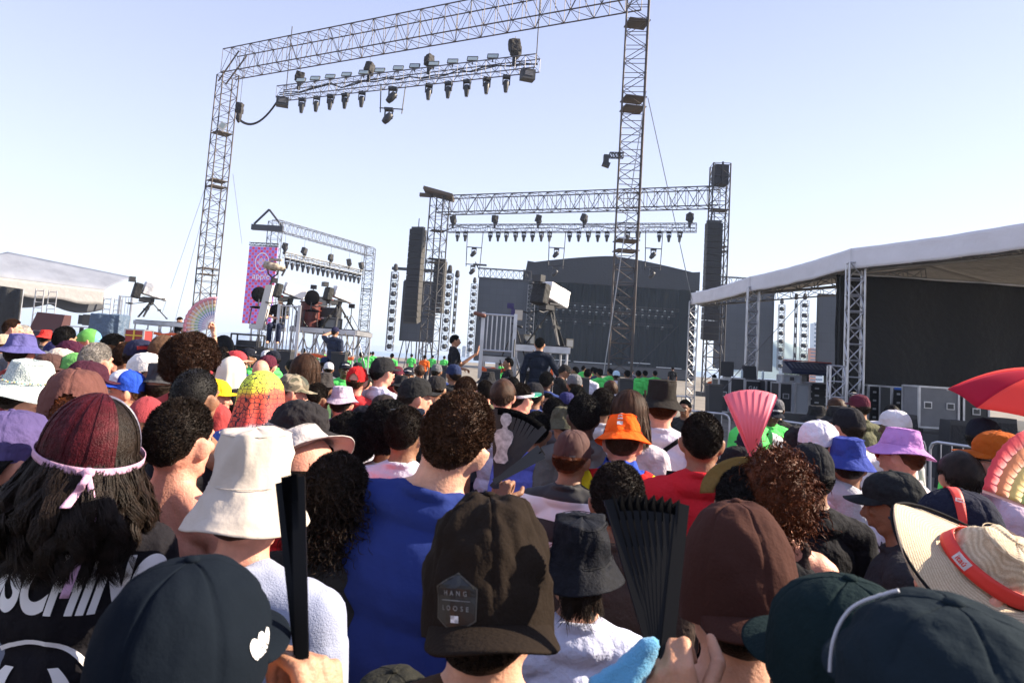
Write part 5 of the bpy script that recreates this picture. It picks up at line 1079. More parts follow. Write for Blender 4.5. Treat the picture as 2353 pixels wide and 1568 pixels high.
# ---------------------------------------------------------------- speaker arrays
def array(label, px, py0, py1, Y, wpx, curve=0, n=14, rz=0):
    a = at(px, py0, Y); b = at(px, py1, Y); H = a.z-b.z; W_ = wpx*Y/F; h = H/n; t = thing('speaker_array', label, 'speaker array', (a.x, Y, b.z), R(rz), 'hanging speaker arrays')
    gm = mat('speaker_grille', (.012, .012, .014), .7, bump=.6, bscale=18); sm = mat('speaker_side', (.045, .042, .038), .6); z = H; x = 0
    for k in range(n):
        ang = curve*max(0, (k-n*.45)/(n*.55))**1.5; rot = Euler((R(ang), 0, 0)).to_matrix(); y = W_*.6*(1-math.cos(R(ang)))*2
        c = MB().box((0, y, z-h/2), (W_, W_*.62, h*.93), rot).build('cabinet', sm, t); MB().box((0, y-W_*.32, z-h/2), (W_*.94, .03, h*.85), rot).build('grille', gm, c); z -= h
    MB().box((0, 0, H+.12), (W_*.9, .4, .16)).box((0, 0, H+.5), (.06, .06, .9)).build('fly_frame', DARKMETAL, t); return t
array('long black line array hanging at the left of the second gantry', 961, 527, 742, 57.5, 34, 22, 16, -18)
array('shorter black line array behind the left tower of the second gantry', 1013, 600, 720, 64, 26, 8, 10, -25)
array('tall black line array hanging in front of the right tower of the second gantry', 1640, 513, 782, 48.8, 36, 10, 18, 0)

# ---------------------------------------------------------------- stage, screens, light columns
def _scr(n, l, b_, tc):
    br = n.new('ShaderNodeTexBrick'); br.offset = 0; br.inputs['Scale'].default_value = 1; br.inputs['Mortar Size'].default_value = .012; br.inputs['Brick Width'].default_value = 1.0; br.inputs['Row Height'].default_value = 1.0; mp = n.new('ShaderNodeMapping'); mp.inputs['Rotation'].default_value = (R(90), 0, 0); l.new(tc.outputs['Object'], mp.inputs[0]); l.new(mp.outputs[0], br.inputs['Vector'])
    br.inputs['Color1'].default_value = (.034, .039, .052, 1); br.inputs['Color2'].default_value = (.041, .046, .059, 1); br.inputs['Mortar'].default_value = (.016, .018, .024, 1); l.new(br.outputs[0], b_.inputs[0]); b_.inputs['Roughness'].default_value = .55
SCR = pattern_mat('led_screen_dark', _scr); STG = mat('stage_black_cloth', (.012, .013, .015), .9, bump=.4, bscale=6)
def fn_roof(u): return u
st = thing('main_stage', 'big black stage with an arched roof behind the gantries', 'stage', (15.8, 108, 0))
m = MB(); N = 24; X0, X1 = -13.7, 13.9
zt = lambda x: 17.1+2.0*(1-abs(x/13.8)**1.35)+(.35 if abs(x) > 13.2 else 0); zb = 14.4
for i in range(N):
    a, b = X0+(X1-X0)*i/N, X0+(X1-X0)*(i+1)/N
    m.hexa([(a, 0, zb), (b, 0, zb), (b, .5, zb), (a, .5, zb)], [(a, 0, zt(a)), (b, 0, zt(b)), (b, .5, zt(b)), (a, .5, zt(a))])
    m.hexa([(a, .5, zt(a)-.3), (b, .5, zt(b)-.3), (b, 22, zt(b)-.3), (a, 22, zt(a)-.3)], [(a, .5, zt(a)), (b, .5, zt(b)), (b, 22, zt(b)), (a, 22, zt(a))])
m.build('roof', mat('stage_roof_black', (.020, .019, .022), .8, bump=.2, bscale=3), st)
def curtain(u, v): x = X0-.4+(X1-X0+.8)*u; return Vector((x, 9+.25*math.sin(x*4)+.1*math.sin(x*9), 1.6+15.6*v))
MB().sheet(curtain, 200, 3, .05).build('back_curtain', STG, st)
for s_ in (-1, 1): MB().box((s_*13.3, 11, 7.5), (.4, 21, 15.6)).build('side_wall', STG, st)
MB().box((0, 10, 1.05), (27.4, 20, 1.5)).build('deck', mat('deck_black', (.015, .015, .017), .7), st)
MB().box((0, -.1, .95), (27.4, .1, 1.5)).build('deck_front', mat('dark_grey_skirt', (.05, .052, .06), .8), st)
for k, (z_, y_) in enumerate(((11.3, 3), (10.6, 5.5), (8.9, 7))):
    m = MB(); truss(m, (-11.5, y_, z_), (11.5, y_, z_), .4, .4, 30, .03, .02); m.build('light_bar', DARKSTEEL, st)
    for i in range((18, 20, 9)[k]):
        x = -11+22*(i+.5)/(18, 20, 9)[k]; q = MB().box((x, y_-.1, z_-.45), (.35, .3, .5)).build('bar_lamp', DARKMETAL, st); MB().box((x, y_-.30, z_-.25), (.28, .03, .12)).build('glass', mat('floodlight_glass', (.42, .5, .52), .35), q)
for x, w_, z_ in ((-8.5, 5, 2.05), (-2.5, 6, 1.95), (4.8, 3.5, 2.35), (9.5, 4, 1.9)): MB().box((x, -.3, z_), (w_, .08, .12)).build('deck_light_strip', mat('pale_strip', (.45, .5, .55), .5), st)
def screen(label, px, py0, py1, wpx, Y, legs=True, bar=False):
    a = at(px, py0, Y); b = at(px, py1, Y); W_ = wpx*Y/F; H = a.z-b.z; t = thing('led_screen', label, 'screen', (a.x, Y, 0), 0, 'dark led screens')
    MB().box((0, .25, b.z+H/2), (W_, .5, H)).build('panel', SCR, t)
    MB().box((0, .1, b.z+H+.08), (W_*1.04, .4, .16)).box((-W_/2-.08, .1, b.z+H/2), (.16, .4, H)).box((W_/2+.08, .1, b.z+H/2), (.16, .4, H)).build('edge_frame', DARKMETAL, t)
    if legs:
        m = MB()
        for i in range(5): x = -W_*.4+W_*.8*i/4; m.tube((x, 1, b.z+1), (x*1.5, -.6 if i % 2 else .9, 0), .07, n=6); m.tube((x, 1, b.z+1), (x*.7, 1.5, 0), .05, n=6)
        m.build('support_legs', DARKMETAL, t)
    if bar: MB().box((0, .8, b.z+H+1.5), (W_*2.0, .35, .32)).build('top_beam', DARKMETAL, t)
    return t
screen('dark blue grey screen on slanted legs behind the left line array', 965, 648, 785, 70, 78, True, True)
screen('large dark screen left of the main stage', 1158, 645, 832, 112, 100, False)
screen('large dark screen right of the main stage behind the tent corner', 1712, 660, 850, 130, 96, False)
screen('dark screen seen under the tent roof right of the light columns', 1930, 680, 862, 96, 78, False)
def column(label, px0, py0, py1, Y, n=9, w_=.7, lamps=True):
    a = at(px0, py0, Y); b = at(px0, py1, Y); t = thing('light_column', label, 'light column', (a.x, Y, max(0, b.z)), 0, 'vertical columns of lamps'); H = a.z-max(0, b.z); m = MB(); truss(m, (0, 0, 0), (0, 0, H), w_, w_*.5, n*2, .04, .02, up=(0, 1, 0)); m.build('frame', steel('column_grey', (.20, .21, .23)), t)
    for k in range(n):
        z_ = H*(k+.5)/n; c_ = MB().box((0, -w_*.1, z_), (w_*.62, .35, .5)).ell((0, -w_*.35, z_-.05), (w_*.27, .2, .27)).build('lamp', DARKMETAL, t)
    MB().cap((0, 0, H+.35), .28, (0, 0, H+.75), .22).build('top_bag', mat('black_bag', (.03, .028, .028), .8, bump=.5, bscale=12), t)
    return t
column('light column at the far left of the slanted leg screen', 908, 625, 806, 76, 9, .8); column('light column right of the slanted leg screen', 1033, 628, 806, 76, 9, .8)
column('thin hanging string of lamps next to the gesturing man', 1050, 640, 766, 76, 7, .3)
column('light column at the left edge of the big left screen', 1090, 652, 812, 98, 10, .9); column('light column at the right edge of the big left screen', 1222, 655, 812, 99, 9, 1.1)
column('light column at the right edge of the big right screen', 1796, 700, 850, 94, 8, .8); column('thin hanging string of lamps in the gap right of the stage', 1829, 690, 850, 90, 7, .3); column('light column in the gap beside the white tower of flats', 1849, 690, 852, 88, 7, .9)
m = MB(); t = thing('roof_truss', 'horizontal truss on top of the big left screen', 'truss', at(1155, 630, 101), 0, 'trusses above the big screens'); truss(m, (-3.6, 0, 0), (4.2, 0, 0), 1, 1.4, 9, .06, .03); m.tube((-3.6, 0, .5), (-4.2, 0, 1.6), .1); m.box((-3.5, 0, 1.2), (2, .8, .2)); m.build('frame', DARKSTEEL, t)
m = MB(); t = thing('roof_truss', 'horizontal truss on top of the big right screen', 'truss', at(1705, 648, 98), 0, 'trusses above the big screens'); truss(m, (-3.6, 0, 0), (5, 0, 0), 1, 1.2, 9, .06, .03); m.build('frame', DARKSTEEL, t)

# ---------------------------------------------------------------- checked banner
a = at(606, 567, 72); b = at(606, 745, 72); H = a.z-b.z; W_ = 3.15
ban = thing('checked_banner', 'tall red and violet checked screen with a ringed logo and white lettering', 'banner', (a.x, 72, b.z), R(-6))
def _chk(n, l, b_, tc):
    br = n.new('ShaderNodeTexBrick'); br.offset = .0; br.inputs['Scale'].default_value = 1; br.inputs['Mortar Size'].default_value = .03; br.inputs['Brick Width'].default_value = .315; br.inputs['Row Height'].default_value = .315
    mp = n.new('ShaderNodeMapping'); mp.inputs['Rotation'].default_value = (R(90), 0, 0); l.new(tc.outputs['Object'], mp.inputs[0]); l.new(mp.outputs[0], br.inputs['Vector'])
    ck = n.new('ShaderNodeTexChecker'); ck.inputs['Scale'].default_value = 1; mp2 = n.new('ShaderNodeMapping'); mp2.inputs['Scale'].default_value = (1/.315, 0, 1/.315); mp2.inputs['Location'].default_value = (.001, .5, .001); l.new(tc.outputs['Object'], mp2.inputs[0]); l.new(mp2.outputs[0], ck.inputs['Vector'])
    ck.inputs[1].default_value = (.48, .025, .09, 1); ck.inputs[2].default_value = (.20, .13, .50, 1); l.new(ck.outputs[0], br.inputs['Color1']); l.new(ck.outputs[0], br.inputs['Color2']); br.inputs['Mortar'].default_value = (.34, .18, .40, 1); l.new(br.outputs[0], b_.inputs[0])
    l.new(br.outputs[0], b_.inputs['Emission Color']); b_.inputs['Emission Strength'].default_value = .18
MB().box((0, 0, H/2), (W_, .14, H)).build('screen', pattern_mat('checked_led_picture', _chk), ban)
PK = mat('pale_pink_print', (.88, .84, .90), .6)
rg_ = MB(); cz = H*.80
for i in range(60):
    p, q = 2*math.pi*i/60, 2*math.pi*(i+1)/60
    rg_.hexa([(math.cos(k)*r_, y_, math.sin(k)*r_*1.3+cz) for k, r_, y_ in ((p, .78, -.09), (q, .78, -.09), (q, .78, -.073), (p, .78, -.073))], [(math.cos(k)*r_, y_, math.sin(k)*r_*1.3+cz) for k, r_, y_ in ((p, .70, -.09), (q, .70, -.09), (q, .70, -.073), (p, .70, -.073))])
for i, h in enumerate((.25, .45, .75, 1.0, .7, .5, .9, .6, .35)): rg_.box((-.48+.12*i, -.085, cz), (.05, .02, h))
rg_.build('ring_logo', PK, ban)
for txt, sz, z_, mm in (('apple', .92, H*.615, PK), ('M M M M M', .36, H*.545, mat('faint_red_print', (.55, .08, .2), .6)), ):
    o = link('lettering', text_mesh(txt, sz, .02), ban, mm); o.rotation_euler = (R(90), 0, 0); o.location = (0.05, -.085, z_)
MB().box((.15, -.075, H*.435), (1.6, .03, .34)).build('dark_strip', mat('strip_dark', (.05, .05, .1), .6), ban)
o = link('lettering', text_mesh('W 1248 X H 2184', .2, .02), ban, mat('strip_text', (.4, .35, .5), .6)); o.rotation_euler = (R(90), 0, 0); o.location = (.15, -.1, H*.435)
m = MB(); truss(m, (-W_/2, 0, H+.25), (W_/2, 0, H+.25), .3, .3, 10, .03, .02); m.build('top_truss', DARKSTEEL, ban)
# ================================================================ tents
WT = mat('white_tent_vinyl', (.66, .64, .66), .6, bump=.1, bscale=2.5, var=.05, vscale=1.5, spec=.2); WTB = mat('shade_toned_tent_vinyl', (.185, .20, .24), .65, bump=.12, bscale=1.5, var=.12, vscale=.8, spec=.2); WTV = mat('shade_toned_valance_vinyl', (.26, .255, .26), .65, bump=.12, bscale=2, var=.06, spec=.2); WTI = mat('tent_vinyl_inside', (.26, .24, .215), .7, bump=.2, bscale=2, var=.1)  # left tent's white vinyl has shade put into its darker base colour
DRAPE = mat('black_drape', (.028, .027, .026), .9, bump=.4, bscale=5)
tent = thing('equipment_tent', 'long white canopy tent on aluminium truss legs over stage equipment at right', 'tent', (8, 16, 0))
EX = 8.0; mods = [27.6, 21.8, 16.0, 11.0, 6.0]
def exy(y): return 8-(y-16)*.06 if y >= 16 else 8+(16-y)*.36
for k in range(4):
    y0, y1 = mods[k], mods[k+1]; Lr = [(EX, y0), (EX, y1)]; ridge_x, zr_, ze = 13.2, 5.75, 4.95
    zk = lambda y, s_: ze+.10*math.cos((y-16)/5.8*math.pi*2)
    def fas(u, v):
        y = y0+(y1-y0)*u; s_ = .10*math.sin(u*math.pi); return Vector((exy(y)-8-.03-.012*noise.noise(Vector((y*1.3, v*2, k))), y-16, ze-s_*.5+.01*noise.noise(Vector((y*2, 0, k)))-.48*v+.02*v*noise.noise(Vector((y*1.1, 3, k)))))
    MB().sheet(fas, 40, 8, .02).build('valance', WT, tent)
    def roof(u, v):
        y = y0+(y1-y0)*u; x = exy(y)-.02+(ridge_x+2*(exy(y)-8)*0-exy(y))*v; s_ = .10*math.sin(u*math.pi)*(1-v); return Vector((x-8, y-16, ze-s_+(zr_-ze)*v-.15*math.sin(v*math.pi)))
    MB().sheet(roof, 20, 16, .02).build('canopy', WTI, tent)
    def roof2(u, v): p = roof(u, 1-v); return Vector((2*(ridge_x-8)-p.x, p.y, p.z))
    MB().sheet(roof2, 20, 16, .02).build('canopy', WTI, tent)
    m = MB(); truss(m, (exy(y0)-8+0.35, y0-16, ze-.35), (ridge_x-8, y0-16, zr_-.35), .25, .3, 9, .025, .014); truss(m, (exy(y0)-8+.26, y0-16-.1, ze-.34), (exy(y1)-8+.26, y1-16+.1, ze-.34), .22, .26, 9, .025, .014); m.build('roof_truss', steel('aluminium_shade', (.22, .22, .22), .5, .5), tent)
for k, y in enumerate(mods[:4]):
    m = MB(); xe = exy(y)-8+.08; truss(m, (xe, y-16, 0), (xe, y-16, 4.6), .34, .34, 12, .028, .016, up=(.25, 1, 0)); 
    if k in (2,): truss(m, (-.36, y-16-.1, 0), (-.36, y-16-.1, 2.15), .34, .30, 6, .028, .016, up=(.25, 1, 0))
    m.build('leg', ALU, tent)
# black side drapes hung across the tent
dr = thing('black_drape_wall', 'large black cloth wall hanging across the equipment tent at right', 'drape', (8.2, 17.2, 0))
MB().sheet(lambda u, v: Vector((13*u, .10*max(0, v-.72)*math.sin(v*70+u*9)+.06*math.sin(u*40)+.05*noise.noise(Vector((u*9, v*3, 0))), 4.5-.05*u-(2.8+.12*math.sin(u*7+1)+.1*noise.noise(Vector((u*5, 0, 0))))*v)), 120, 20, .02).build('cloth', DRAPE, dr)
MB().box((.12, -.25, 2.9), (.30, .10, 3.0)).build('corner_strip', mat('black_drape_edge', (.010, .010, .010), .9), dr)
MB().tube((0, 0, 4.53), (13, 0, 4.48), .03).build('rail', ALU, dr)
deck = tag(MB().box((13, 20, .43), (8.6, 17, .84)).build('equipment_deck', mat('deck_grey', (.05, .05, .052), .7)), 'low dark platform under the equipment tent', 'platform')
line('diagonal dark wire crossing in front of the equipment tent', [at(1650, 905, 14), at(1888, 640, 17.5)], .010)
# left tent
lt = thing('marquee', 'white canopy tent on ladder truss legs at the far left', 'tent', (-24, 38, 0))
zE = 4.3
def L(x, y, z): return Vector((x+24, y-38, z))
xr = at(236, 700, 40).x; xl = at(-120, 700, 33).x
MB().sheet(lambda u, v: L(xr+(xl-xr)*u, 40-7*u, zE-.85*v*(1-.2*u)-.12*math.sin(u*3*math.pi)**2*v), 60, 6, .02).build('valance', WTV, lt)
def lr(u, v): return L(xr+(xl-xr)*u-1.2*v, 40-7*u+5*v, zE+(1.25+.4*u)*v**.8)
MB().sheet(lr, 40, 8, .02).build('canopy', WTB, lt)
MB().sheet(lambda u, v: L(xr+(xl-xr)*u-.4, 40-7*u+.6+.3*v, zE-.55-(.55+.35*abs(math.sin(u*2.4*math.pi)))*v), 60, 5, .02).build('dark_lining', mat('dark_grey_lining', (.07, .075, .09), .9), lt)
for px, Y in ((88, 35.9), (246, 40.4)):
    q = at(px, 700, Y); m = MB(); 
    for dx in (-.22, .22): m.tube(L(q.x+dx, Y, 0), L(q.x+dx, Y, 3.9), .035); m.tube(L(q.x+dx+.28, Y+.6, 0), L(q.x+dx+.28, Y+.6, 3.9), .03)
    for i in range(13): z = .2+i*.3; m.tube(L(q.x-.22, Y, z), L(q.x+.22, Y, z), .02, n=4); m.tube(L(q.x+.06, Y+.6, z), L(q.x+.5, Y+.6, z), .018, n=4)
    m.build('leg', ALU, lt)
q = at(22, 710, 30); ld = thing('black_drape_wall', 'slanted black backdrop cloth at the far left edge', 'drape', (q.x, 30, 0)); MB().sheet(lambda u, v: Vector((-2.6+3.1*u, .05*math.sin(u*30), 3.75-.25*u-(2.2)*v)), 30, 4, .02).build('cloth', DRAPE, ld); MB().tube((.5, 0, 0), (.5, 0, 3.5), .03).build('pole', ALU, ld)

# ---------------------------------------------------------------- barriers
def barrier(label, A, B):
    A = Vector((A.x, A.y, 0)); B = Vector((B.x, B.y, 0)); d = (B-A); Ln = d.length; t = thing('crowd_barrier', label, 'barrier', (A+B)/2, math.atan2(d.y, d.x), 'silver crowd barriers'); m = MB(); h = Ln/2-.03
    m.tube((-h+.1, 0, 1.1), (h-.1, 0, 1.1), .022); m.tube((-h, 0, .2), (h, 0, .2), .02); m.tube((-h, 0, .1), (-h, 0, 1.0), .02); m.tube((h, 0, .1), (h, 0, 1.0), .02)
    for s_ in (-1, 1): m.path([(s_*h, 0, 1.0), (s_*(h-.03), 0, 1.07), (s_*(h-.1), 0, 1.1)], .021, 6)
    m.build('frame', ALU, t); n = max(4, int(Ln/.14)); b = MB()
    for i in range(1, n): x = -h+2*h*i/n; b.tube((x, 0, .2), (x, 0, 1.1), .009, n=5)
    b.build('bars', ALU, t); f = MB()
    for s_ in (-1, 1): f.path([(s_*h*.8, -.28, .02), (s_*h*.8, 0, .12), (s_*h*.8, .28, .02)], .018, 5)
    f.build('feet', ALU, t); return t
bp = [((612, 834), (751, 842)), ((762, 852), (923, 864)), ((1227, 908), (1300, 909)), ((1565, 941), (1680, 952)), ((1763, 962), (1938, 986)), ((1979, 1006), (2128, 1010)), ((2132, 1012), (2330, 1040))]
bl = ['left of the chestnut bob', 'behind the red cap', 'behind the orange shirted person', 'right of the black bucket hat', 'behind the pink fan', 'left of the lilac bucket hat', 'behind the lime shirt at right']
for (a, b), l_ in zip(bp, bl): barrier('silver crowd barrier '+l_, atz(a[0], a[1], 1.1), atz(b[0], b[1], 1.1))
barrier('tall silver barrier at the foot of the tent corner leg', at(1590, 900, 19), at(1520, 900, 19)); barrier('far silver barrier below the left gantry screens', at(850, 800, 40), at(905, 800, 40)); barrier('farther silver barrier right of the walking man', at(1360, 860, 30), at(1400, 860, 30))

# ---------------------------------------------------------------- scaffolding platforms
ORANGE = mat('orange_mesh_tape', (.80, .13, .03), .7)
def platform(label, X0, X1, Y, dep, z, legs=5, col=ALU, tape=None, grp='camera platforms', zb=None):
    t = thing('camera_platform', label, 'platform', ((X0+X1)/2, Y, 0), 0, grp); w_ = X1-X0; h = w_/2
    MB().box((0, dep/2, z+.012), (w_-.06, dep-.06, .03)).build('deck', mat('deck_black', (.015, .015, .017), .7), t)
    m = MB(); 
    for y in (0, dep): m.box((0, y, z-.06), (w_, .05, .13))
    for x in (-h, h): m.box((x, dep/2, z-.06), (.05, dep-.06, .128))
    m.build('edge_frame', ALU, t); m = MB()
    for i in range(legs):
        x = -h+.04+(w_-.08)*i/(legs-1)
        for y in (.04, dep-.04): m.tube((x, y, 0), (x, y, z-.12), .026)
    for i in range(legs-1):
        x0 = -h+.04+(w_-.08)*i/(legs-1); x1 = -h+.04+(w_-.08)*(i+1)/(legs-1)
        for y in (.02, dep-.02):
            m.tube((x0, y, z-.25), (x1, y, z-1.25), .018, n=5); m.tube((x1, y-.02, z-.25), (x0, y-.02, z-1.25), .018, n=5); m.tube((x0, y, z-1.3), (x1, y, z-1.3), .02, n=5); m.tube((x0, y, z-1.35), (x1, y, .2), .018, n=5)
    m.build('braces', ALU, t)
    if tape:
        m = MB(); m.sheet(lambda u, v: Vector((-h*1.02+w_*1.02*u, -.05, tape-.09*v+.02*math.sin(u*19))), 30, 3, .006); m.sheet(lambda u, v: Vector((-h*.55+.14*v, -.06, tape-.5*u)), 6, 3, .006); m.build('orange_tape', ORANGE, t)
    return t
def gate(label, X0, X1, Y, z, h, n=7, rz=0):
    t = thing('railing_gate', label, 'railing', ((X0+X1)/2, Y, z), rz, 'aluminium railings'); w_ = X1-X0; m = MB()
    for x in (-w_/2, w_/2): m.box((x, 0, h/2-.25), (.075, .075, h+.5))
    m.tube((-w_/2, 0, h-.04), (w_/2, 0, h-.04), .022); m.tube((-w_/2, 0, .08), (w_/2, 0, .08), .022); m.build('frame', ALU, t); b = MB()
    for i in range(1, n): x = -w_/2+w_*i/n; b.tube((x, 0, .08), (x, 0, h-.04), .014, n=6)
    b.build('bars', ALU, t); return t
X = lambda px, Y: at(px, 800, Y).x
platform('high aluminium camera platform left of centre carrying two covered cameras', X(662, 18.5), X(814, 18.5), 18.5, 2.2, 2.32, 6, tape=1.62)
platform('small platform carrying an empty chair in front of the checked banner', X(565, 18.5), X(610, 18.5), 18.6, 1.4, 2.32, 3)
platform('centre camera platform with orange tape beside the walking man', X(1182, 14.2), X(1308, 14.2), 14.2, 1.8, 2.14, 4, tape=None)
platform('lower scaffold step platform left of the walking man', X(1104, 14.3), X(1181, 14.3), 14.4, 1.4, 1.86, 3, tape=1.62)
gate('aluminium railing in front of the seated operator', X(633, 18), X(680, 18), 18, 2.28-.85, 1.45, 6)
gate('bright aluminium railing on the centre platform', X(1105, 14), X(1180, 14), 14.1, 1.9, .86, 7)
t = thing('leather_bolster', 'brown rolled leather bolster on the corner of the bright railing', 'bolster', at(1102, 722, 14)); MB().cap((-.09, 0, .02), .042, (.09, 0, -.02), .042, 14).build('roll', mat('brown_leather', (.16, .06, .035), .5), t); MB().tube((0, 0, -.04), (0, 0, -.12), .02).build('clamp', DARKMETAL, t)

def tv_camera(label, px, py, Y, w_, zdeck, yaw=0, cover='white', s=1.0, tall=1.0):
    c = at(px, py, Y); t = thing('broadcast_camera', label, 'camera', (c.x, Y, zdeck), R(yaw), 'broadcast cameras'); H = c.z-zdeck
    WC = mat('white_rain_cover', (.80, .78, .76), .6, bump=.3, bscale=5); m = MB().box((0, .1, H+.05), (.30*s, .72*s, .40*s), Euler((R(-14), 0, 0)).to_matrix()); me = remesh(m, .02, 4); displace(me, lambda p: .018*noise.noise(p*5)); link('rain_cover', me, t, WC)
    m = MB().box((0, -.42*s, H+.02), (.38*s, .22*s, .46*s), Euler((R(-10), 0, 0)).to_matrix()); me = remesh(m, .02, 12); link('dark_hood', me, t, mat('black_hood', (.02, .02, .02), .8, bump=.4, bscale=10))
    MB().box((0, .05, H-.17*s), (.30*s, .6*s, .04)).box((.03, -.2, H-.24*s), (.2*s, .3*s, .14*s)).build('plate', mat('red_strip', (.5, .03, .02), .6) if 0 else BLKPLASTIC, t); MB().box((.10*s, -.30*s, H-.20*s), (.05, .06, .06)).box((-.12*s, .42*s, H-.16*s), (.06, .05, .08)).build('red_tags', mat('red_strip', (.6, .04, .03), .6), t)
    MB().box((.08*s, -.60*s, H+.34*s), (.24*s, .16*s, .15*s)).tube((.05*s, -.5*s, H+.2*s), (.05*s, -.5*s, H+.32*s), .02).build('viewfinder', BLKPLASTIC, t)
    m = MB(); top = Vector((0, 0, H-.28*s)); m.cap(top+Vector((0, 0, -.05)), .07, top+Vector((0, 0, .05)), .09, 10)
    for s_ in (-1, 1): m.tube(top, top+Vector((s_*.22, -.55, -.12)), .014); m.tube(top+Vector((s_*.22, -.55, -.12)), top+Vector((s_*.22, -.68, -.10)), .02)
    m.build('pan_head', BLKPLASTIC, t)
    for k in range(3):
        a = R(90+120*k); f = Vector((math.cos(a)*.50, math.sin(a)*.50, .02)); kn = top.lerp(f, .5); m = MB()
        for o_ in (-.035, .035): s2 = Vector((-math.sin(a)*o_, math.cos(a)*o_, 0)); m.tube(top+s2, f+s2*.6, .014, n=6)
        m.tube(top.lerp(f, .3), f, .02, n=6); m.box(kn, (.09, .09, .06)); m.ell(f, (.04, .04, .02)); m.build('leg', mat('tripod_dark', (.05, .05, .05), .4, metal=.4), t)
    return t
tv_camera('covered broadcast camera at the left end of the high platform', 668, 672, 18.4, 60, 2.34, -58, s=.8)
tv_camera('covered broadcast camera with a big viewfinder at the right end of the high platform', 780, 680, 18.8, 60, 2.34, -50, s=.8)
tv_camera('covered broadcast camera turned away on the centre platform', 1268, 682, 14.6, 50, 2.16, -42, s=.95)
tv_camera('covered broadcast camera above the red flight case at far left', 350, 672, 22, 66, 2.4, -52, s=1.05)
# small camera, followspot, chairs, drum
c = at(1186, 722, 14); t = thing('small_camera', 'small beige backed camera on a stand behind the bright railing', 'camera', (c.x, 14.2, 1.88)); H = c.z-1.88
MB().box((0.05, 0, H), (.16, .2, .20)).build('body', mat('beige_panel', (.50, .44, .36), .6), t); MB().box((-.07, 0, H+.02), (.08, .18, .2)).box((-.13, -.02, H+.18), (.14, .1, .11)).build('viewfinder', mat('violet_hood', (.03, .02, .10), .5), t)
m = MB(); m.tube((0, 0, H-.1), (0, 0, H*.5), .02)
for k in range(3): a = R(30+120*k); m.tube((0, 0, H*.75), (math.cos(a)*.28, math.sin(a)*.28, 0), .016, n=6)
m.cap((-.1, 0, H*.8), .02, (.12, 0, H*.72), .03); m.build('stand', BLKPLASTIC, t)
c = at(628, 612, 18); t = thing('followspot', 'big followspot lamp on top of a thick white mast', 'spotlight', (c.x-.0, 18, 0)); H = c.z
MB().hexa([(-.30, -.1, 2.2), (-.10, -.1, 2.2), (-.10, .1, 2.2), (-.30, .1, 2.2)], [(-.12, -.1, H-.5), (.06, -.1, H-.5), (.06, .1, H-.5), (-.12, .1, H-.5)]).build('mast', mat('pale_grey_paint', (.55, .53, .5), .5), t)
rot = Euler((0, R(100), 0)).to_matrix(); pr = [(.02, -.26), (.10, -.24), (.12, -.1), (.12, .08), (.08, .12), (.08, .30), (.02, .31)]
MB().grid(lambda u, v: rot @ (lambda q: Vector((math.sin(u*6.2832)*q[0], math.cos(u*6.2832)*q[0], q[1])))(pr[min(int(v*6+.001), 6)])+Vector((0, 0, H)), 18, 7, closed=True).box((.05, 0, H+.18), (.3, .12, .06)).build('lamp_head', mat('lamp_cream', (.30, .25, .19), .45, var=.8, vscale=11), t)
m = MB(); m.path([(-.16, 0, H), (-.12, 0, H-.2), (0, 0, H-.3), (.12, 0, H-.2), (.16, 0, H)], .02, 6); m.tube((0, 0, H-.3), (-.03, 0, H-.5), .03); m.box((.3, -.05, H-.15), (.02, .1, .2), Euler((0, .4, 0)).to_matrix()); m.build('yoke', BLKPLASTIC, t)
def chair(label, px, py, Y, z, rz, s=1.0):
    c = at(px, py, Y); t = thing('office_chair', label, 'chair', (c.x, Y, z), R(rz), 'black chairs'); 
    MB().ell((0, .02, .82*s), (.21*s, .035, .22*s)).build('backrest', BLACK, t); MB().ell((0, -.2, .47*s), (.23*s, .23*s, .04)).build('seat', BLACK, t); m = MB()
    m.path([(0, .03, .7*s), (0, .06, .5*s), (0, -.1, .45*s)], .02, 6)
    for sx in (-1, 1):
        for sy in (-.38, -.02): m.tube((sx*.17, sy, .45*s), (sx*.2, sy*1.05, 0), .014)
    m.build('leg_frame', DARKMETAL, t); return t
chair('empty black chair in front of the checked banner', 593, 705, 18.9, 2.34, 200); chair('black chair on the high platform beside the red drum', 714, 715, 18.9, 2.34, 190); chair('round backed black chair standing right of the raised rainbow fan', 514, 790, 17, .62, 180, 1.3)
t = thing('oil_drum', 'rust red drum standing on the high camera platform', 'drum', (X(700, 19), 19.2, 2.34)); MB().tube((0, 0, 0), (0, 0, .72), .27, n=24).build('body', mat('rust_red_paint', (.11, .018, .012), .5, var=.3), t); m = MB(); [m.tube((0, 0, z), (0, 0, z+.025), .308, n=24) for z in (0, .24, .48, .70)]; m.build('rims', mat('rust_red_rim', (.13, .02, .012), .5), t)
t = thing('equipment_case', 'closed black equipment case behind the drum on the high platform', 'case', (X(735, 19.5), 19.6, 2.34)); MB().box((0, 0, .3), (.9, .5, .6)).build('shell', BLKPLASTIC, t); MB().box((0, -.255, .3), (.8, .01, .04)).box((0, 0, .61), (.92, .52, .02)).build('edges', ALU, t)
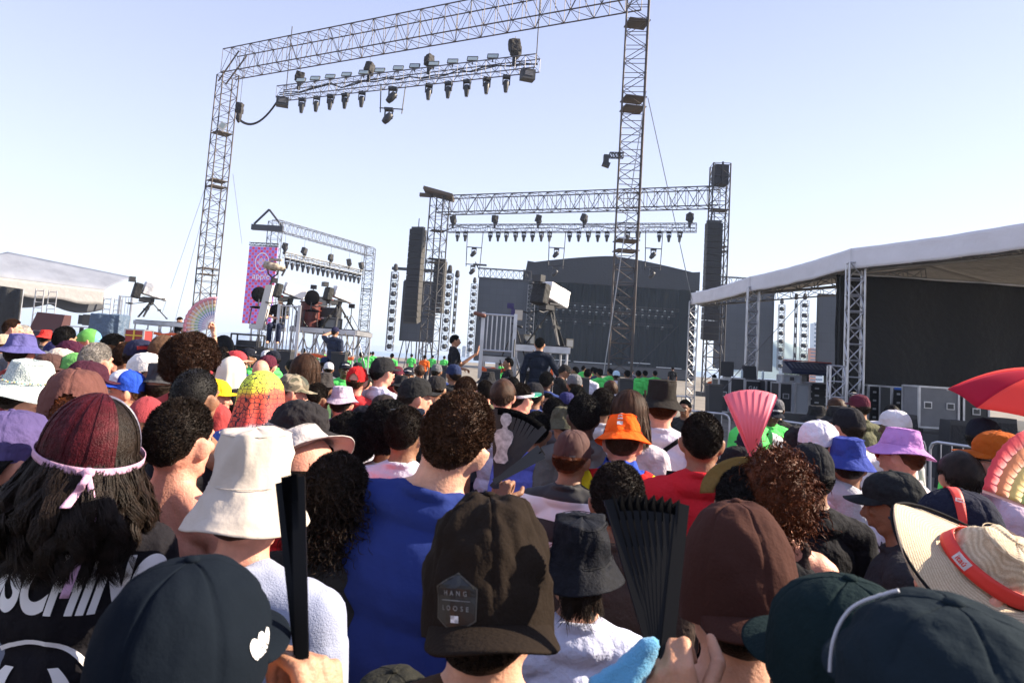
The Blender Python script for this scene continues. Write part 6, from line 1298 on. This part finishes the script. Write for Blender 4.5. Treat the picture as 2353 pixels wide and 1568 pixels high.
# low clutter in front of the left platform
def flight(label, X_, Y, z, w_, d_, h_, col=BLKPLASTIC, grp='flight cases', handles=True, rz=0, wheels=False, rack=False):
    t = thing('flight_case', label, 'flight case', (X_, Y, z), rz, grp); b = .1 if wheels else 0
    MB().box((0, 0, b+h_/2), (w_-.02, d_-.02, h_-.02)).build('shell', col, t); m = MB()
    for sx in (-1, 1):
        for sy in (-1, 1): m.box((sx*(w_/2-.01), sy*(d_/2-.01), b+h_/2), (.045, .045, h_))
        for zz in (b+.012, b+h_-.012): m.box((sx*(w_/2-.012), 0, zz), (.040, d_-.05, .038)); m.box((0, sx*(d_/2-.012), zz), (w_-.05, .040, .038))
    m.build('edges', ALU, t)
    if handles:
        for sx in ((-.28, .28) if w_ > .7 else (0,)):
            q = MB().box((sx*w_, -d_/2-.004, b+h_*.55), (.17, .02, .14)).build('handle', ALU, t); MB().box((sx*w_, -d_/2-.017, b+h_*.55), (.12, .012, .10)).build('recess', mat('handle_recess', (.06, .06, .06), .5), q)
    if rack:
        for i in range(4):
            q = MB().box((0, -d_/2-.006, b+h_*(.16+.22*i)), (w_*.84, .02, h_*.17)).build('rack_unit', mat('rack_black', (.012, .012, .013), .35), t); MB().box((-w_*.2, -d_/2-.018, b+h_*(.16+.22*i)), (w_*.16, .006, h_*.05)).box((w_*.2, -d_/2-.018, b+h_*(.14+.22*i)), (w_*.2, .006, h_*.025)).build('panel_marks', mat('label_grey', (.35, .36, .37), .5), q)
    if wheels:
        for sx in (-1, 1): MB().tube((sx*w_*.4, -d_*.35, .06), (sx*w_*.4+.035, -d_*.35, .06), .055, n=14).build('wheel', DARKMETAL, t)
    return t
Xc = lambda px, Y: at(px, 900, Y).x
GREYP = mat('grey_case_panel', (.17, .17, .175), .55, var=.08)
flight('large grey flight case on wheels with two silver handles in the tent', Xc(2150, 14.4), 14.6, .86, .84, .6, .86, GREYP, wheels=True)
flight('open pale panel case left of the amplifier rack', Xc(1834, 18.8), 18.8, .86, .44, .6, .82, mat('pale_grey_panel', (.30, .32, .34), .5), handles=False)
flight('black amplifier rack beside the pale panel case', Xc(1884, 18.6), 18.8, .86, .72, .6, .86, BLKPLASTIC, rack=True, handles=False)
flight('second black rack behind the truss leg in the tent', Xc(1935, 18.5), 18.9, .86, .62, .6, .86, BLKPLASTIC, rack=True, handles=False)
flight('small silver case on top of the tall black case', Xc(1811, 18.9), 18.9, 1.66, .5, .4, .22, mat('pale_grey_panel', (.30, .32, .34), .5))
flight('tall black case under the small silver one', Xc(1795, 19), 19, .86, .36, .6, .80); 
for i, (px, Y, w_, h_, l_) in enumerate(((1655, 20, .32, .95, 'tall narrow black case nearest the tent corner leg'), (1685, 20, .42, 1.0, 'tall black case with the silver frame behind the pink fan'), (1722, 20.5, .5, .95, 'lettered black case behind the guards'), (1765, 20, .38, 1.0, 'tall black case left of the small silver one'))):
    o = flight(l_, Xc(px, Y), Y, .70, w_, .6, h_, grp='tall black flight cases')
    if i == 2: q = link('lettering', text_mesh('GAL', .16, .004), o, WHITEPRINT); q.rotation_euler = (R(90), 0, 0); q.location = (0, -.31, .72)
flight('lit rack of red and blue audio gear under the black drape', Xc(2010, 16.6), 16.7, .86, .5, .5, .9, BLKPLASTIC, rack=True, handles=False); o = flight('rack with blue topped panel left of the large grey case', Xc(2070, 15.8), 16, .86, .5, .5, .9, BLKPLASTIC, rack=True, handles=False)
MB().box((0, -.27, .86), (.4, .01, .05)).build('blue_strip', mat('blue_label', (.02, .12, .5), .4), o)
flight('dark case at the right behind the black speaker bin', Xc(2235, 14.6), 14.8, .86, .55, .6, .9)
for i, (px, py, Y) in enumerate(((2075, 975, 13.0), (2192, 990, 12.5), (2300, 985, 12.5))):
    q = at(px, py, Y); t = thing('monitor_speaker', 'black tapered monitor speaker %s' % ('left of the large grey case', 'below the large grey case behind the barrier', 'behind the orange cap at right')[i], 'speaker', (q.x, Y, 0), 0, 'black tapered speakers')
    MB().hexa([(-.24, -.2, 0), (.24, -.2, 0), (.24, .2, 0), (-.24, .2, 0)], [(-.17, -.15, q.z+.20), (.17, -.15, q.z+.20), (.17, .15, q.z+.20), (-.17, .15, q.z+.20)]).build('cabinet', mat('speaker_dark_paint', (.03, .03, .032), .6), t)
    MB().hexa([(-.2, -.212, .1), (.2, -.212, .1), (.2, -.203, .1), (-.2, -.203, .1)], [(-.15, -.168, q.z+.12), (.15, -.168, q.z+.12), (.15, -.158, q.z+.12), (-.15, -.158, q.z+.12)]).build('grille', mat('speaker_grille', (.012, .012, .014), .7, bump=.6, bscale=18), t)
# mixing console
c = at(1886, 852, 19); t = thing('mixing_console', 'wide dark blue mixing console with a red edge inside the tent', 'console', (c.x, 19.6, c.z)); MB().hexa([(-.70, -.35, -.12), (.74, -.35, -.12), (.74, .35, -.12), (-.70, .35, -.12)], [(-.70, -.35, -.06), (.74, -.35, -.06), (.74, .35, .24), (-.70, .35, .24)]).build('desk', mat('console_blue', (.018, .026, .06), .4), t)
m = MB(); [m.box((-.6+.12*i, -.02, .115), (.05, .4, .012), Euler((R(23), 0, 0)).to_matrix()) for i in range(11)]; m.build('faders', mat('console_grey', (.08, .09, .12), .4), t); MB().box((.02, .33, .26), (1.4, .03, .03)).build('red_edge', mat('red_strip2', (.35, .03, .02), .5), t); MB().box((-.25, -.1, -.45), (.06, .5, .66)).box((.45, -.1, -.45), (.06, .5, .66)).build('stand', DARKMETAL, t)
t = thing('laptop', 'open black laptop on the tall lettered case', 'laptop', (Xc(1722, 20.5), 20.5, 1.66)); MB().box((0, .1, .22), (.42, .03, .40), Euler((R(-12), 0, 0)).to_matrix()).build('screen', BLKPLASTIC, t); MB().box((0, -.08, .01), (.42, .3, .02)).build('keyboard', BLKPLASTIC, t)
t = thing('monitor_screen', 'black computer screen on the case nearest the tent corner', 'monitor', (Xc(1668, 20), 20, 1.70)); MB().box((0, 0, .24), (.38, .05, .42)).build('screen', BLKPLASTIC, t); MB().box((0, 0, .02), (.2, .16, .03)).build('foot', BLKPLASTIC, t)
for i, (px, Y) in enumerate(((1700, 20), (1748, 20))): t = thing('water_bottle', 'clear water bottle on the %s tall black case' % ('middle', 'right')[i], 'bottle', (Xc(px, Y), Y-.1, 1.70 if not i else 1.70), 0, 'water bottles'); MB().cap((0, 0, .04), .035, (0, 0, .2), .033, 10).build('body', mat('clear_blue_plastic', (.45, .55, .6), .15), t); MB().tube((0, 0, .23), (0, 0, .26), .015).build('lid', mat('white_paint', (.7, .7, .68), .5), t)
# left clutter
o = flight('red flight case with a yellow cross of tape below the far left camera', X(315, 20), 20, 1.55, .56, .5, .44, mat('red_case', (.32, .03, .025), .5), handles=False)
MB().box((0, -.255, .22), (.05, .012, .40)).box((0, -.257, .26), (.52, .012, .035)).build('yellow_tape', mat('yellow_tape', (.7, .45, .03), .5), o); MB().box((0, -.25, -.8), (.56, .48, 1.5)).build('stand', BLKPLASTIC, o)
platform('low cross braced platform carrying the far left camera', X(300, 22.2), X(425, 22.2), 22.2, 1.6, 2.30, 5, tape=1.95)
t = thing('tarpaulin_cover', 'blue grey tarpaulin draped over gear left of the red case', 'tarpaulin', (X(245, 21), 21, 0)); me = remesh(MB().box((0, 0, 1.2), (.92, .6, 2.4)), .05, 6); displace(me, lambda p: .07*noise.noise(Vector((p.x*5, p.y*5, p.z*1.5)))); link('sheet', me, t, mat('blue_tarpaulin', (.07, .11, .17), .6, bump=.5, bscale=6))
t = thing('lighting_desk', 'dark brown covered lighting desk under the far left tent', 'desk', (X(110, 26), 26, 0)); MB().hexa([(-.6, -.3, 1.75), (.55, -.3, 1.75), (.55, .3, 1.75), (-.6, .3, 1.75)], [(-.5, -.1, 2.45), (.55, -.1, 2.40), (.55, .3, 2.40), (-.5, .3, 2.45)]).build('hood', mat('maroon_cover', (.06, .02, .02), .7), t); MB().box((.1, 0, .87), (1.1, .55, 1.74)).build('base', mat('maroon_base', (.03, .02, .035), .7), t)
for i, (px, w_, h_) in enumerate(((182, .3, .34), (200, .5, .4), (262, .3, .3))): t = thing('monitor_screen', 'dark flat screen %s on the far left desks' % ('leaning', 'widest', 'rightmost')[i], 'monitor', (X(px, 25), 25, 2.0), .3*i, 'dark flat screens'); MB().box((0, 0, .25), (w_, .05, h_)).build('screen', BLKPLASTIC, t); MB().box((0, 0, -1), (.1, .1, 2)).build('post', DARKMETAL, t)
t = thing('white_table', 'narrow pale table carrying screens at far left', 'table', (X(195, 24.6), 24.6, 0)); MB().box((0, 0, 1.98), (1.2, .5, .04)).build('tabletop', ALU, t)
for sx in (-.55, .55): MB().tube((sx, 0, 0), (sx, 0, 1.96), .03).build('leg', ALU, t)
gate('short aluminium railing beside the far left tent leg', X(262, 30), X(290, 30), 30, 1.9, 1.6, 4)
# bins / subwoofers along the pit
for i, (px, py, l_) in enumerate(((604, 822, 'left of the facing guard'), (655, 826, 'right of the facing guard'), (779, 832, 'at the feet of the leaning crewman'), (1133, 870, 'below the step platform'), (1222, 876, 'left of the walking man'), (1336, 890, 'in front of the white shirted worker'), (1436, 892, 'at the foot of the right tower'), (1640, 905, 'behind the tent corner leg'), (1010, 862, 'right of the gesturing man'))):
    q = at(px, py, 13); t = thing('litter_bin', 'dark bin standing '+l_, 'bin', (q.x, 13, 0), 0, 'dark bins along the pit'); h = q.z+.16; s_ = .13
    MB().hexa([(-s_*.8, -s_*.8, 0), (s_*.8, -s_*.8, 0), (s_*.8, s_*.8, 0), (-s_*.8, s_*.8, 0)], [(-s_, -s_, h), (s_, -s_, h), (s_, s_, h), (-s_, s_, h)]).build('body', mat('bin_dark', (.02, .021, .024), .6), t); MB().box((0, 0, h+.02), (s_*2.1, s_*2.1, .03)).build('rim', mat('bin_rim', (.05, .045, .04), .6), t)
t = thing('storage_bin', 'black plastic tub with a blue lid below the white mast', 'storage bin', (X(615, 17.4), 17.4, 0)); MB().box((0, 0, .78), (.68, .5, 1.56)).build('body', BLKPLASTIC, t); MB().ell((0, 0, 1.6), (.30, .22, .06)).build('blue_lid', mat('blue_plastic', (.02, .06, .35), .4), t)
t = thing('metal_shelf', 'dark open metal frame left of the blue lidded tub', 'shelf', (X(567, 17.6), 17.6, 0)); m = MB()
for sx in (-.35, .35):
    for sy in (-.2, .2): m.tube((sx, sy, 0), (sx, sy, 2.02), .025, n=6)
    m.tube((sx, -.2, 2.02), (sx, .2, 2.02), .025); 
for z in (1.0, 1.72, 2.02): m.tube((-.35, -.2, z), (.35, -.2, z), .025); m.tube((-.35, .2, z), (.35, .2, z), .025)
m.build('frame', DARKMETAL, t); MB().box((.05, 0, 1.6), (.5, .36, .55)).build('equipment', BLKPLASTIC, t)

# ================================================================ crew at work
DOWN = ARM_DOWN
def arm(e, w_, fd, bk, cu=(20, 25, 15)): return (e, w_, fd, bk, cu)
crewk = dict(group='crew at work')
P('man in navy cap and t shirt leaning with one hand on the high platform', 770, 760, 17.2, -18, 'cap', hat=CAP, hatc=(.02, .02, .05), hair='under', skin='tan', shirt=(.028, .035, .06), base=.55, s=1.02, trousers=(.02, .02, .03), arms=dict(L=arm((.40, .10, 1.52), (.30, .40, 1.66), (0, 1, .1), (0, 0, 1))), **crewk)
P('gesturing man in black shirt with sunglasses and one hand raised', 1046, 775, 14.6, -75, skin='tan', hair='short', hairc='black', shirt=BLK, face=True, base=.42, s=1.05, trousers=(.012, .012, .014), arms=dict(L=arm((.24, .20, 1.16), (.22, .52, 1.42), (0, .35, 1), (-.5, 1, 0), (5, 5, 5)), R=arm((.26, -.05, 1.12), (.16, .22, 1.08), (-.6, .6, -.1), (0, 0, 1))), **crewk)
P('man in dark long sleeved top walking in front of the centre platform', 1240, 788, 12.8, -8, skin='tan', hair='short', hairc='black', shirt=(.012, .016, .028), kind='long', base=.40, s=1.06, trousers=(.02, .035, .08), arms=dict(R=arm((.34, .02, 1.16), (.50, .12, .98), (.8, .3, -.6), (0, 0, 1)), L=arm((.26, -.05, 1.13), (.27, .0, .90), (0, .2, -1), (1, 0, 0))), **crewk)
P('capped man in black shirt bending over beside the walking man', 1300, 850, 12.0, -75, 'cap', hat=CAP, hatc=(.02, .018, .018), hair='under', skin='brown', shirt=(.016, .014, .014), base=.05, s=1.0, face=True, hr=(22, 0, 0), arms=dict(L=arm((.24, .2, 1.15), (.2, .42, 1.08), (0, 1, -.2), (0, 0, 1)), R=arm((.24, .2, 1.15), (.2, .42, 1.08), (0, 1, -.2), (0, 0, 1))), **crewk)
SIT = (((.09, .02, .92), (.12, .42, .90), (.12, .40, .50)),)*2
P('operator in black shirt and dark glasses seated behind the aluminium railing', 644, 702, 18.3, 185, skin='light', hair='short', hairc='brown', shirt=BLK, base=1.42, s=.98, face=True, legs=SIT, arms=dict(L=arm((.24, .1, 1.15), (.08, .3, 1.12), (-1, .3, 0), (0, 0, 1)), R=arm((.24, .1, 1.15), (.08, .3, 1.12), (-1, .3, 0), (0, 0, 1))), **crewk)
P('man in black t shirt bending over gear right of the red case', 411, 756, 24, -80, skin='light', hair='short', hairc='brown', shirt=BLK, base=.9, s=.95, face=True, hr=(30, 0, 0), arms=dict(L=arm((.22, .25, 1.2), (.2, .5, 1.12), (0, 1, -.3), (0, 0, 1)), R=arm((.22, .25, 1.2), (.2, .5, 1.12), (0, 1, -.3), (0, 0, 1))), **crewk)
P('seated person in black leaning back left of the step platform', 1168, 815, 13.9, 100, skin='brown', hair='short', hairc='black', shirt=BLK, base=.15, s=.97, **crewk)
P('person in white printed shirt seen from behind left of the right tower', 1350, 862, 17.0, -12, skin='brown', hair='short', hairc='black', shirt=(.60, .58, .68), base=0, s=.98, **crewk)
P('person in pale blue cap and white shirt in front of the right tower', 1415, 872, 15.6, -5, 'cap', hat=CAP, hatc=(.40, .55, .66), hair='under', skin='dark', shirt=(.62, .60, .66), base=0, s=.97, **crewk)
mini = dict(group='distant workers in lime vests')
for i, (px, py, Y, sh, yw, l_) in enumerate(((1320, 868, 19, LIME, 60, 'lime shirted worker left of the white printed shirt'), (1376, 872, 18, LIME, 20, 'lime shirted worker right of the white printed shirt'), (1440, 872, 19, LIME, 0, 'lime shirted worker at the foot of the right tower'), (1466, 868, 21, LIME, -10, 'lime vested worker nearest the black bucket hat'), (1481, 868, 23, LIME, 10, 'lime vested worker partly behind the black bucket hat'), (1368, 858, 20, (.05, .06, .1), 0, 'grey haired worker in navy behind the white printed shirt'), (1362, 852, 24, LIME, 0, 'farthest lime vested worker left of the right tower'),
        (797, 812, 24, LIME, 60, 'lime shirted worker below the right camera platform end'), (848, 818, 34, LIME, 0, 'lime shirted worker standing left of the tall capped man'), (856, 816, 38, LIME, 0, 'second lime shirted worker beside the left one near the tall capped man'), (945, 824, 42, LIME, 0, 'lime shirted worker under the slanted leg screen'), (975, 830, 34, (.75, .13, .02), 0, 'worker in orange under the slanted leg screen'), (993, 828, 44, LIME, 0, 'tiny lime shirted worker right of the worker in orange'), (1020, 830, 44, LIME, 0, 'tiny lime shirted worker next to the gesturing man'),
        (538, 812, 19, LIME, 60, 'lime shirted worker beside the round backed chair'), (1545, 846, 40, (.02, .02, .02), 0, 'stage hand bending over a white laptop on the stage apron'), (1273, 836, 60, (.02, .02, .02), 180, 'stage hand in black with folded arms on the main stage'), (1237, 852, 40, (.75, .13, .02), 0, 'worker in orange behind the bending capped man'), (1272, 858, 40, (.75, .13, .02), 0, 'worker in orange right of the bending capped man'), (1640, 880, 26, (.75, .13, .02), 0, 'worker in orange behind the tent corner leg'), (2172, 948, 17.5, (.75, .13, .02), 0, 'worker in orange in the shade of the equipment tent'),
        (1400, 862, 22, LIME, 30, 'lime shirted worker just left of the pale blue cap'), (1504, 872, 26, LIME, 0, 'lime shirted worker right of the black bucket hat crown'), (1340, 852, 28, LIME, -30, 'farther lime shirted worker above the white printed shirt'), (696, 812, 26, LIME, 20, 'lime shirted worker under the middle of the high platform'), (742, 816, 30, LIME, 0, 'small lime shirted worker under the right half of the high platform'), (830, 822, 26, LIME, -20, 'lime shirted worker between the red cap and the tall capped man'), (900, 824, 30, LIME, 10, 'lime shirted worker just right of the tall capped man'), (1148, 842, 28, LIME, 0, 'lime shirted worker seen through the step platform'), (1450, 858, 30, (.05, .06, .1), 0, 'worker in navy behind the right tower foot'))):
    q = at(px, py, Y); b_ = max(0, q.z-1.655*.98); P(l_, px, py, Y, yw, skin='brown', hair='short', hairc='black', shirt=sh, base=max(.001, b_), s=.98, face=yw == 180, trousers=(.015, .018, .03), **mini)

# more gear on and under the platforms
for i, (px, Y, z, w_, h_, l_) in enumerate(((690, 19.4, 2.34, .4, .34, 'small black monitor box beside the first covered camera on the high platform'), (760, 19.2, 2.34, .5, .3, 'low black gear box at the feet of the second covered camera'), (724, 19.6, 2.95, .42, .3, 'small monitor standing on the closed case on the high platform'), (1205, 14.9, 2.16, .3, .22, 'small black gear box on the centre platform'), (1296, 15.2, 2.16, .26, .2, 'tiny black box at the right end of the centre platform'))):
    t = thing('gear_box', l_, 'box', (X(px, Y), Y, z), .2*i); MB().box((0, 0, h_/2), (w_, .3, h_)).build('body', BLKPLASTIC, t); MB().box((0, -.152, h_/2), (w_*.8, .006, h_*.7)).build('front_panel', mat('panel_grey', (.09, .10, .12), .3), t)
rw = random.Random(9)
for i, (px, Y, z, l_) in enumerate(((690, 18.3, 2.25, 'first loop of black cable hanging from the high platform'), (740, 18.3, 2.25, 'second loop of black cable hanging from the high platform'), (790, 18.3, 2.25, 'third loop of black cable hanging from the high platform'), (1225, 14.0, 2.05, 'black cable hanging under the centre platform'), (1150, 14.2, 1.8, 'black cable hanging under the step platform'))):
    a = Vector((X(px, Y), Y, z)); line(l_, sag(a, a+Vector((.45, 0, -.1)), .35+.2*rw.random()), .012, BLKPLASTIC)
for i, (px, Y) in enumerate(((683, 19.5), (708, 19.8), (748, 19.4), (800, 19.5))):
    t = thing('light_stand', '%s thin black stand from the left on the high platform' % ORD[i], 'stand', (X(px, Y), Y, 2.34), 0, 'thin black stands on the high platform'); m = MB(); h_ = (.9, 1.2, .8, .7)[i]; m.tube((0, 0, .2), (0, 0, h_), .013)
    for k in range(3): a = R(120*k+20); m.tube((0, 0, .45), (math.cos(a)*.28, math.sin(a)*.28, .01), .010)
    m.box((0, 0, h_), (.16, .1, .12)); m.build('frame', BLKPLASTIC, t)
# ================================================================ held things
FB = [(.75, .10, .16), (.80, .28, .10), (.80, .66, .20), (.22, .50, .20), (.10, .25, .60), (.35, .16, .50)]
def fan(label, piv, up, normal, Rr, ang, ribs, mats_, rib_m, pleat=.008, r0=.28, rot=0, bands=6, group=None, name='hand_fan', rz_=0.0):
    # piv: pivot point, up: middle direction, normal: towards the viewer, ang: opening in degrees
    U = Vector(up).normalized(); Nn = (Vector(normal)-U*Vector(normal).dot(U)).normalized(); X_ = U.cross(Nn)
    t = thing(name, label, 'fan', piv, 0, group); m = MB(); n = ribs*2
    def pt(a, r, dz): return X_*math.sin(a)*r+U*math.cos(a)*r+Nn*dz
    for b in range(bands):
        q = MB().sheet(lambda u, v: pt(R(-ang/2+ang*u), Rr*(r0+(1-r0)*(b+v)/bands), (pleat if round(u*n) % 2 else -pleat)*(r0+(1-r0)*(b+v)/bands)), n+1, 2, .0012)
        q.mi = [b]*len(q.mi); m.join(q)
    m.build('leaf', None, t, mats=mats_)
    for i in range(ribs+1):
        a = R(-ang/2+ang*i/ribs); thick = 1.6 if i in (0, ribs) else 1; k = MB()
        p0 = pt(a, -.02, i*.0006+rz_); p1 = pt(a, Rr*(.98 if i in (0, ribs) else .9), .002+i*.0002+rz_); w_ = (U*math.sin(-a)+X_*math.cos(a))*.0045*thick; d_ = Nn*.0012*thick
        k.hexa([p0-w_-d_, p0+w_-d_, p0+w_+d_, p0-w_+d_], [p1-w_*1.2-d_, p1+w_*1.2-d_, p1+w_*1.2+d_, p1-w_*1.2+d_]); k.build('rib', rib_m, t)
    return t
fbm = [cloth('rainbow_%d' % i, c, .1, .3) for i, c in enumerate(FB)]
PALE = [mat('washed_%d' % i, tuple(.22+.65*x for x in c), .7) for i, c in enumerate(FB)]
FANB = mat('fan_black', (.004, .004, .0045), .95, spec=.03)
# raised rainbow fan at left
pv = at(484, 735, 8.2)
ARMUP = dict(R=((.235, .12, 1.60), (.20, .10, 1.90), (-.5, .2, 1), (0, 1, 0), (55, 60, 40), (-.045, .04, -.03)))
o = P('person hidden behind the afro with one tattooed arm raised holding a rainbow fan', 436, 812, 34, -10, hair='short', hairc='dark', skin='light', shirt=(.3, .04, .05), arms=ARMUP, W=.165, key='fanarm')
mw = o['root'].matrix_basis if hasattr(o['root'], 'matrix_basis') else None
rt = Matrix.LocRotScale(o['root'].location, o['root'].rotation_euler.to_quaternion(), o['root'].scale); hp = rt @ Vector((.17, .12, 1.98))
fan('open rainbow fan with white ribs held up at arm length against the sky', hp, (-1, 0, .62), (0, -1, .1), 60*hp.y/F*1.12, 118, 12, [PALE[0], PALE[1], PALE[2], PALE[3], PALE[4], PALE[5]][::-1][:6], mat('white_rib', (.8, .78, .78), .5), .010, .25)
# picture fan
hd = at(1150, 1112, 1.95)
pf = fan('black fan with a pale printed portrait behind the curly haired man', at(1140, 1105, 1.95), (.30, 0, 1), (0, -1, .2), .205, 44, 10, [FANB]*6, BLKPLASTIC, .004, .2)
# generic pale figure printed on the fan leaf
pm = mat('pale_print_figure', (.42, .40, .40), .7, var=.5, vscale=60)
def figp(pts, z=0): return MB().add([(x, y, z) for x, y in pts], [tuple(range(len(pts)))], 0, False)
sil = [(0, .080), (.009, .078), (.015, .070), (.016, .058), (.011, .047), (.006, .042), (.008, .034), (.022, .028), (.027, .015), (.024, -.004), (.016, -.022), (.015, -.036), (.021, -.055), (.012, -.066)]
sil = sil+[(-x, y) for x, y in sil[::-1]]; fm = MB().add([(x, y, 0) for x, y in sil[:-1]], [tuple(range(len(sil)-1))], 0, False)
fo = fm.build('printed_figure', pm, pf); q = at(1156, 1010, 1.95)-pf.location; fo.location = q+Vector((0, -.012, 0)); fo.rotation_euler = (R(84), R(4), 0); fo.scale = (1.0, .95, 1)
fan('nearly closed black fan held across the back of the striped shirt', at(1150, 1098, 1.80), (.85, 0, .62), (0, -1, .3), .13, 10, 10, [FANB]*6, BLKPLASTIC, .004, .2)
SKM = SKIN
def held_hand(label, px, py, Y, fd, bk, side, skin, cu=(55, 60, 40), arm_to=(0, .1, -.5), scale=1.0, hide=None):
    pass
# near left black fan
p0 = at(700, 1590, .80); p1 = at(668, 1095, .93)
fan('tall closed black fan held up in front of the grey polo shirt', p0, (p1-p0), (0, -1, .3), (p1-p0).length*1.0, 5, 12, [FANB]*6, mat('glossy_black_rib', (.005, .005, .005), .35, spec=.12), .010, .12)
# near right black fan, half open
p0 = at(1522, 1570, .80); p1 = at(1482, 1140, .95)
fan('half opened black fan held up in front of the brown cap', p0, (p1-p0), (0, -1, .25), (p1-p0).length*1.0, 25, 9, [FANB]*6, mat('glossy_black_rib', (.005, .005, .005), .35, spec=.12), .008, .06)
# pink fan
p0 = at(1728, 1050, 3.3); 
fan('pink folding fan held up in front of the guards', p0, (-.05, 0, 1), (0, -1, .2), .32, 46, 7, [mat('pink_leaf', (.80, .16, .22), .6)]*3+[mat('pink_leaf_print', (.82, .38, .42), .6, var=.4, vscale=30)]*3, mat('pink_leaf', (.80, .16, .22), .6), .005, .05, rz_=-.011, bands=1)
# right rainbow fan
p0 = at(2440, 1190, 2.2)
fan('big rainbow fan at the right edge in front of the orange cap', p0, (-.55, 0, .8), (0, -1, .35), .29, 80, 12, [cloth('fan_%d' % i, c, .1, .4) for i, c in enumerate(((.10, .45, .35), (.30, .55, .20), (.62, .70, .25), (.85, .62, .22), (.85, .30, .14), (.82, .08, .10)))], mat('pale_rib', (.75, .40, .35), .5), .0025, .05, rz_=-.008)
# red umbrella
uc = at(2425, 925, 4.2); um = thing('umbrella', 'red umbrella with darker panels at the right edge', 'umbrella', uc, 0)
UR = mat('red_umbrella_cloth', (.86, .06, .045), .9, spec=.08); UD = mat('dark_red_umbrella_cloth', (.38, .010, .03), .9, spec=.08); m = MB(); RR = .56
rot = Euler((R(12), R(-6), R(10))).to_matrix()
def um_pt(a, r): 
    k = (a/(math.pi/4)) % 1; sc = 1-.07*math.sin(k*math.pi)*r/RR; return rot @ Vector((math.cos(a)*r*sc, math.sin(a)*r*sc, .20*(1-(r/RR)**2)+.012*math.sin(k*math.pi)*r/RR))
for s_ in range(8):
    q = MB().sheet(lambda u, v: um_pt(math.pi/4*(s_+u*.9999), .005+(RR-.005)*v), 9, 12, .0015); q.mi = [s_ % 2]*len(q.mi); m.join(q)
m.build('canopy', None, um, mats=[UR, UD]); m = MB()
for s_ in range(8): pts = [um_pt(math.pi/4*s_+.0001, RR*k/6)-Vector((0, 0, .006)) for k in range(7)]; m.path(pts, .0025, 4); m.ell(pts[-1], (.006,)*3, None, 8, 6)
m.build('ribs', mat('umbrella_steel', (.5, .5, .5), .3, metal=.8), um); MB().tube(rot @ Vector((0, 0, .24)), rot @ Vector((0, 0, -.62)), .006).build('shaft', DARKMETAL, um); MB().cap(rot @ Vector((0, 0, -.62)), .014, rot @ Vector((0, 0, -.74)), .014).build('handle', BLKPLASTIC, um)

# people whose hands hold the near fans: standing right behind the camera line, arms reaching into view

def behind(label, xy, skin, shirtc, side, wr, fd, bk, cu, th, s=.88, yaw=0):
    root = thing('person', label, 'person', (xy[0], xy[1], 0), R(yaw), 'people waiting in the crowd', s); Ri = Matrix.Rotation(R(-yaw), 3, 'Z'); sg = 1 if side == 'R' else -1
    q = Ri @ ((Vector(wr)-Vector((xy[0], xy[1], 0)))/s); sh = Vector((sg*.165, -.012, 1.405)); d_ = (q-sh).length; el = (sh+q)/2+Vector((sg*.05, -.02, -max(.02, math.sqrt(max(0, .28**2-(d_/2)**2))))); g = lambda v: (round(sg*v[0], 4), round(v[1], 4), round(v[2], 4))
    arms = {side: (g(el), g(q), g(Ri @ Vector(fd)), g(Ri @ Vector(bk)), cu, th)}
    link('body', body_mesh('f', arms, (0, 0, 0)), root, SKIN[skin]); link('hair', hair_mesh('short'), root, hairmat('dark')); link('shirt', shirt_mesh('f', arms, 'tee'), root, cloth('shirt_cloth', shirtc)); link('trousers', trousers_mesh(None), root, cloth('trouser_cloth', (.02, .025, .05)))
    return root
behind('person at the bottom edge holding the half opened black fan and a blue towel', (.30, .36), 'tan', (.03, .03, .035), 'L', at(1585, 1722, .78), (-.35, .2, 1), (-.35, -1, .1), (55, 62, 45), (.04, .04, -.05))
behind('person behind the curly haired man holding up the portrait fan', (.0, 2.22), 'brown', (.012, .012, .014), 'L', at(1142, 1168, 1.98), (.15, .1, 1), (-.3, -1, .1), (75, 80, 50), (.045, .03, -.04), s=.80)
tw = MB(); rt_ = random.Random(4)
for k in range(26):
    a = at(1500-rt_.uniform(0, 40), 1480+rt_.uniform(0, 30), .80); b = at(1440-k*2.6+rt_.uniform(-12, 12), 1590+rt_.uniform(-20, 60), .80+rt_.uniform(-.015, .02)); tw.cap(a, .009, b, .012, 8)
tm = remesh(tw, .0035, 2); displace(tm, lambda p: .0012*noise.noise(p*300)+.003*noise.noise(p*60)); tag(link('towel', tm, None, mat('light_blue_terry', (.10, .32, .52), .95, bump=.8, bscale=400, sheen=.2)), 'crumpled light blue towel in the hand holding the half opened black fan', 'towel')

# ================================================================ humid sea air
hz = bpy.data.materials.new('sea_air'); hz.use_nodes = True; n = hz.node_tree.nodes; n.remove(n['Principled BSDF']); v = n.new('ShaderNodeVolumePrincipled')
v.inputs['Color'].default_value = (.55, .72, 1, 1); v.inputs['Density'].default_value = .00042; v.inputs['Anisotropy'].default_value = .15; hz.node_tree.links.new(v.outputs[0], n['Material Output'].inputs['Volume'])
tag(MB().box((0, 800, 18), (3400, 1900, 39)).build('haze', hz), kind='stuff')
